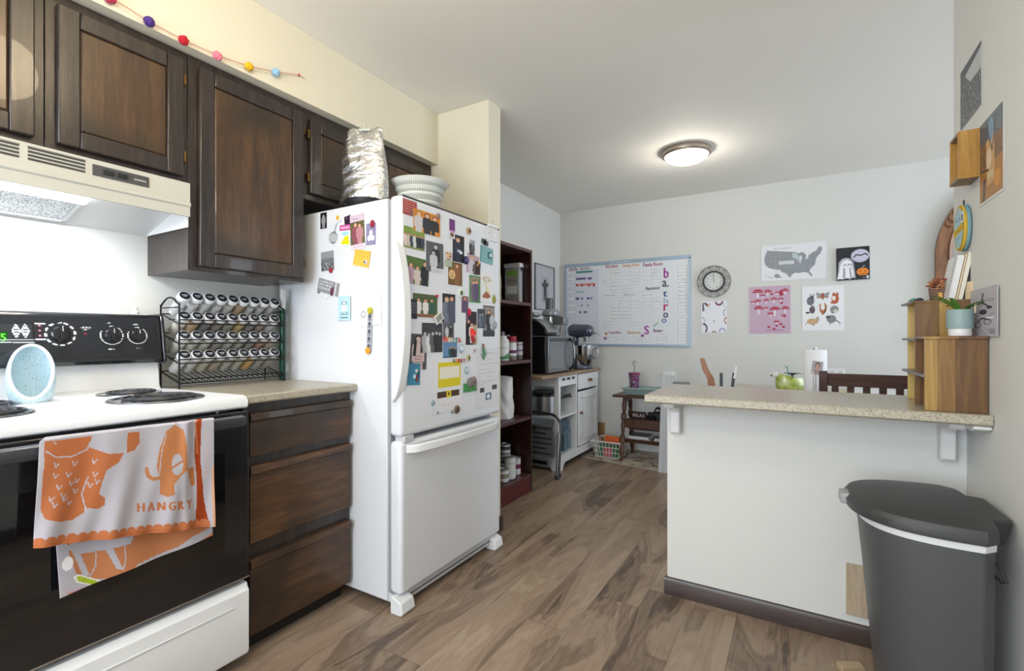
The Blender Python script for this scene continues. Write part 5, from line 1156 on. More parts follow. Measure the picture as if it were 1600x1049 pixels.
def col_(i, j):
    a = 2 * PI * i; k = 1 - .35 * math.sin(PI * min(1, j * 1.1)) if j < .9 else .8
    return (-.055 + .045 * k * math.cos(a) + .02 * j, .045 * k * math.sin(a), .02 + .24 * j)
MB().grid(col_, 28, 16, mm, T=Tm).build('column', t)
def head(i, j):
    a = 2 * PI * i; x = -.11 + .29 * j; r = .058 * (math.sin(PI * min(1, j * .5 + .5 * (j > 2) + .0)) if False else (1 - (2 * j - 1) ** 6) ** .5) * (1 - .18 * j)
    return (x, r * math.cos(a), .30 + r * 1.02 * math.sin(a))
MB().grid(head, 28, 26, mm, T=Tm).build('motor_head', t)
MB().grid(lambda i, j: (-.08 + .25 * j, (.060 - .010 * j) * math.cos(2 * PI * i) * 1.005, .282 + .006 * math.sin(2 * PI * i)), 28, 6, STEEL, T=Tm).build('trim_band', t)
MB().cyl((.10, 0, .215), (.10, 0, .262), .022, STEEL, .032, T=Tm).build('beater_hub', t)
bo = MB().lathe([(.035, .03), (.05, .034), (.085, .08), (.098, .13), (.103, .185), (.106, .187), (.100, .185), (.095, .13), (.08, .082), (1e-6, .04)], (.10, 0, 0), M('#b8babd', .14, metal=1), 44, Tm).build('mixing_bowl', t)
MB().tube([(.20, 0, .165), (.235, 0, .16), (.24, 0, .12), (.225, 0, .085), (.19, 0, .09)], .006, STEEL, 8, T=Tm).build('bowl_handle', bo)
# framed drawing on left wall
cv = Cv(130, 160, '#b5b9bd'); cv.rect(.02, .02, .98, .98, '#b3b7bb'); cv.rect(.33, .25, .72, .85, '#a3a7ab'); cv.ell(.52, .36, .06, .05, '#3c3f42').poly([(.35, .40), (.7, .38), (.68, .46), (.60, .48), (.60, .80), (.54, .80), (.53, .62), (.50, .80), (.45, .80), (.45, .5), (.36, .46)], '#3f4245'); cv.noise(.05, 8)
LW = ((WX, 4, 1), (1, 0, 0)); P, W_, H_ = spot(LW, 850, 450, 30, 70)
t = thing('framed_picture', 'large thin framed figure drawing on the left dining wall above the juicer', 'picture', P - Vector((0, 0, H_ / 2)))
T = plane_T(P, (1, 0, 0)); mb = MB()
for (a, b) in (((-W_ / 2, -H_ / 2, 0), (-W_ / 2 + .008, H_ / 2, .018)), ((W_ / 2 - .008, -H_ / 2, 0), (W_ / 2, H_ / 2, .018)), ((-W_ / 2, -H_ / 2, 0), (W_ / 2, -H_ / 2 + .008, .018)), ((-W_ / 2, H_ / 2 - .008, 0), (W_ / 2, H_ / 2, .018))): mb.box(a, b, M('#6f7479', .3, metal=.5), T)
mb.build('frame', t); mb = MB(); sheet_mesh(mb, W_ - .014, H_ - .014, .008, cv, T=T, mat=GLOSSP); mb.build('picture_sheet', t)
# ================================================================== WHITEBOARD
BK = ((0, BY, 1), (0, -1, 0))
bx0_, bx1_, bz0, bz1 = -2.125, -.875, 1.04, 1.862
BW2, BH2 = bx1_ - bx0_, bz1 - bz0
t = thing('whiteboard', 'large whiteboard chore chart with pale blue frame on the back wall', 'whiteboard', ((bx0_ + bx1_) / 2, BY, bz0))
cv = Cv(760, 500, '#dfe3e8')
# photo crop (870..1100,390..550 at x6.556) -> board fractions
def bf(x, y):
    px_ = 870 + x / 6.556; py_ = 390 + y / 6.556; p = at(px_, py_, Y=BY); return ((p.x - bx0_) / BW2, (bz1 - p.z) / BH2)
def bt(s_, x0, y0, x1, h_, c, bold=0.0009):
    a = bf(x0, y0); b = bf(x1, y0); cv.text(s_, a[0], a[1], h_ / 800, c, wid=b[0] - a[0], bold=bold)
cv.rect(.0, .06, .285, .86, '#d4d7e4')
for k in range(26): cv.line([(.01, .07 + k * .031), (.28, .07 + k * .031)], .0012, '#bfc3d0')
cv.line([(.288, .03), (.288, .8)], .0015, '#c3c6cc')
bt('daily tasks', 130, 222, 345, 34, '#7c5044')
bt('Kitchen', 510, 195, 630, 34, '#a03048'); bt('Dining Room', 680, 185, 850, 34, '#c98a3c'); bt('Family Room', 890, 180, 1085, 38, '#8f2460')
bt('Basement', 915, 418, 1055, 34, '#2c2e33'); bt('Bathroom', 690, 475, 805, 22, '#7f8a86', 0); bt('Bedroom', 495, 482, 600, 20, '#8f9894', 0)
bt('Laundry', 540, 862, 660, 28, '#7d2f6a'); bt('Basement', 730, 862, 860, 28, '#b8863c'); bt('Shower', 990, 848, 1085, 34, '#6a2f6a')
for ch, x, y, h_, c in (('b', 1100, 295, 120, '#9a2a94'), ('a.', 1085, 385, 80, '#3c4652'), ('t', 1090, 485, 80, '#3f5f94'), ('h', 1098, 555, 66, '#9fb2c8'), ('r', 1098, 630, 84, '#b0285a'), ('o', 1095, 700, 66, '#2f4058'), ('o', 1078, 752, 56, '#5c7ea6'), ('S', 900, 868, 100, '#9a2a94')):
    a = bf(x, y); b = bf(x + (46 if len(ch) == 1 else 62), y); cv.text(ch, a[0], a[1], h_ / 800 * (.85 if ch in 'bhtS' else 1.15), c, wid=b[0] - a[0], bold=.0022)
for (sx, sy, c) in ((880, 882, '#8a2a90'), (510, 862, '#b07a4a'), (500, 910, '#7a3a9a')):
    a = bf(sx, sy)
    for k in range(3): an = k * PI / 3 + .3; cv.line([(a[0] - .014 * math.cos(an), a[1] - .02 * math.sin(an)), (a[0] + .014 * math.cos(an), a[1] + .02 * math.sin(an))], .006, c)
def slots(x0, x1, ys, dy=-.0):
    for y in ys:
        a = bf(x0, y); b = bf(x1, y - 6 + 0); cv.rect(a[0], a[1] - .018, b[0], a[1] + .018, '#e9ecef')
        q = [(a[0], a[1] - .018), (b[0], b[1] - .018), (b[0], b[1] + .018), (a[0], a[1] + .018), (a[0], a[1] - .018)]; cv.line(q, .0016, '#7f8388')
        cv.line([(a[0] + .01, (a[1] + b[1]) / 2), (b[0] - .012, (a[1] + b[1]) / 2)], .0018, '#a9adb3')
slots(118, 190, [245, 305, 377, 440, 508, 575, 643, 776])
slots(565, 650, [230, 262, 293, 365, 398, 432, 520, 550, 580, 620, 655, 690, 722])
slots(485, 560, [335, 762, 793]); slots(680, 757, [292, 393, 425, 508, 618, 652, 688, 727])
slots(765, 848, [220, 252, 320, 352, 552, 583, 766]); slots(885, 968, [300, 455, 488, 560]); slots(975, 1065, [225, 258, 330, 362, 518, 560, 588])
slots(1245, 1332, [190, 222, 256, 290, 325, 360, 410, 455, 492, 528, 566, 600, 632, 664, 725, 757, 790, 822, 855, 888, 920, 952]); slots(1035, 1125, [888, 918, 946]); slots(530, 605, [918]); slots(610, 690, [885, 945]); slots(790, 880, [918, 945]); slots(700, 780, [885])
for (x0, x1, y, c) in ((203, 372, 238, '#4f8a86'), (203, 302, 304, '#6b5a82'), (320, 365, 300, '#6b5a82'), (198, 400, 368, '#d78a84'), (200, 285, 438, '#a9bccc'), (198, 235, 506, '#544d7c'), (256, 272, 504, '#544d7c'), (310, 342, 503, '#6b5a92'), (355, 368, 502, '#544d7c'), (255, 268, 574, '#6b6f86'), (320, 332, 574, '#6b6f86'), (232, 255, 643, '#5c6670'), (280, 315, 642, '#3f8a6c'), (196, 204, 776, '#3c4048')):
    a = bf(x0, y); b = bf(x1, y); cv.rect(a[0], a[1] - .013, b[0], a[1] + .013, c)
for x in (210, 264, 335, 385): a = bf(x, 370); cv.rect(a[0] - .008, a[1] - .015, a[0] + .008, a[1] + .015, '#a83038')
a = bf(410, 890); cv.line([(a[0] + .03 * math.cos(k), a[1] + .03 * math.sin(k)) for k in np.linspace(PI, 2 * PI, 12)], .003, '#8f949a')
for k in range(3): a = bf(985 + k * 10, 790 - k * 2); b = bf(1030 + k * 10, 750); cv.line([a, b], .003, '#6fa09a')
T = plane_T(((bx0_ + bx1_) / 2, BY, (bz0 + bz1) / 2), (0, -1, 0))
MB().box((-BW2 / 2, -BH2 / 2, 0), (BW2 / 2, BH2 / 2, .012), M('#d8dbe0', .4), T).build('backing', t)
mb = MB()
def fn(i, j): return ((i - .5) * BW2, (.5 - j) * BH2, .0126)
mb.grid(fn, 759, 499, PRINT, cv.a, T); mb.build('writing_surface', t)
fm2 = M('#9db2c6', .35, metal=.2); e = .016; mb = MB()
mb.box((-BW2 / 2 - e, BH2 / 2 - .012, 0), (BW2 / 2 + e, BH2 / 2 + .02, .02), fm2, T).box((-BW2 / 2 - e, -BH2 / 2 - e, 0), (BW2 / 2 + e, -BH2 / 2 + .004, .02), fm2, T).box((-BW2 / 2 - e, -BH2 / 2, 0), (-BW2 / 2 + .004, BH2 / 2, .02), fm2, T).box((BW2 / 2 - .004, -BH2 / 2, 0), (BW2 / 2 + e, BH2 / 2, .02), fm2, T)
mb.build('frame', t, bevel=.002)
tx = Cv(160, 16, '#9db2c6'); tx.text('PLANNING BOARD', .02, .85, .7, '#e6ebf0', wid=.96); mb = MB(); sheet_mesh(mb, .20, .018, .0206, tx, T=T @ Matrix.Translation(Vector((-.04, BH2 / 2 + .004, 0)))); mb.build('frame_lettering', t)
# ================================================================== CLOCK
P, W_, H_ = spot(BK, 1115.5, 440, 49, 46)
t = thing('wall_clock', 'round black filigree wall clock right of the whiteboard', 'clock', P)
T = plane_T(P, (0, -1, 0), 0, .001); R = .142
BKI = M('#26282c', .4, metal=.4); mb = MB()
for r0, r1 in ((R - .003, R), (.080, .096)): mb.lathe([(r0, .004), (r0, .016), (r1, .016), (r1, .004)], (0, 0, 0), BKI, 56, T, ring=True); 
for k in range(12):
    a = k * PI / 6 + PI / 12; c_ = ((.116) * math.cos(a), .116 * math.sin(a)); 
    for rr in (.021, .011): mb.tube([(c_[0] + rr * math.cos(x), c_[1] + rr * math.sin(x), .010) for x in np.linspace(0, 2 * PI, 15)[:-1]], .0012, BKI, 5, closed=True, T=T)
for k in range(24):
    a = k * PI / 12; mb.tube([(.096 * math.cos(a), .096 * math.sin(a), .009), (.118 * math.cos(a + .07), .118 * math.sin(a + .07), .009), (.138 * math.cos(a), .138 * math.sin(a), .009)], .0005, BKI, 4, T=T)
mb.build('filigree_ring', t)
cv = Cv(110, 110, '#cfd2d0'); cv.ell(.5, .5, .5, .5, '#cdd0ce')
for k in range(12):
    a = k * PI / 6; n = [12, 1, 2, 3, 4, 5, 6, 7, 8, 9, 10, 11][k]; x = .5 + .38 * math.sin(a); y = .5 - .38 * math.cos(a); cv.text(str(n), x - (.05 if n > 9 else .03), y + .05, .10, '#3a3c3e')
cv.line([(.5, .5), (.49, .22)], .02, '#222426').line([(.5, .5), (.46, .12)], .012, '#222426'); cv.ell(.5, .5, .03, .03, '#222426')
mb = MB(); mb.grid(lambda i, j: ((i - .5) * .164, (.5 - j) * .164, .011), 109, 109, PRINT, cv.a, T)
keep = []
c0 = T.translation
for f in mb.f:
    c = sum((Vector(mb.v[i]) for i in f), Vector()) / len(f)
    if math.hypot(c.x - c0.x, c.z - c0.z) < .082: keep.append(f)
mb.f = keep; mb.mi = [0] * len(keep); mb.build('clock_face', t)
# ================================================================== POSTERS on the back wall
def poster(label, cx, cy, w_, h_, cv, t=.0015, rot=0, nm='poster', cat='poster', mat=None): return card(nm, label, cat, BK, cx, cy, w_, h_, cv, t=t, rot=rot, mat=mat, off=.001)
cv = Cv(210, 210, '#e6e8ee')
for y in (.2, .26): cv.line([(.2, y), (.75, y)], .012, '#cfd4dc')
cv.line([(.2, .35), (.8, .35)], .006, '#9aa0a8')
for y in (.45, .52, .6): cv.line([(.22, y), (.78, y)], .008, '#d3d8e0')
def arcs(cx, cy, r, a0, a1, cols, t=.022):
    for k, c in enumerate(cols):
        P_ = [(cx + (r + k * t) * math.cos(a), cy + (r + k * t) * math.sin(a)) for a in np.linspace(a0, a1, 16)]; cv.line(P_, t, c)
cv.poly([(.04, .04), (.10, .04), (.14, .3), (.05, .32)], '#6d6678').poly([(.1, .04), (.2, .04), (.30, .12), (.24, .18)], '#7a3a5c')
arcs(.25, .06, .08, 0, 1.8, ['#c9a888', '#a89a70']); arcs(.70, -.02, .12, .3, 2.8, ['#8c5a70', '#7d3f5f', '#6f6078']); arcs(.98, .10, .1, 1.6, 3.4, ['#d3d6e2', '#c3c6d6']); arcs(.98, .38, .10, 2.2, 4.3, ['#9a93ac', '#b7b3c6']); arcs(1.0, .62, .08, 1.8, 4.6, ['#c9917a', '#7d6a70']); arcs(.02, .62, .10, -1.3, 1.4, ['#c3cad4', '#aab4c0']); arcs(.08, .86, .12, -1.5, .9, ['#7a3a6a', '#6f6080', '#55506a']); arcs(.82, .98, .08, 3.1, 6.2, ['#cdb9dc', '#b8b6d6', '#9aa0c0']); arcs(.5, 1.05, .08, 3.3, 6.1, ['#8c5a70', '#a8a088']); cv.ell(.5, .64, .025, .04, '#9a9aa6')
poster('white text poster bordered by purple rainbow arcs below the clock', 1115.5, 495.5, 40, 49, cv, rot=.4)
# USA map
cv = Cv(300, 190, '#dde0e4')
us = [(.098,.142),(.218,.171),(.496,.227),(.6,.278),(.635,.242),(.69,.32),(.71,.372),(.755,.327),(.783,.281),(.848,.238),(.876,.142),(.913,.129),(.937,.198),(.904,.326),(.867,.388),(.839,.484),(.83,.60),(.774,.692),(.746,.772),(.783,.858),(.796,.926),(.774,.917),(.728,.82),(.663,.788),(.598,.811),(.533,.80),(.487,.843),(.459,.927),(.431,.886),(.394,.80),(.339,.772),(.293,.692),(.219,.679),(.126,.629),(.07,.548),(.048,.38),(.07,.25)]
cv.poly(us, '#8c9196').poly([(.48, .27), (.54, .26), (.58, .33), (.60, .38), (.63, .50), (.61, .56), (.58, .48), (.55, .42), (.50, .40)], '#b4c2c6').poly([(.60, .36), (.63, .34), (.635, .46), (.615, .48)], '#dde0e4').poly([(.70, .36), (.74, .36), (.71, .44), (.69, .44)], '#dde0e4')
for x in (.14, .22, .30, .38, .46, .52, .68, .74): cv.line([(x, .18), (x + .01, .72)], .002, '#a9adb1')
for y in (.32, .44, .56, .64): cv.line([(.06, y), (.78, y + .02)], .002, '#a9adb1')
cv.rect(.28, .46, .52, .55, '#c3c8cb').text('United States', .29, .53, .05, '#e3e6e8', wid=.22)
cv.poly([(.20, .86), (.24, .80), (.29, .82), (.31, .89), (.35, .93), (.30, .91), (.24, .92)], '#8c9196').ell(.12, .87, .015, .012, '#8c9196').ell(.165, .91, .014, .018, '#8c9196').ell(.08, .85, .008, .008, '#8c9196')
cv.text('Places we have been', .20, .13, .05, '#9a9ea2', wid=.26)
cv.a[cv.Y > .985] = lin('#cfd3d8')
poster('white poster with a grey map of the United States on the back wall', 1239, 409.5, 102, 57, cv, rot=-.3)
# ghost canvas
cv = Cv(130, 140, '#23252a')
cv.noise(.15, 3, 3); cv.ell(.72, .28, .27, .20, '#b4b2c8').ell(.72, .26, .25, .17, '#c3c1d4'); cv.line([(.53, .32), (.60, .24), (.68, .26), (.76, .27), (.86, .22), (.94, .28)], .035, '#1c1d22')
cv.poly([(.02, .98), (.06, .70), (.08, .45), (.18, .34), (.30, .31), (.42, .34), (.52, .46), (.56, .75), (.58, .95), (.50, .92), (.42, .97), (.30, .94), (.18, .97), (.10, .93)], '#a9adb6').poly([(.04, .95), (.10, .70), (.14, .50), (.22, .40), (.34, .37), (.46, .44), (.51, .72), (.52, .92), (.42, .94), (.32, .92), (.2, .95)], '#e9ebf0').poly([(.22, .60), (.27, .62), (.28, .92), (.20, .93)], '#9a9ca4').poly([(.40, .62), (.44, .60), (.48, .92), (.42, .93)], '#9a9ca4')
for x in (.27, .41): cv.line([(x - .05, .56), (x - .03, .52), (x, .505), (x + .03, .52), (x + .05, .56)], .018, '#1c1d22')
cv.ell(.79, .76, .18, .115, '#dd7d1e').ell(.72, .76, .07, .11, '#e88b28').ell(.86, .76, .07, .11, '#e88b28').line([(.78, .65), (.80, .60), (.85, .58)], .03, '#8f9298'); cv.poly([(.70, .72), (.76, .74), (.70, .77)], '#3a2412').poly([(.88, .72), (.82, .74), (.88, .77)], '#3a2412').line([(.70, .81), (.76, .84), (.82, .82), (.88, .81)], .02, '#3a2412'); cv.rect(.90, .88, .97, .97, '#cfd2d8').line([(.78, .94), (.88, .94)], .02, '#7d8088')
o = poster('square dark canvas painting of a ghost, moon and pumpkin on the back wall', 1332, 412.5, 52, 51, cv, t=.018, nm='canvas_painting', cat='painting', rot=.6)
# mushroom print
cv = Cv(200, 230, '#bfa5ba'); RD = '#a41f3e'
for (x, y, s_) in ((.22, .10, .12), (.46, .10, .09), (.86, .09, .08), (.22, .29, .08), (.43, .28, .07), (.60, .26, .08), (.24, .45, .11), (.62, .48, .12), (.86, .46, .09), (.52, .56, .07), (.66, .73, .07), (.34, .17, .06), (.68, .12, .06), (.10, .30, .05), (.76, .26, .07), (.42, .44, .06), (.82, .60, .06)):
    cv.poly([(x - s_ * .14, y), (x + s_ * .14, y), (x + s_ * .18, y + s_ * 1.25), (x - s_ * .18, y + s_ * 1.25)], '#e6dbe4')
    cv.put((((cv.X - x) / s_) ** 2 + ((cv.Y - y - .02) / (s_ * .55)) ** 2 <= 1) & (cv.Y < y + .03), RD)
    for k in (-.5, 0, .5): cv.ell(x + k * s_, y, .010, .007, '#e8c6d0')
for (x, y) in ((.55, .17), (.76, .16), (.78, .36), (.84, .64), (.66, .83), (.76, .80), (.82, .86), (.48, .86), (.60, .90)): cv.ell(x, y, .035, .022, RD)
cv.poly([(.72, .12), (.78, .08), (.83, .2), (.74, .22)], RD).text('SPORES', .42, .95, .035, '#8a3a5c', wid=.4)
cv.rect(0, 0, .02, 1, '#d6c2d3').rect(.98, 0, 1, 1, '#d6c2d3')
poster('glossy lilac print of red mushrooms under the map', 1202.5, 484.5, 66, 74, cv, rot=.3, nm='mushroom_print')
# animals print
cv = Cv(200, 210, '#e4e6e8')
cv.line([(.3, .10), (.7, .10)], .01, '#d2d5d8')
cv.poly([(.34, .14), (.42, .16), (.5, .20), (.58, .16), (.66, .14), (.62, .28), (.54, .27), (.5, .32), (.46, .27), (.38, .28)], '#93958f').ell(.5, .22, .03, .07, '#9a4a3c').line([(.36, .26), (.5, .24), (.64, .26)], .012, '#b85a4a')
cv.ell(.21, .33, .09, .10, '#6c6f75').ell(.25, .26, .045, .05, '#55585e').line([(.22, .22), (.21, .18)], .02, '#3c3e44').line([(.28, .22), (.29, .18)], .02, '#3c3e44')
cv.ell(.79, .30, .085, .11, '#b05c3c').ell(.76, .28, .04, .06, '#e6dcd4').poly([(.72, .2), (.75, .15), (.80, .19), (.86, .15), (.87, .24), (.72, .24)], '#b05c3c').ell(.74, .38, .06, .03, '#b05c3c')
cv.poly([(.42, .42), (.46, .39), (.50, .46), (.54, .38), (.60, .44), (.58, .55), (.50, .65), (.43, .56)], '#b07048').ell(.50, .46, .045, .08, '#e6e4e0').poly([(.5, .65), (.54, .56), (.6, .45), (.57, .58)], '#4a3428')
cv.ell(.25, .53, .07, .08, '#5a5058').ell(.14, .59, .05, .022, '#3f3a40').ell(.26, .46, .045, .03, '#7d757c')
cv.ell(.77, .53, .10, .08, '#8d8c86').ell(.80, .57, .06, .04, '#c9c6c0').line([(.70, .60), (.76, .61)], .02, '#6c6a64')
cv.ell(.26, .79, .14, .07, '#c3a47c').ell(.38, .73, .04, .05, '#a8a08c').line([(.12, .82), (.09, .86)], .02, '#b09070').line([(.26, .85), (.29, .88)], .02, '#7d6a50')
cv.ell(.70, .74, .11, .09, '#7f8688').ell(.62, .70, .05, .04, '#5a6064').line([(.78, .76), (.86, .80), (.90, .84)], .025, '#6c7276').line([(.58, .68), (.66, .70)], .014, '#2c2f33').line([(.68, .82), (.66, .86)], .02, '#5a6064')
poster('white print of woodland animals and a moth right of the mushrooms', 1285.5, 482, 66, 70, cv, rot=.2, nm='animal_print')
# power outlets
for (cx, cy, lb) in ((1045, 588, 'white socket with plugs on the back wall above the leaning board'), (1306, 584, 'white socket plate on the back wall behind the dining chair')):
    P, W_, H_ = spot(BK, cx, cy, 14, 16); t = thing('wall_socket', lb, 'socket', P); T = plane_T(P, (0, -1, 0), 0, .0005)
    MB().box((-.058, -.04, 0), (.058, .04, .006), M('#e3e4e4', .35), T).build('cover_plate', t, bevel=.003)
    mb = MB()
    for s_ in (-.028, .028):
        for dx in (-.007, .007): mb.box((s_ + dx - .0015, .004, .006), (s_ + dx + .0015, .018, .0066), M('#3a3b3d', .5), T)
    mb.build('slots', t)
    if cx < 1100:
        MB().box((-.045, -.02, .006), (-.02, .02, .03), M('#46484b', .4), T).box((.01, -.025, .006), (.045, .02, .035), M('#dfe0e2', .4), T).build('plug', t, bevel=.003)
# ================================================================== BAR COUNTER
o = MB().prism([(1.895, .860), (1.890, .865), (1.890, .886), (1.896, .891), (2.384, .891), (2.384, .858), (1.9, .858)], -.521, RX - .002, BARTOP, 'X').build('bar_top', bevel=.001)
tag(o, 'long beige speckled breakfast bar top on the half wall', 'countertop')
CORB = M('#dadbd9', .4)
for i, x in enumerate((-.472, .405)):
    b = MB().prism([(BW - .001, .857), (1.985, .857), (1.985, .84), (1.995, .828), (2.085, .815), (2.10, .80), (2.10, .715), (2.108, .705), (BW - .001, .705)], x, x + .042, CORB, 'X').build('shelf_bracket', bevel=.006, seg=3)
    tag(b, ('white wooden bracket under the left end of the bar top', 'white wooden bracket under the right end of the bar top')[i], 'bracket')
o = MB().prism([(1.90, .857), (2.02, .857), (2.02, .848), (2.0, .838), (1.93, .838), (1.90, .848)], .44, RX - .002, CORB, 'X').build('support_cleat', bevel=.003); tag(o, 'small rounded white cleat under the right corner of the bar top', 'cleat')
o = bx('wood_shim', (.150, BW - .012, .102), (.215, BW - .001, .288), wood('pine', [(.3, '#9c8a72'), (.5, '#b3a188'), (.7, '#c4b49c')], 'Z', 1, .6)); tag(o, 'bare pine board fixed low on the bar wall behind the bin', 'board')
# ================================================================== ACACIA ORGANISER
_t = NT('acacia'); _tc = _t.n('TexCoord').outputs['Object']; _s = _t.n('SeparateXYZ', {0: _tc})
_x = _t.math('ADD', _s.outputs[0], _t.math('MULTIPLY', _s.outputs[1], .9))
_dis = _t.n('TexNoise', {'Vector': _t.n('Mapping', {'Vector': _tc, 'Scale': (4, 4, 1.6)}).outputs[0], 'Scale': 1.0}).outputs['Fac']
_xx = _t.math('ADD', _x, _t.math('MULTIPLY', _dis, .03))
_id = _t.math('FLOOR', _t.math('DIVIDE', _xx, .043))
_wn = _t.n('TexWhiteNoise', {'W': _id}, noise_dimensions='1D').outputs['Value']
_g = _t.n('TexNoise', {'Vector': _t.n('Mapping', {'Vector': _tc, 'Scale': (70, 70, 4)}).outputs[0], 'Scale': 1.4, 'Detail': 4.0, 'Distortion': .8}).outputs['Fac']
_k = _t.math('ADD', _t.math('MULTIPLY', _wn, .62), _t.math('MULTIPLY', _g, .38))
_c = _t.ramp(_k, [(.20, '#5e4022'), (.42, '#8c6836'), (.58, '#a98a48'), (.76, '#c8ac68')])
ACA = _t.set(Base_Color=_c, Roughness=.38, Coat_Weight=.15, Normal=_t.bump(_g, .1))
SG = M('#7d7c80', .4, name='organiser_edge')
t = thing('desk_organizer', 'stepped acacia wood organiser standing on the right end of the bar top', 'organizer', (.41, 2.09, .891))
B0 = .8915
MB().box((.336, 1.932, B0), (.480, 1.944, 1.112), ACA).build('side_panel', t, bevel=.001)
MB().box((.338, 2.085, B0), (.480, 2.097, 1.232), ACA).build('middle_panel', t, bevel=.001)
MB().box((.346, 2.262, B0), (.480, 2.274, 1.232), ACA).build('back_panel', t, bevel=.001)
MB().box((.468, 1.944, B0), (.480, 2.085, 1.112), ACA).build('rear_board', t); MB().box((.468, 2.097, B0), (.480, 2.262, 1.232), ACA).build('rear_board', t)
MB().box((.336, 1.926, 1.112), (.480, 2.085, 1.120), ACA).build('step_top', t, bevel=.001)
MB().box((.330, 2.085, 1.232), (.480, 2.282, 1.240), ACA).box((.328, 2.10, 1.2325), (.334, 2.283, 1.2395), SG).build('top_board', t, bevel=.001)
for z in (.993, 1.106):
    MB().box((.330, 2.097, z), (.468, 2.274, z + .008), SG).build('shelf', t, bevel=.001)
    if z < 1.1: MB().box((.330, 1.944, z), (.468, 2.085, z + .008), SG).build('shelf', t, bevel=.001)
# plant pot
pc_ = (.432, 2.000, 1.1215)
t = thing('potted_plant', 'teal and white pot with a long leaved aloe on the lower organiser step', 'potted plant', pc_)
MB().lathe([(1e-6, 0), (.027, 0), (.028, .003), (.028, .024)], pc_, M('#e4e5e4', .35), 40).build('pot_base', t)
MB().lathe([(.028, .023), (.032, .023), (.0325, .026), (.0325, .080), (.0315, .082), (.029, .081), (.028, .07), (1e-6, .07)], pc_, M('#8ba3a3', .5), 44).build('pot_body', t)
MB().lathe([(1e-6, .074), (.0285, .074)], pc_, M('#4a4034', .9, bump=1, bscale=200), 30).build('soil', t)
LEAFM = wood('aloe_leaf', [(.3, '#3d6a28'), (.5, '#5f8f3a'), (.7, '#86ae58')], 'X', 1, .4)
def leaf(parent, p0, dirv, L, w_, rise, droop, m=LEAFM, name='leaf', n=14):
    p0 = Vector(p0); d = Vector(dirv).normalized(); sd = d.cross(Vector((0, 0, 1))).normalized(); vs = []; fs = []
    for i in range(n + 1):
        s_ = i / n; p = p0 + d * (L * s_) + Vector((0, 0, rise * math.sin(s_ * PI * .6) - droop * s_ ** 2.5))
        ww = w_ * (1 - s_ ** 2.2) ** .8 * (.65 + .5 * min(1, s_ * 4)) + .0006; th = .0035 * (1 - s_) + .0006
        vs += [p - sd * ww, p + Vector((0, 0, -th)), p + sd * ww, p + Vector((0, 0, -th * .2 + ww * -.25))]
    for i in range(n):
        for k in range(4): a = i * 4 + k; b = i * 4 + (k + 1) % 4; fs.append((a, b, b + 4, a + 4))
    fs.append((0, 1, 2, 3)); return MB().add(vs, fs, m).build(name, parent)
s0 = (pc_[0], pc_[1], pc_[2] + .074)
R3 = Vector((RT[0], RT[1], 0)); F3 = Vector((FW[0], FW[1], 0))
for dv, L, w_, ri, dr_ in ((-R3 * 1 - F3 * .1, .118, .007, .052, .005), (-R3 - F3 * .5, .08, .007, .042, .0), (R3 * 1.0 - F3 * 1.2, .12, .008, .045, .035), (R3 * .25 - F3, .10, .008, .04, .02), (-R3 * .6 + F3 * .4, .09, .009, .05, .01), (R3 * .1 + F3 * .6, .06, .007, .03, .01)):
    leaf(t, s0, dv, L, w_, ri, dr_)
MB().cyl((pc_[0] + .03, pc_[1] - .02, pc_[2] + .070), (pc_[0] + .031, pc_[1] - .02, pc_[2] + .098), .002, M('#c9bd9a', .7), n=8).build('plant_stake', t)
# books leaning on the upper step
def book(label, y0, th, h_, w_, lean, cov, pages=True, x1=.478, name='book'):
    z0 = 1.2405; t = thing(name, label, 'book', (x1 - w_ / 2, y0, z0), group='books and pads leaning on the organiser')
    sh = lambda y, z: y
    T = Matrix.Translation(Vector((x1 - w_ - .0, y0, z0 + .0005 + 0))) @ Matrix.Identity(4)
    # lean towards +X (against the right wall)
    T = Matrix.Translation(Vector((0, y0, z0 + .0006))) @ Matrix.Translation(Vector((x1 - math.sin(lean) * h_ - th, 0, 0))) @ Matrix.Rotation(lean, 4, 'Y')
    mb = MB().box((-.0 + .0015, .003, .002), (th - .0015, w_ - .002, h_ - .002), M('#ddd9cf', .8), T) if pages else MB()
    if pages: mb.build('page_block', t)
    MB().box((0, 0, 0), (.0015, w_, h_), cov, T).box((th - .0015, 0, 0), (th, w_, h_), cov, T).box((0, w_ - .0015, 0), (th, w_, h_), cov, T).build('cover', t)
    return t
bkx = at(1470, 470, Y=2.11).x
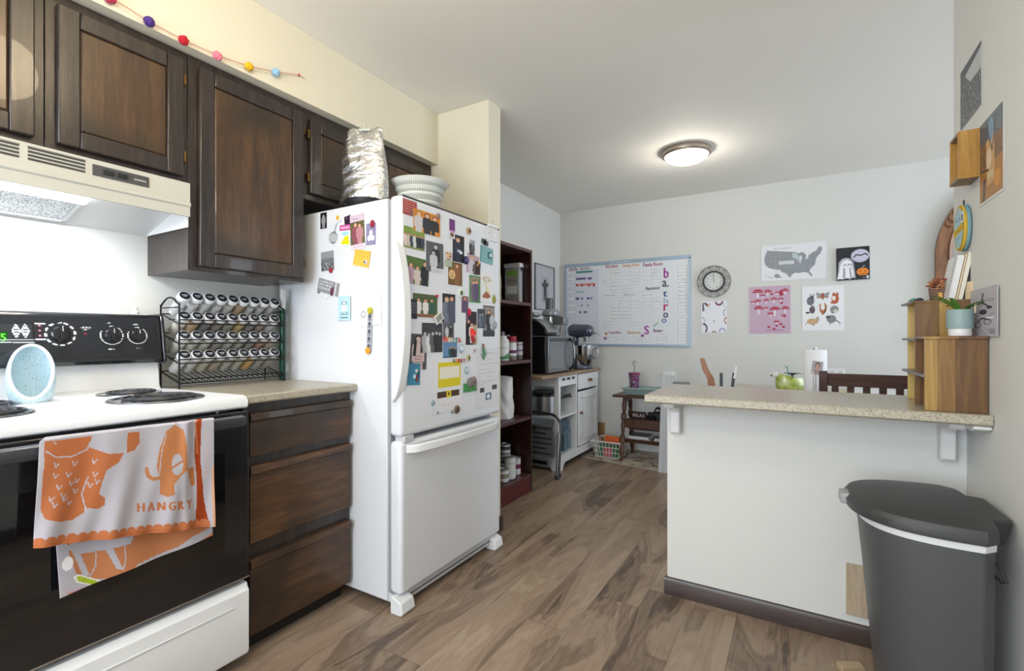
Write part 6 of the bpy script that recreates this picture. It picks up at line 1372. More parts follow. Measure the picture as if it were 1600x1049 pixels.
def lean_box(name, label, pxa, pxb, ytop, Yp, dep, m, lean=.22, cat='book', parts=None):
    a = at(pxa, 472, Y=Yp); b = at(pxb, 472, Y=Yp); tp = at((pxa + pxb) / 2, ytop, Y=Yp).z; z0 = 1.2405; h_ = (tp - z0) / math.cos(lean); th = max(b.x - a.x, .003) * .97
    t = thing(name, label, cat, ((a.x + b.x) / 2, Yp, z0), group='books and pads leaning on the organiser')
    T = Matrix.Translation(Vector((a.x, Yp, z0))) @ Matrix(((1, 0, math.tan(lean), 0), (0, 1, 0, 0), (0, 0, 1, 0), (0, 0, 0, 1)))
    hz = h_ * math.cos(lean)
    if parts == 'pages':
        MB().box((.0012, .0015, .002), (th - .0012, dep, hz - .002), M('#e2ddcf', .8), T).build('page_block', t)
        MB().box((0, 0, 0), (.0012, dep, hz), m, T).box((th - .0012, 0, 0), (th, dep, hz), m, T).build('cover', t)
    elif parts == 'spiral':
        MB().box((.002, 0, 0), (th, dep, hz), m, T).build('page_block', t)
        mb = MB()
        for k in range(26): mb.tube([(.004 * math.cos(x) + .001, .004 * math.sin(x), .006 + k * (hz - .012) / 25) for x in np.linspace(0, 2 * PI, 9)[:-1]], .0006, CHROME, 4, closed=True, T=T)
        mb.build('spiral_binding', t)
    else: MB().box((0, 0, 0), (th, dep, hz), m, T).build('board', t, bevel=.0005)
    return t
lean_box('notebook', 'thick white spiral notebook, leftmost of the leaning books on the organiser', 1479, 1492, 400, 2.115, .11, M('#dfe0e0', .6), .17, 'notebook', 'spiral')
lean_box('book', 'tan covered book right of the white spiral notebook', 1492.5, 1496, 397, 2.115, .12, M('#b99a5c', .6), .17, parts='pages')
lean_box('book', 'cream paged book in the middle of the leaning books', 1496.5, 1504, 394, 2.115, .12, M('#d8d3c8', .6), .17, parts='pages')
lean_box('notebook', 'black covered notebook among the leaning books', 1504.5, 1511, 390, 2.115, .12, M('#1f2022', .5), .17, 'notebook', None)
lean_box('book', 'thin cream book nearest the wall among the leaning books', 1511.5, 1514.5, 392, 2.115, .10, M('#c9bd9f', .6), .17, parts='pages')
lean_box('wood_block', 'pale wooden block standing in front of the leaning books', 1510, 1524, 440, 2.089, .018, wood('birch', [(.3, '#b59c78'), (.5, '#cbb591'), (.7, '#dccaa8')], 'Z', 1, .5), .05, 'wood block')
# basket of dried flowers
p = at(1462, 470, Y=2.19); fc = (.420, 2.20, 1.2405)
t = thing('flower_basket', 'small brown woven box of dried rust flowers on top of the organiser', 'basket', fc)
WICK = NT('wicker'); _tc = WICK.n('TexCoord').outputs['Object']; _w = WICK.n('TexWave', {'Vector': _tc, 'Scale': 45.0, 'Distortion': 2.0}, bands_direction='Z').outputs['Fac']
WICK = WICK.set(Base_Color=WICK.ramp(_w, [(.2, '#5c4334'), (.8, '#8d7260')]), Roughness=.8, Normal=WICK.bump(_w, .6))
MB().lathe([(.023, .0), (.027, .036), (.028, .048), (.026, .048), (.022, .008), (1e-6, .008)], fc, WICK, 28).build('basket_wall', t)
_r = random.Random(4); mb = MB()
for k in range(46):
    a = _r.random() * 2 * PI; rr = _r.random() ** .5 * .036; zz = .052 + _r.random() * .035 - rr * .25
    q = (fc[0] + rr * math.cos(a) - .006, fc[1] + rr * math.sin(a), fc[2] + zz); mb.sph(q, .0052, M(_r.choice(['#a5603c', '#8d4a2c', '#b87a52', '#7a4530']), .9), 8, (1, 1, .7)); 
    if k % 3 == 0: mb.cyl((fc[0], fc[1], fc[2] + .01), q, .0008, M('#6b5038', .9), n=5)
mb.build('dried_flowers', t)
MB().box((fc[0] - .006, fc[1] - .030, fc[2] + .012), (fc[0] + .004, fc[1] - .027, fc[2] + .03), M('#dba050', .6)).build('tag', t)
p = at(1433, 473, Y=2.2)
t = thing('marker_pen', 'green capped white marker lying at the left edge of the organiser top', 'marker', (.352, 2.17, 1.2405))
MB().cyl((.348, 2.245, 1.2475), (.346, 2.20, 1.2475), .006, M('#dfe3e8', .4)).build('barrel', t); MB().cyl((.346, 2.20, 1.2475), (.344, 2.150, 1.2475), .0065, M('#3f8f6a', .4)).build('cap', t)
o = MB().prism([(-.010, 0), (.012, 0), (.012, .006), (.004, .011), (-.008, .009)], 0, .05, M('#25272b', .4), 'Y', Matrix.Translation((.352, 2.105, 1.2405))).build('hair_clip', bevel=.002); tag(o, 'small black clip lying beside the green marker on the organiser', 'clip')
# poster leaning behind the plant
cv = Cv(110, 220, '#b3b0b8'); cv.noise(.08, 5, 4)
cv.line([(.5, .12), (.45, .3), (.75, .42)], .05, '#2b2a33').ell(.5, .5, .14, .05, '#3f3d4a').ell(.72, .42, .1, .03, '#2b2a33').line([(.3, .7), (.45, .62), (.7, .66)], .05, '#23222b').ring(.3, .76, .14, .06, .25, '#4a4858').ring(.65, .70, .14, .06, .25, '#4a4858').line([(.55, .66), (.9, .52)], .02, '#7d4a8c').rect(.62, .60, .88, .635, '#e0dfe6').rect(.72, .84, .92, .95, '#8d8a96').text('ROLL', .5, .3, .07, '#4a4655', wid=.4)
for k in range(14): cv.ell(.1 + .055 * k % .8, .86 + .02 * (k % 5), .02, .01, '#6d6a7c')
RW = ((RX - .004, 1.9, 1), (-1, 0, 0))
card('art_card', 'grey lilac printed card with a skater leaning on the wall behind the plant', 'art card', ((RX - .006, 1.9, 1), (-1, 0, 0)), 1537, 488, 42, 76, cv, t=.0015, off=0)
# ================================================================== RIGHT WALL
RWP = ((RX, 1.9, 1), (-1, 0, 0))
def rcard(name, label, cat, x0, x1, yc, h_, cv, **k): return card(name, label, cat, RWP, (x0 + x1) / 2, yc, x1 - x0, h_, cv, **k)
cv = Cv(150, 200, '#55585c'); cv.noise(.5, 7, 5); cv.poly([(.25, .18), (1, .08), (1, .42), (.5, .40)], '#b4b8ba').poly([(0, 0), (1, 0), (1, .08), (.3, .16), (0, .12)], '#46494d'); 
rnd = np.random.RandomState(3)
for k in range(240): x = rnd.rand(); y = .34 + .62 * rnd.rand(); cv.line([(x, y), (x + .05 * (rnd.rand() - .3), y + .05)], .010, '#8f9397' if rnd.rand() > .5 else '#2c2f33')
pa = at(1538, 60, X=RX); pb = at(1502, 116, X=RX)
def wall_card(name, label, cat, y0, y1, z0, z1, cv, t_=.0012, mat=None):
    mb = MB(); sheet_mesh(mb, y1 - y0, z1 - z0, t_, cv, mat=mat); return tag(mb.build(name, matrix=plane_T((RX, (y0 + y1) / 2, (z0 + z1) / 2), (-1, 0, 0), 0, .0005)), label, cat)
wall_card('photo_print', 'black and white forest print, uppermost on the right wall', 'photo print', 2.0, 2.222, 1.832, 2.03, cv)
cv = Cv(150, 190, '#7a5c40'); cv.noise(.25, 9, 6); cv.rect(0, 0, 1, .30, '#59636a').noise(.2, 2, 5).poly([(0, .62), (1, .55), (1, 1), (0, 1)], '#a8763c').poly([(.30, .30), (.62, .25), (.66, .8), (.34, .82)], '#c49a6a').ell(.5, .2, .10, .14, '#6f8fb0').line([(.3, .05), (.55, .45), (.7, .1)], .03, '#2f3438').ell(.42, .52, .10, .12, '#d8c3a4').rect(.36, .66, .60, .74, '#c8b98c').line([(.1, .6), (.42, .64)], .03, '#3a3430').poly([(.2, .72), (.3, .7), (.26, 1), (.16, 1)], '#5a4438').ell(.75, .8, .12, .1, '#c98a32'); border(cv, .03, '#d4d3d0')
wall_card('photo_print', 'colour print of a warm lit interior with white border on the right wall', 'photo print', 1.812, 2.022, 1.52, 1.775, cv)
# shadow box frame
FRW_ = wood('honey_frame', [(.3, '#8b6228'), (.5, '#a77c36'), (.7, '#bf9850')], 'Z', 1.5, .4)
t = thing('shadow_box_frame', 'deep honey coloured wooden box frame hanging on the right wall', 'frame', (RX, 2.045, 1.61))
fy0_, fy1_, fz0, fz1, fd = 2.014, 2.115, 1.615, 1.765, .052
for (a, b) in (((RX - fd, fy0_, fz0), (RX - .001, fy0_ + .010, fz1)), ((RX - fd, fy1_ - .010, fz0), (RX - .001, fy1_, fz1))): MB().box(a, b, FRW_).build('frame_side', t, bevel=.001)
for (a, b) in (((RX - fd, fy0_ + .01, fz0), (RX - .001, fy1_ - .01, fz0 + .010)), ((RX - fd, fy0_ + .01, fz1 - .010), (RX - .001, fy1_ - .01, fz1))): MB().box(a, b, wood('frame_rail', [(.3, '#6b5636'), (.7, '#8b744e')], 'Y', 1.5, .4)).build('frame_rail', t, bevel=.001)
MB().box((RX - .012, fy0_ + .01, fz0 + .01), (RX - .002, fy1_ - .01, fz1 - .01), M('#c9cccf', .5)).build('backing', t)
# pot holder
oc = (RX - .012, 2.150, 1.485); t = thing('pot_holder', 'oval blue and yellow quilted pot holder hanging on the right wall', 'pot holder', oc)
T = plane_T((RX - .003, 2.150, 1.482), (-1, 0, 0))
def ovl(r, z0, z1, m, nm, sx=.062, sy=.078):
    return MB().lathe([(r * .96, z0), (r, (z0 + z1) / 2), (r * .97, z1), (1e-6, z1 + .0005)], (0, 0, 0), m, 44, T @ Matrix.Diagonal((sx, sy, 1, 1))).build(nm, t)
ovl(1.0, 0, .009, M('#6f9aa6', .8), 'back_layer'); ovl(.985, .009, .018, M('#c9a93c', .8), 'edge_layer')
cv = Cv(120, 150, '#a9c6d0'); cv.ell(.5, .5, .5, .5, '#c9ab42').ell(.5, .5, .43, .44, '#a8c4cf').poly([(.0, .52), (1, .40), (1, .56), (0, .68)], '#d1b245').text('PACIFIC', .16, .34, .07, '#4a6a78', wid=.6).text('BEST QUALITY', .1, .58, .06, '#7a4a3c', wid=.6).text('OREGON', .24, .74, .05, '#5a7a8a', wid=.46).line([(.76, .38), (.84, .45), (.78, .56)], .03, '#b8502c')
mb = MB(); mb.grid(lambda i, j: ((i - .5) * .120, (.5 - j) * .150, .0192), 119, 149, CLOTH, cv.a, T)
c0 = T.translation; keep = []
for f in mb.f:
    c = sum((Vector(mb.v[i]) for i in f), Vector()) / len(f)
    if ((c.y - c0.y) / .058) ** 2 + ((c.z - c0.z) / .073) ** 2 < 1: keep.append(f)
mb.f = keep; mb.mi = [0] * len(keep); mb.build('printed_face', t)
MB().tube([(0, .076, .006), (-.004, .086, .006), (0, .093, .006), (.004, .086, .006)], .0016, BLKM, 6, closed=True, T=T).build('hanging_loop', t)
MB().box((.030, .012, .019), (.058, .048, .0197), M('#dcdedf', .6), T).box((.036, .018, .0197), (.052, .04, .02), M('#6a6c70', .6), T).build('tag', t)
# ================================================================== TRASH CAN
TD = M('#4a4b4d', .42, bump=.25, bscale=900, name='bin_plastic'); TL = M('#3a3b3c', .38, bump=.3, bscale=900, name='bin_lid_plastic')
bcx, bcy = .388, 1.806; 
def dshape(w_, d_, n=30, k=1.0):
    # flat back at local x=0 facing the wall, rounded front towards -x
    pts = []
    for i in range(n + 1):
        a = PI / 2 + PI * i / n
        ca, sa = math.cos(a), math.sin(a); p = 2.7
        q = (abs(ca) ** p + abs(sa) ** p) ** (-1 / p); pts.append((d_ * ca * q, w_ / 2 * sa * q))
    return pts + [(.028, -w_ / 2 * .86), (.028, w_ / 2 * .86)]
TT = Matrix.Translation(Vector((bcx, bcy, 0))) @ Matrix.Rotation(math.radians(2), 4, 'Z')
t = thing('trash_can', 'large dark grey step bin with rounded lid beside the bar wall', 'trash can', (bcx - .12, bcy, 0))
def loft(sections, m, name, bevel=0, capb=True, T=TT):
    vs = []; fs = []; n = len(sections[0][0])
    for P_, z in sections: vs += [(x, y, z) if not isinstance(z, (list, tuple)) else (x, y, z[i]) for i, (x, y) in enumerate(P_)]
    for s_ in range(len(sections) - 1):
        for i in range(n): fs.append((s_ * n + i, s_ * n + (i + 1) % n, (s_ + 1) * n + (i + 1) % n, (s_ + 1) * n + i))
    fs.append(tuple(range(n))[::-1]); fs.append(tuple((len(sections) - 1) * n + i for i in range(n)))
    return MB().add(vs, fs, m, T).build(name, t, bevel=bevel)
loft([(dshape(.33, .172), .0), (dshape(.34, .18), .012), (dshape(.355, .198), .20), (dshape(.378, .220), .45), (dshape(.392, .232), .575), (dshape(.392, .232), .585)], TD, 'bin_body', .004)
loft([(dshape(.396, .235), .585), (dshape(.402, .240), .600), (dshape(.402, .240), .610)], M('#dfe0e0', .45), 'bag_rim', .001)
loft([(dshape(.418, .250), .606), (dshape(.436, .264), .612), (dshape(.438, .266), .632), (dshape(.426, .256), .645), (dshape(.385, .225), .650), (dshape(.30, .17), .656), (dshape(.18, .10), .660), (dshape(.02, .01), .661)], TL, 'lid', .003)
MB().box((-.280, -.030, .612), (-.226, .030, .644), M('#9b9c9d', .4), TT).build('lid_catch', t, bevel=.006, seg=3)
loft([([(.02, -.11), (.070, -.08), (.070, .10), (.02, .12)], .575), ([(.02, -.12), (.086, -.09), (.086, .11), (.02, .14)], .645)], TL, 'hinge', .008)
MB().box((.020, -.12, .50), (.040, -.09, .60), TL, TT).tube([(.022, -.15, .53), (.034, -.18, .515), (.040, -.19, .52), (.034, -.18, .545), (.024, -.15, .565)], .004, BLKM, 6, T=TT).build('hinge_arm', t, bevel=.002)
MB().box((-.26, -.07, .012), (-.19, .07, .028), BLKM, TT).build('pedal', t, bevel=.006)
o = MB().box((0, 0, .0), (.075, .032, .022), wood('pine_block', [(.3, '#a08a6c'), (.7, '#bda684')], 'X', 1, .6), Matrix.Translation((.125, 1.93, .0)) @ Matrix.Rotation(.5, 4, 'Z')).build('wood_offcut', bevel=.002); tag(o, 'small pine offcut on the floor beside the foot of the grey bin', 'wood offcut')
# ================================================================== SIDE TABLE, RUG, BASKET, LEANING BOARD
cv = Cv(420, 260, '#b3ab9c'); r_ = random.Random(9)
for k in range(95):
    x, y = r_.random(), r_.random(); a = r_.random() * PI; L = .062; dx, dy = L * math.cos(a), L * math.sin(a) * 1.4; nx, ny = -dy * .35, dx * .45
    cv.poly([(x - dx, y - dy), (x + nx, y + ny), (x + dx, y + dy), (x - nx, y - ny)], r_.choice(['#4f3d33', '#7a4f43', '#44453b', '#5e584e', '#7d5d50'])); cv.line([(x - dx, y - dy), (x + dx, y + dy)], .005, '#d8d2c6')
cv.rect(0, 0, .015, 1, '#c9c5bb').rect(0, .975, 1, 1, '#c9c5bb')
Tr = Matrix.Translation(Vector((-1.22, 4.31, 0))) @ Matrix.Rotation(math.radians(-9), 4, 'Z')
mb = MB()
def rg(i, j):
    x = (i - .5) * 1.02; y = (.5 - j) * .46; rr = .06
    ax, ay = abs(x) - (.51 - rr), abs(y) - (.23 - rr)
    if ax > 0 and ay > 0:
        L = math.hypot(ax, ay)
        m__ = max(ax, ay); s_ = m__ / L; x = math.copysign(.51 - rr + ax * s_, x); y = math.copysign(.23 - rr + ay * s_, y)
    return (x, y, .005)
mb.grid(rg, 300, 180, CLOTH, cv.a, Tr); ed = [rg(i / 60, 0) for i in range(60)] + [rg(1, j / 30) for j in range(30)] + [rg(1 - i / 60, 1) for i in range(60)] + [rg(0, 1 - j / 30) for j in range(30)]
n = len(ed); mb.add([(x, y, .0) for x, y, z in ed] + ed, [(i, (i + 1) % n, n + (i + 1) % n, n + i) for i in range(n)], CLOTH, Tr)
tag(mb.build('rug', base='#a9a295'), 'small leaf patterned rug on the floor under the side table', 'rug')
t = thing('side_table', 'small walnut side table with turned splayed legs and book trough', 'side table', (-1.12, 4.36, 0))
zt_ = .575; MB().box((-1.44, 4.17, zt_), (-.80, 4.56, zt_ + .022), WALNUT).build('tabletop', t, bevel=.006)
def turned(p0, p1, r):
    p0 = Vector(p0); p1 = Vector(p1); L = (p1 - p0).length; q = (p1 - p0).to_track_quat('Z', 'Y').to_matrix().to_4x4()
    pr = [(.55, 0), (.75, .03), (.6, .06), (.85, .10), (1.05, .17), (.7, .24), (.6, .26), (1.1, .28), (1.1, .38), (.6, .40), (.8, .46), (1.0, .55), (.7, .62), (1.15, .64), (1.15, .72), (.6, .74), (.9, .80), (1.05, .88), (.8, .95), (.7, 1)]
    MB().lathe([(r * a, L * b) for a, b in pr], (0, 0, 0), WALNUT, 18, Matrix.Translation(p0) @ q).build('leg', t)
for x in (-1.36, -.88):
    turned((x - .005, 4.20, .006), (x, 4.29, zt_), .021); turned((x - .005, 4.54, .006), (x, 4.44, zt_), .021)
    MB().box((x - .012, 4.29, zt_ - .05), (x + .012, 4.45, zt_), WALNUT).build('end_rail', t)
MB().prism([(4.235, .20), (4.25, .165), (4.49, .165), (4.505, .20), (4.49, .20), (4.485, .18), (4.255, .18), (4.25, .20)], -1.35, -.89, WALNUT, 'X').build('lower_shelf', t, bevel=.001)
MB().prism([(4.23, .375), (4.36, .265), (4.38, .265), (4.51, .375), (4.50, .385), (4.37, .28), (4.24, .385)], -1.35, -.89, WALNUT, 'X').build('book_trough', t, bevel=.001)
MB().box((-1.345, 4.232, .30), (-.895, 4.244, .375), WALNUT).build('trough_front', t, bevel=.001)
q = at(960, 617, Y=4.25)
t = thing('baking_dish', 'large pale green rectangular dish on the walnut side table', 'dish', (-1.15, 4.34, .598))
def tray(x0, x1, y0, y1, z, h_, fl, m, nm, par):
    vs = []; 
    for (e_, zz) in ((0, 0), (fl, h_), (fl - .008, h_), (-.004, .006)):
        vs += [(x0 - e_, y0 - e_, z + zz), (x1 + e_, y0 - e_, z + zz), (x1 + e_, y1 + e_, z + zz), (x0 - e_, y1 + e_, z + zz)]
    fs = [(3, 2, 1, 0)] + [(4 * s_ + i, 4 * s_ + (i + 1) % 4, 4 * s_ + 4 + (i + 1) % 4, 4 * s_ + 4 + i) for s_ in range(3) for i in range(4)] + [(12, 13, 14, 15)]
    MB().add(vs, fs, m).build(nm, par, bevel=.003)
tray(-1.33, -.93, 4.22, 4.44, .598, .062, .03, M('#8fa3a2', .35), 'dish_body', t)
MB().box((-1.372, 4.18, .655), (-.888, 4.20, .664), M('#9db0ae', .35)).build('front_rim', t, bevel=.002)
pp = at(991, 602, Y=4.33)
t = thing('tumbler', 'plum patterned tumbler with a curly straw standing in the green dish', 'tumbler', (pp.x, 4.33, .606))
TUM = NT('tumbler_print'); _v = TUM.n('TexVoronoi', {'Vector': TUM.n('TexCoord').outputs['Object'], 'Scale': 60.0}).outputs['Color']; TUM = TUM.set(Base_Color=TUM.ramp(TUM.n('SeparateColor', {0: _v}).outputs[0], [(.2, '#5c3550'), (.45, '#6b5a78'), (.6, '#8a9aa0'), (.8, '#7a3060')]), Roughness=.3)
c0_ = (pp.x, 4.33, .606); MB().lathe([(1e-6, 0), (.034, 0), (.036, .004), (.050, .17)], c0_, TUM, 32).build('cup', t)
MB().lathe([(.051, .168), (.053, .172), (.053, .182), (.03, .186), (1e-6, .186)], c0_, M('#8c2457', .4), 32).build('lid', t)
MB().tube(smooth_pts([Vector((pp.x - .003, 4.33, .70)), Vector((pp.x, 4.33, .82)), Vector((pp.x + .004, 4.33, .85)), Vector((pp.x - .012, 4.33, .875)), Vector((pp.x - .002, 4.33, .895)), Vector((pp.x + .014, 4.33, .885)), Vector((pp.x + .02, 4.33, .87))], 5), .0032, M('#6c5a6c', .4), 8).build('straw', t)
cv = Cv(90, 40, '#2b2421'); cv.text('RELAX', .08, .78, .55, '#d8cfc4', wid=.84)
t = thing('word_sign', 'small dark sign with pale capital letters in the table trough', 'sign', (-1.24, 4.30, .37))
MB().box((-1.30, 4.30, .32), (-1.17, 4.315, .44), M('#2b2421', .6)).build('sign_board', t, bevel=.002); mb = MB(); sheet_mesh(mb, .126, .056, .0006, cv, T=plane_T((-1.235, 4.2995, .41), (0, -1, 0))); mb.build('sign_face', t)
cmx = at(1022, 660, Y=4.30).x
t = thing('photo_camera', 'black camera standing in the trough of the side table', 'camera', (cmx, 4.32, .37))
MB().box((cmx - .06, 4.30, .345), (cmx + .07, 4.36, .44), BLKM).prism([(cmx - .01, .44), (cmx + .07, .44), (cmx + .06, .49), (cmx + .01, .49)], 4.305, 4.355, BLKM, 'Y').build('camera_body', t, bevel=.006); MB().cyl((cmx - .01, 4.30, .39), (cmx - .02, 4.25, .39), .034, BLK, .032, n=28).build('lens', t); MB().box((cmx + .015, 4.303, .46), (cmx + .045, 4.306, .47), M('#c9cccf', .4)).build('badge', t)
for k, (y0, w_, c) in enumerate(((4.27, .30, '#4f5761'), (4.28, .27, '#8f9499'), (4.275, .28, '#c9ccce'))):
    pass
mgz = [((-1.33, 4.262, .1815), (-1.12, 4.46, .2025), '#c3c5c6', 'stack of pale magazines at the left of the lower table shelf'), ((-1.10, 4.262, .1815), (-.91, 4.47, .2025), '#a9a39c', 'stack of pale magazines at the right of the lower table shelf'), ((-1.32, 4.266, .2030), (-1.14, 4.45, .2260), '#454c55', 'dark slate magazine on top of the left stack'), ((-1.09, 4.27, .2030), (-.93, 4.46, .2220), '#8a8785', 'grey patterned magazine on top of the right stack')]
for a, b, c, lb in mgz:
    t = thing('magazine', lb, 'magazine', ((a[0] + b[0]) / 2, a[1], a[2]), group='magazines on the lower table shelf'); MB().box((a[0] + .002, a[1] + .001, a[2]), (b[0] - .001, b[1] - .002, b[2] - .0015), M('#d3d2ce', .7)).build('page_block', t); MB().box((a[0], a[1], b[2] - .0015), (b[0], b[1], b[2]), M(c, .4, var=.5, bscale=40)).build('cover', t)
# laundry basket
t = thing('storage_basket', 'small white plastic basket with lattice sides on the leaf rug', 'basket', (-1.51, 4.30, .005))
bx_a, bx_b, by_a, by_b = -1.62, -1.405, 4.225, 4.42; PB = M('#d4d4cf', .45)
vs0 = lambda e_, z: [(bx_a - e_, by_a - e_, z), (bx_b + e_, by_a - e_, z), (bx_b + e_, by_b + e_, z), (bx_a - e_, by_b + e_, z)]
mb = MB(); mb.box((bx_a, by_a, .006), (bx_b, by_b, .010), PB)
HB = .15
for k in range(4):
    z = .012 + k * HB / 3.2; e_ = .028 * z / HB; P_ = vs0(e_, z); mb.tube(P_, .0035, PB, 6, closed=True)
P_ = vs0(.030, .155); mb.tube(P_, .007, PB, 8, closed=True)
for s_ in range(4):
    a, b = vs0(0, .008)[s_], vs0(0, .008)[(s_ + 1) % 4]; a2, b2 = vs0(.028, .155)[s_], vs0(.028, .155)[(s_ + 1) % 4]
    for k in range(9):
        f = k / 8; mb.cyl(Vector(a).lerp(Vector(b), f), Vector(a2).lerp(Vector(b2), f), .003, PB, n=6)
mb.build('lattice', t)
for a, b, c, nm, lb in (((-1.56, 4.31, .012), (-1.42, 4.33, .19), '#e0672a', 'folder', 'orange folder sticking up from the white basket'), ((-1.60, 4.26, .012), (-1.42, 4.30, .12), '#3f7a56', 'toy_box', 'green box inside the white basket'), ((-1.55, 4.24, .012), (-1.47, 4.257, .10), '#c9606c', 'toy_block', 'pink block at the front inside the white basket')):
    o = MB().box(a, b, M(c, .6)).build(nm, bevel=.003); tag(o, lb, nm.replace('_', ' '))
WB = wood('whitewashed', [(.3, '#a9adb0'), (.5, '#bfc3c6'), (.7, '#ced1d3')], 'Z', 1.5, .6)
o = MB().prism([(0, 0), (.018, 0), (.018, .815), (0, .815)], 0, .30, WB, 'Y', Matrix.Translation((-.99, 4.02, 0)) @ Matrix.Rotation(math.radians(62), 4, 'Z') @ Matrix.Rotation(math.radians(-2), 4, 'X')).build('leaning_board', bevel=.002)
bpy.data.objects.remove(o)
o = MB().prism([(-.995, 0), (-.87, 0), (-.85, .80), (-.965, .815)], 4.02, 4.04, WB, 'Y').build('leaning_board', bevel=.002)
tag(o, 'whitewashed upright board standing behind the left end of the bar', 'board')
o = MB().prism([(4.56, 0), (4.60, 0), (4.60, .19), (4.56, .19)], -1.60, -1.50, wood('scrap', [(.3, '#7a5a34'), (.7, '#9c7a4c')], 'Z', 1, .6), 'X').build('wood_scrap', bevel=.002)
bpy.data.objects.remove(o)
pw = at(939, 690, Y=4.66)
o = MB().box((pw.x - .03, 4.655, 0), (pw.x + .03, 4.695, .24), wood('scrap_wood', [(.3, '#7a5a34'), (.7, '#9c7a4c')], 'Z', 1, .6)).build('wood_offcut', bevel=.002); tag(o, 'short brown timber standing on the floor against the back wall by the cart', 'wood offcut')
# ================================================================== DINING TABLE and what stands on it
t = thing('dining_table', 'pale topped dining table hidden behind the breakfast bar', 'table', (.1, 3.4, 0))
DT = .742; MB().box((-.42, 2.95, DT - .03), (.95, 4.25, DT), M('#b9b4aa', .4)).build('tabletop', t, bevel=.004)
for x in (-.36, .89):
    for y in (3.01, 4.19): MB().box((x - .03, y - .03, 0), (x + .03, y + .03, DT - .03), CHAIRW).build('leg', t, bevel=.003)
cv = Cv(160, 100, '#c9c6c0'); r_ = random.Random(2)
for k in range(60): x, y = r_.random(), r_.random(); cv.ell(x, y, .03, .04, r_.choice(['#8d8f92', '#a9a49c', '#6f757c', '#e0ded9']))
mb = MB(); mb.grid(lambda i, j: (-.38 + .36 * i, 3.62 - .30 * j, DT + .003), 159, 99, CLOTH, cv.a); mb.box((-.38, 3.32, DT + .0005), (-.02, 3.62, DT + .0025), CLOTH)
tag(mb.build('placemat'), 'grey patterned placemat on the dining table left of the planter', 'placemat')
# chair at the table (back towards the bar)
t = thing('dining_chair', 'dark brown slatted back dining chair tucked in behind the bar', 'chair', (.27, 2.85, 0))
cxa, cxb, cyb = .085, .455, 2.72
for x in (cxa, cxb - .034): MB().prism([(cyb + .03, 0), (cyb + .062, 0), (cyb + .066, .45), (cyb + .034, .955), (cyb + .0, .955), (cyb + .032, .45)], x, x + .034, CHAIRW, 'X').build('back_post', t, bevel=.003)
for x in (cxa + .005, cxb - .037): MB().box((x, cyb + .40, 0), (x + .032, cyb + .432, .43), CHAIRW).build('front_leg', t, bevel=.003)
MB().box((cxa, cyb + .05, .43), (cxb, cyb + .45, .46), CHAIRW).build('seat', t, bevel=.006)
MB().prism([(cyb + .005, .945), (cyb + .025, .945), (cyb + .030, .885), (cyb + .012, .885)], cxa + .034, cxb - .034, CHAIRW, 'X').build('top_rail', t, bevel=.003)
MB().prism([(cyb + .035, .58), (cyb + .053, .58), (cyb + .057, .54), (cyb + .04, .54)], cxa + .034, cxb - .034, CHAIRW, 'X').build('lower_rail', t, bevel=.003)
for k in range(5):
    x = cxa + .034 + (cxb - cxa - .068) * (k + .5) / 5; MB().prism([(cyb + .014, .886), (cyb + .028, .886), (cyb + .052, .575), (cyb + .038, .575)], x - .014, x + .014, CHAIRW, 'X').build('slat', t, bevel=.002)
# white upright dispenser and photo holder
wx = at(1274, 612, Y=3.05).x; ww = (at(1293, 560, Y=3.05).x - at(1256, 560, Y=3.05).x) / 2
t = thing('towel_roll', 'tall white paper towel roll on the dining table', 'paper towels', (wx, 3.06, DT))
MB().lathe([(.014, 0), (ww - .002, 0), (ww, .003), (ww, .30), (ww - .003, .305), (.016, .305)], (wx, 3.06, DT + .001), M('#e9eaec', .8, bump=.3, bscale=300), 40).build('roll', t); MB().cyl((wx, 3.06, DT + .001), (wx, 3.06, DT + .318), .008, STEEL).build('spindle', t)
hx_ = at(1277, 600, Y=2.985).x
t = thing('photo_holder', 'wire photo holder with a passport style photo in front of the white roll', 'photo holder', (hx_, 2.985, DT))
mb = MB().lathe([(1e-6, 0), (.028, 0), (.028, .006), (1e-6, .008)], (hx_, 2.98, DT + .001), M('#4a4d50', .4), 24)
for dx, z in ((-.018, .165), (-.008, .19), (.012, .20), (.020, .17)): mb.cyl((hx_ + dx * .7, 2.98, DT + .006), (hx_ + dx, 2.98, DT + z), .0012, M('#7d8084', .3, metal=.7), n=6)
mb.build('wire_stand', t)
cv = Cv(70, 90, '#a8a4a6'); cv.poly([(.12, 1), (.2, .72), (.42, .62), (.62, .62), (.82, .74), (.9, 1)], '#a58c88').poly([(.08, 1), (.1, .82), (.24, .78), (.24, 1)], '#dcdce0').ell(.52, .36, .22, .26, '#3a2f2c').ell(.52, .42, .17, .23, '#c09a8a').rect(.44, .60, .60, .72, '#b98f80').line([(.44, .40), (.48, .40)], .02, '#3a2a26').line([(.56, .40), (.60, .40)], .02, '#3a2a26').line([(.48, .53), (.56, .53)], .015, '#8a5a52')
mb = MB(); P, W_, H_ = spot(((0, 2.975, 1), (0, -1, 0)), 1276.5, 575, 17, 21); sheet_mesh(mb, W_, H_, .001, cv, T=plane_T(P, (0, -1, 0), -7)); mb.build('photo', t)
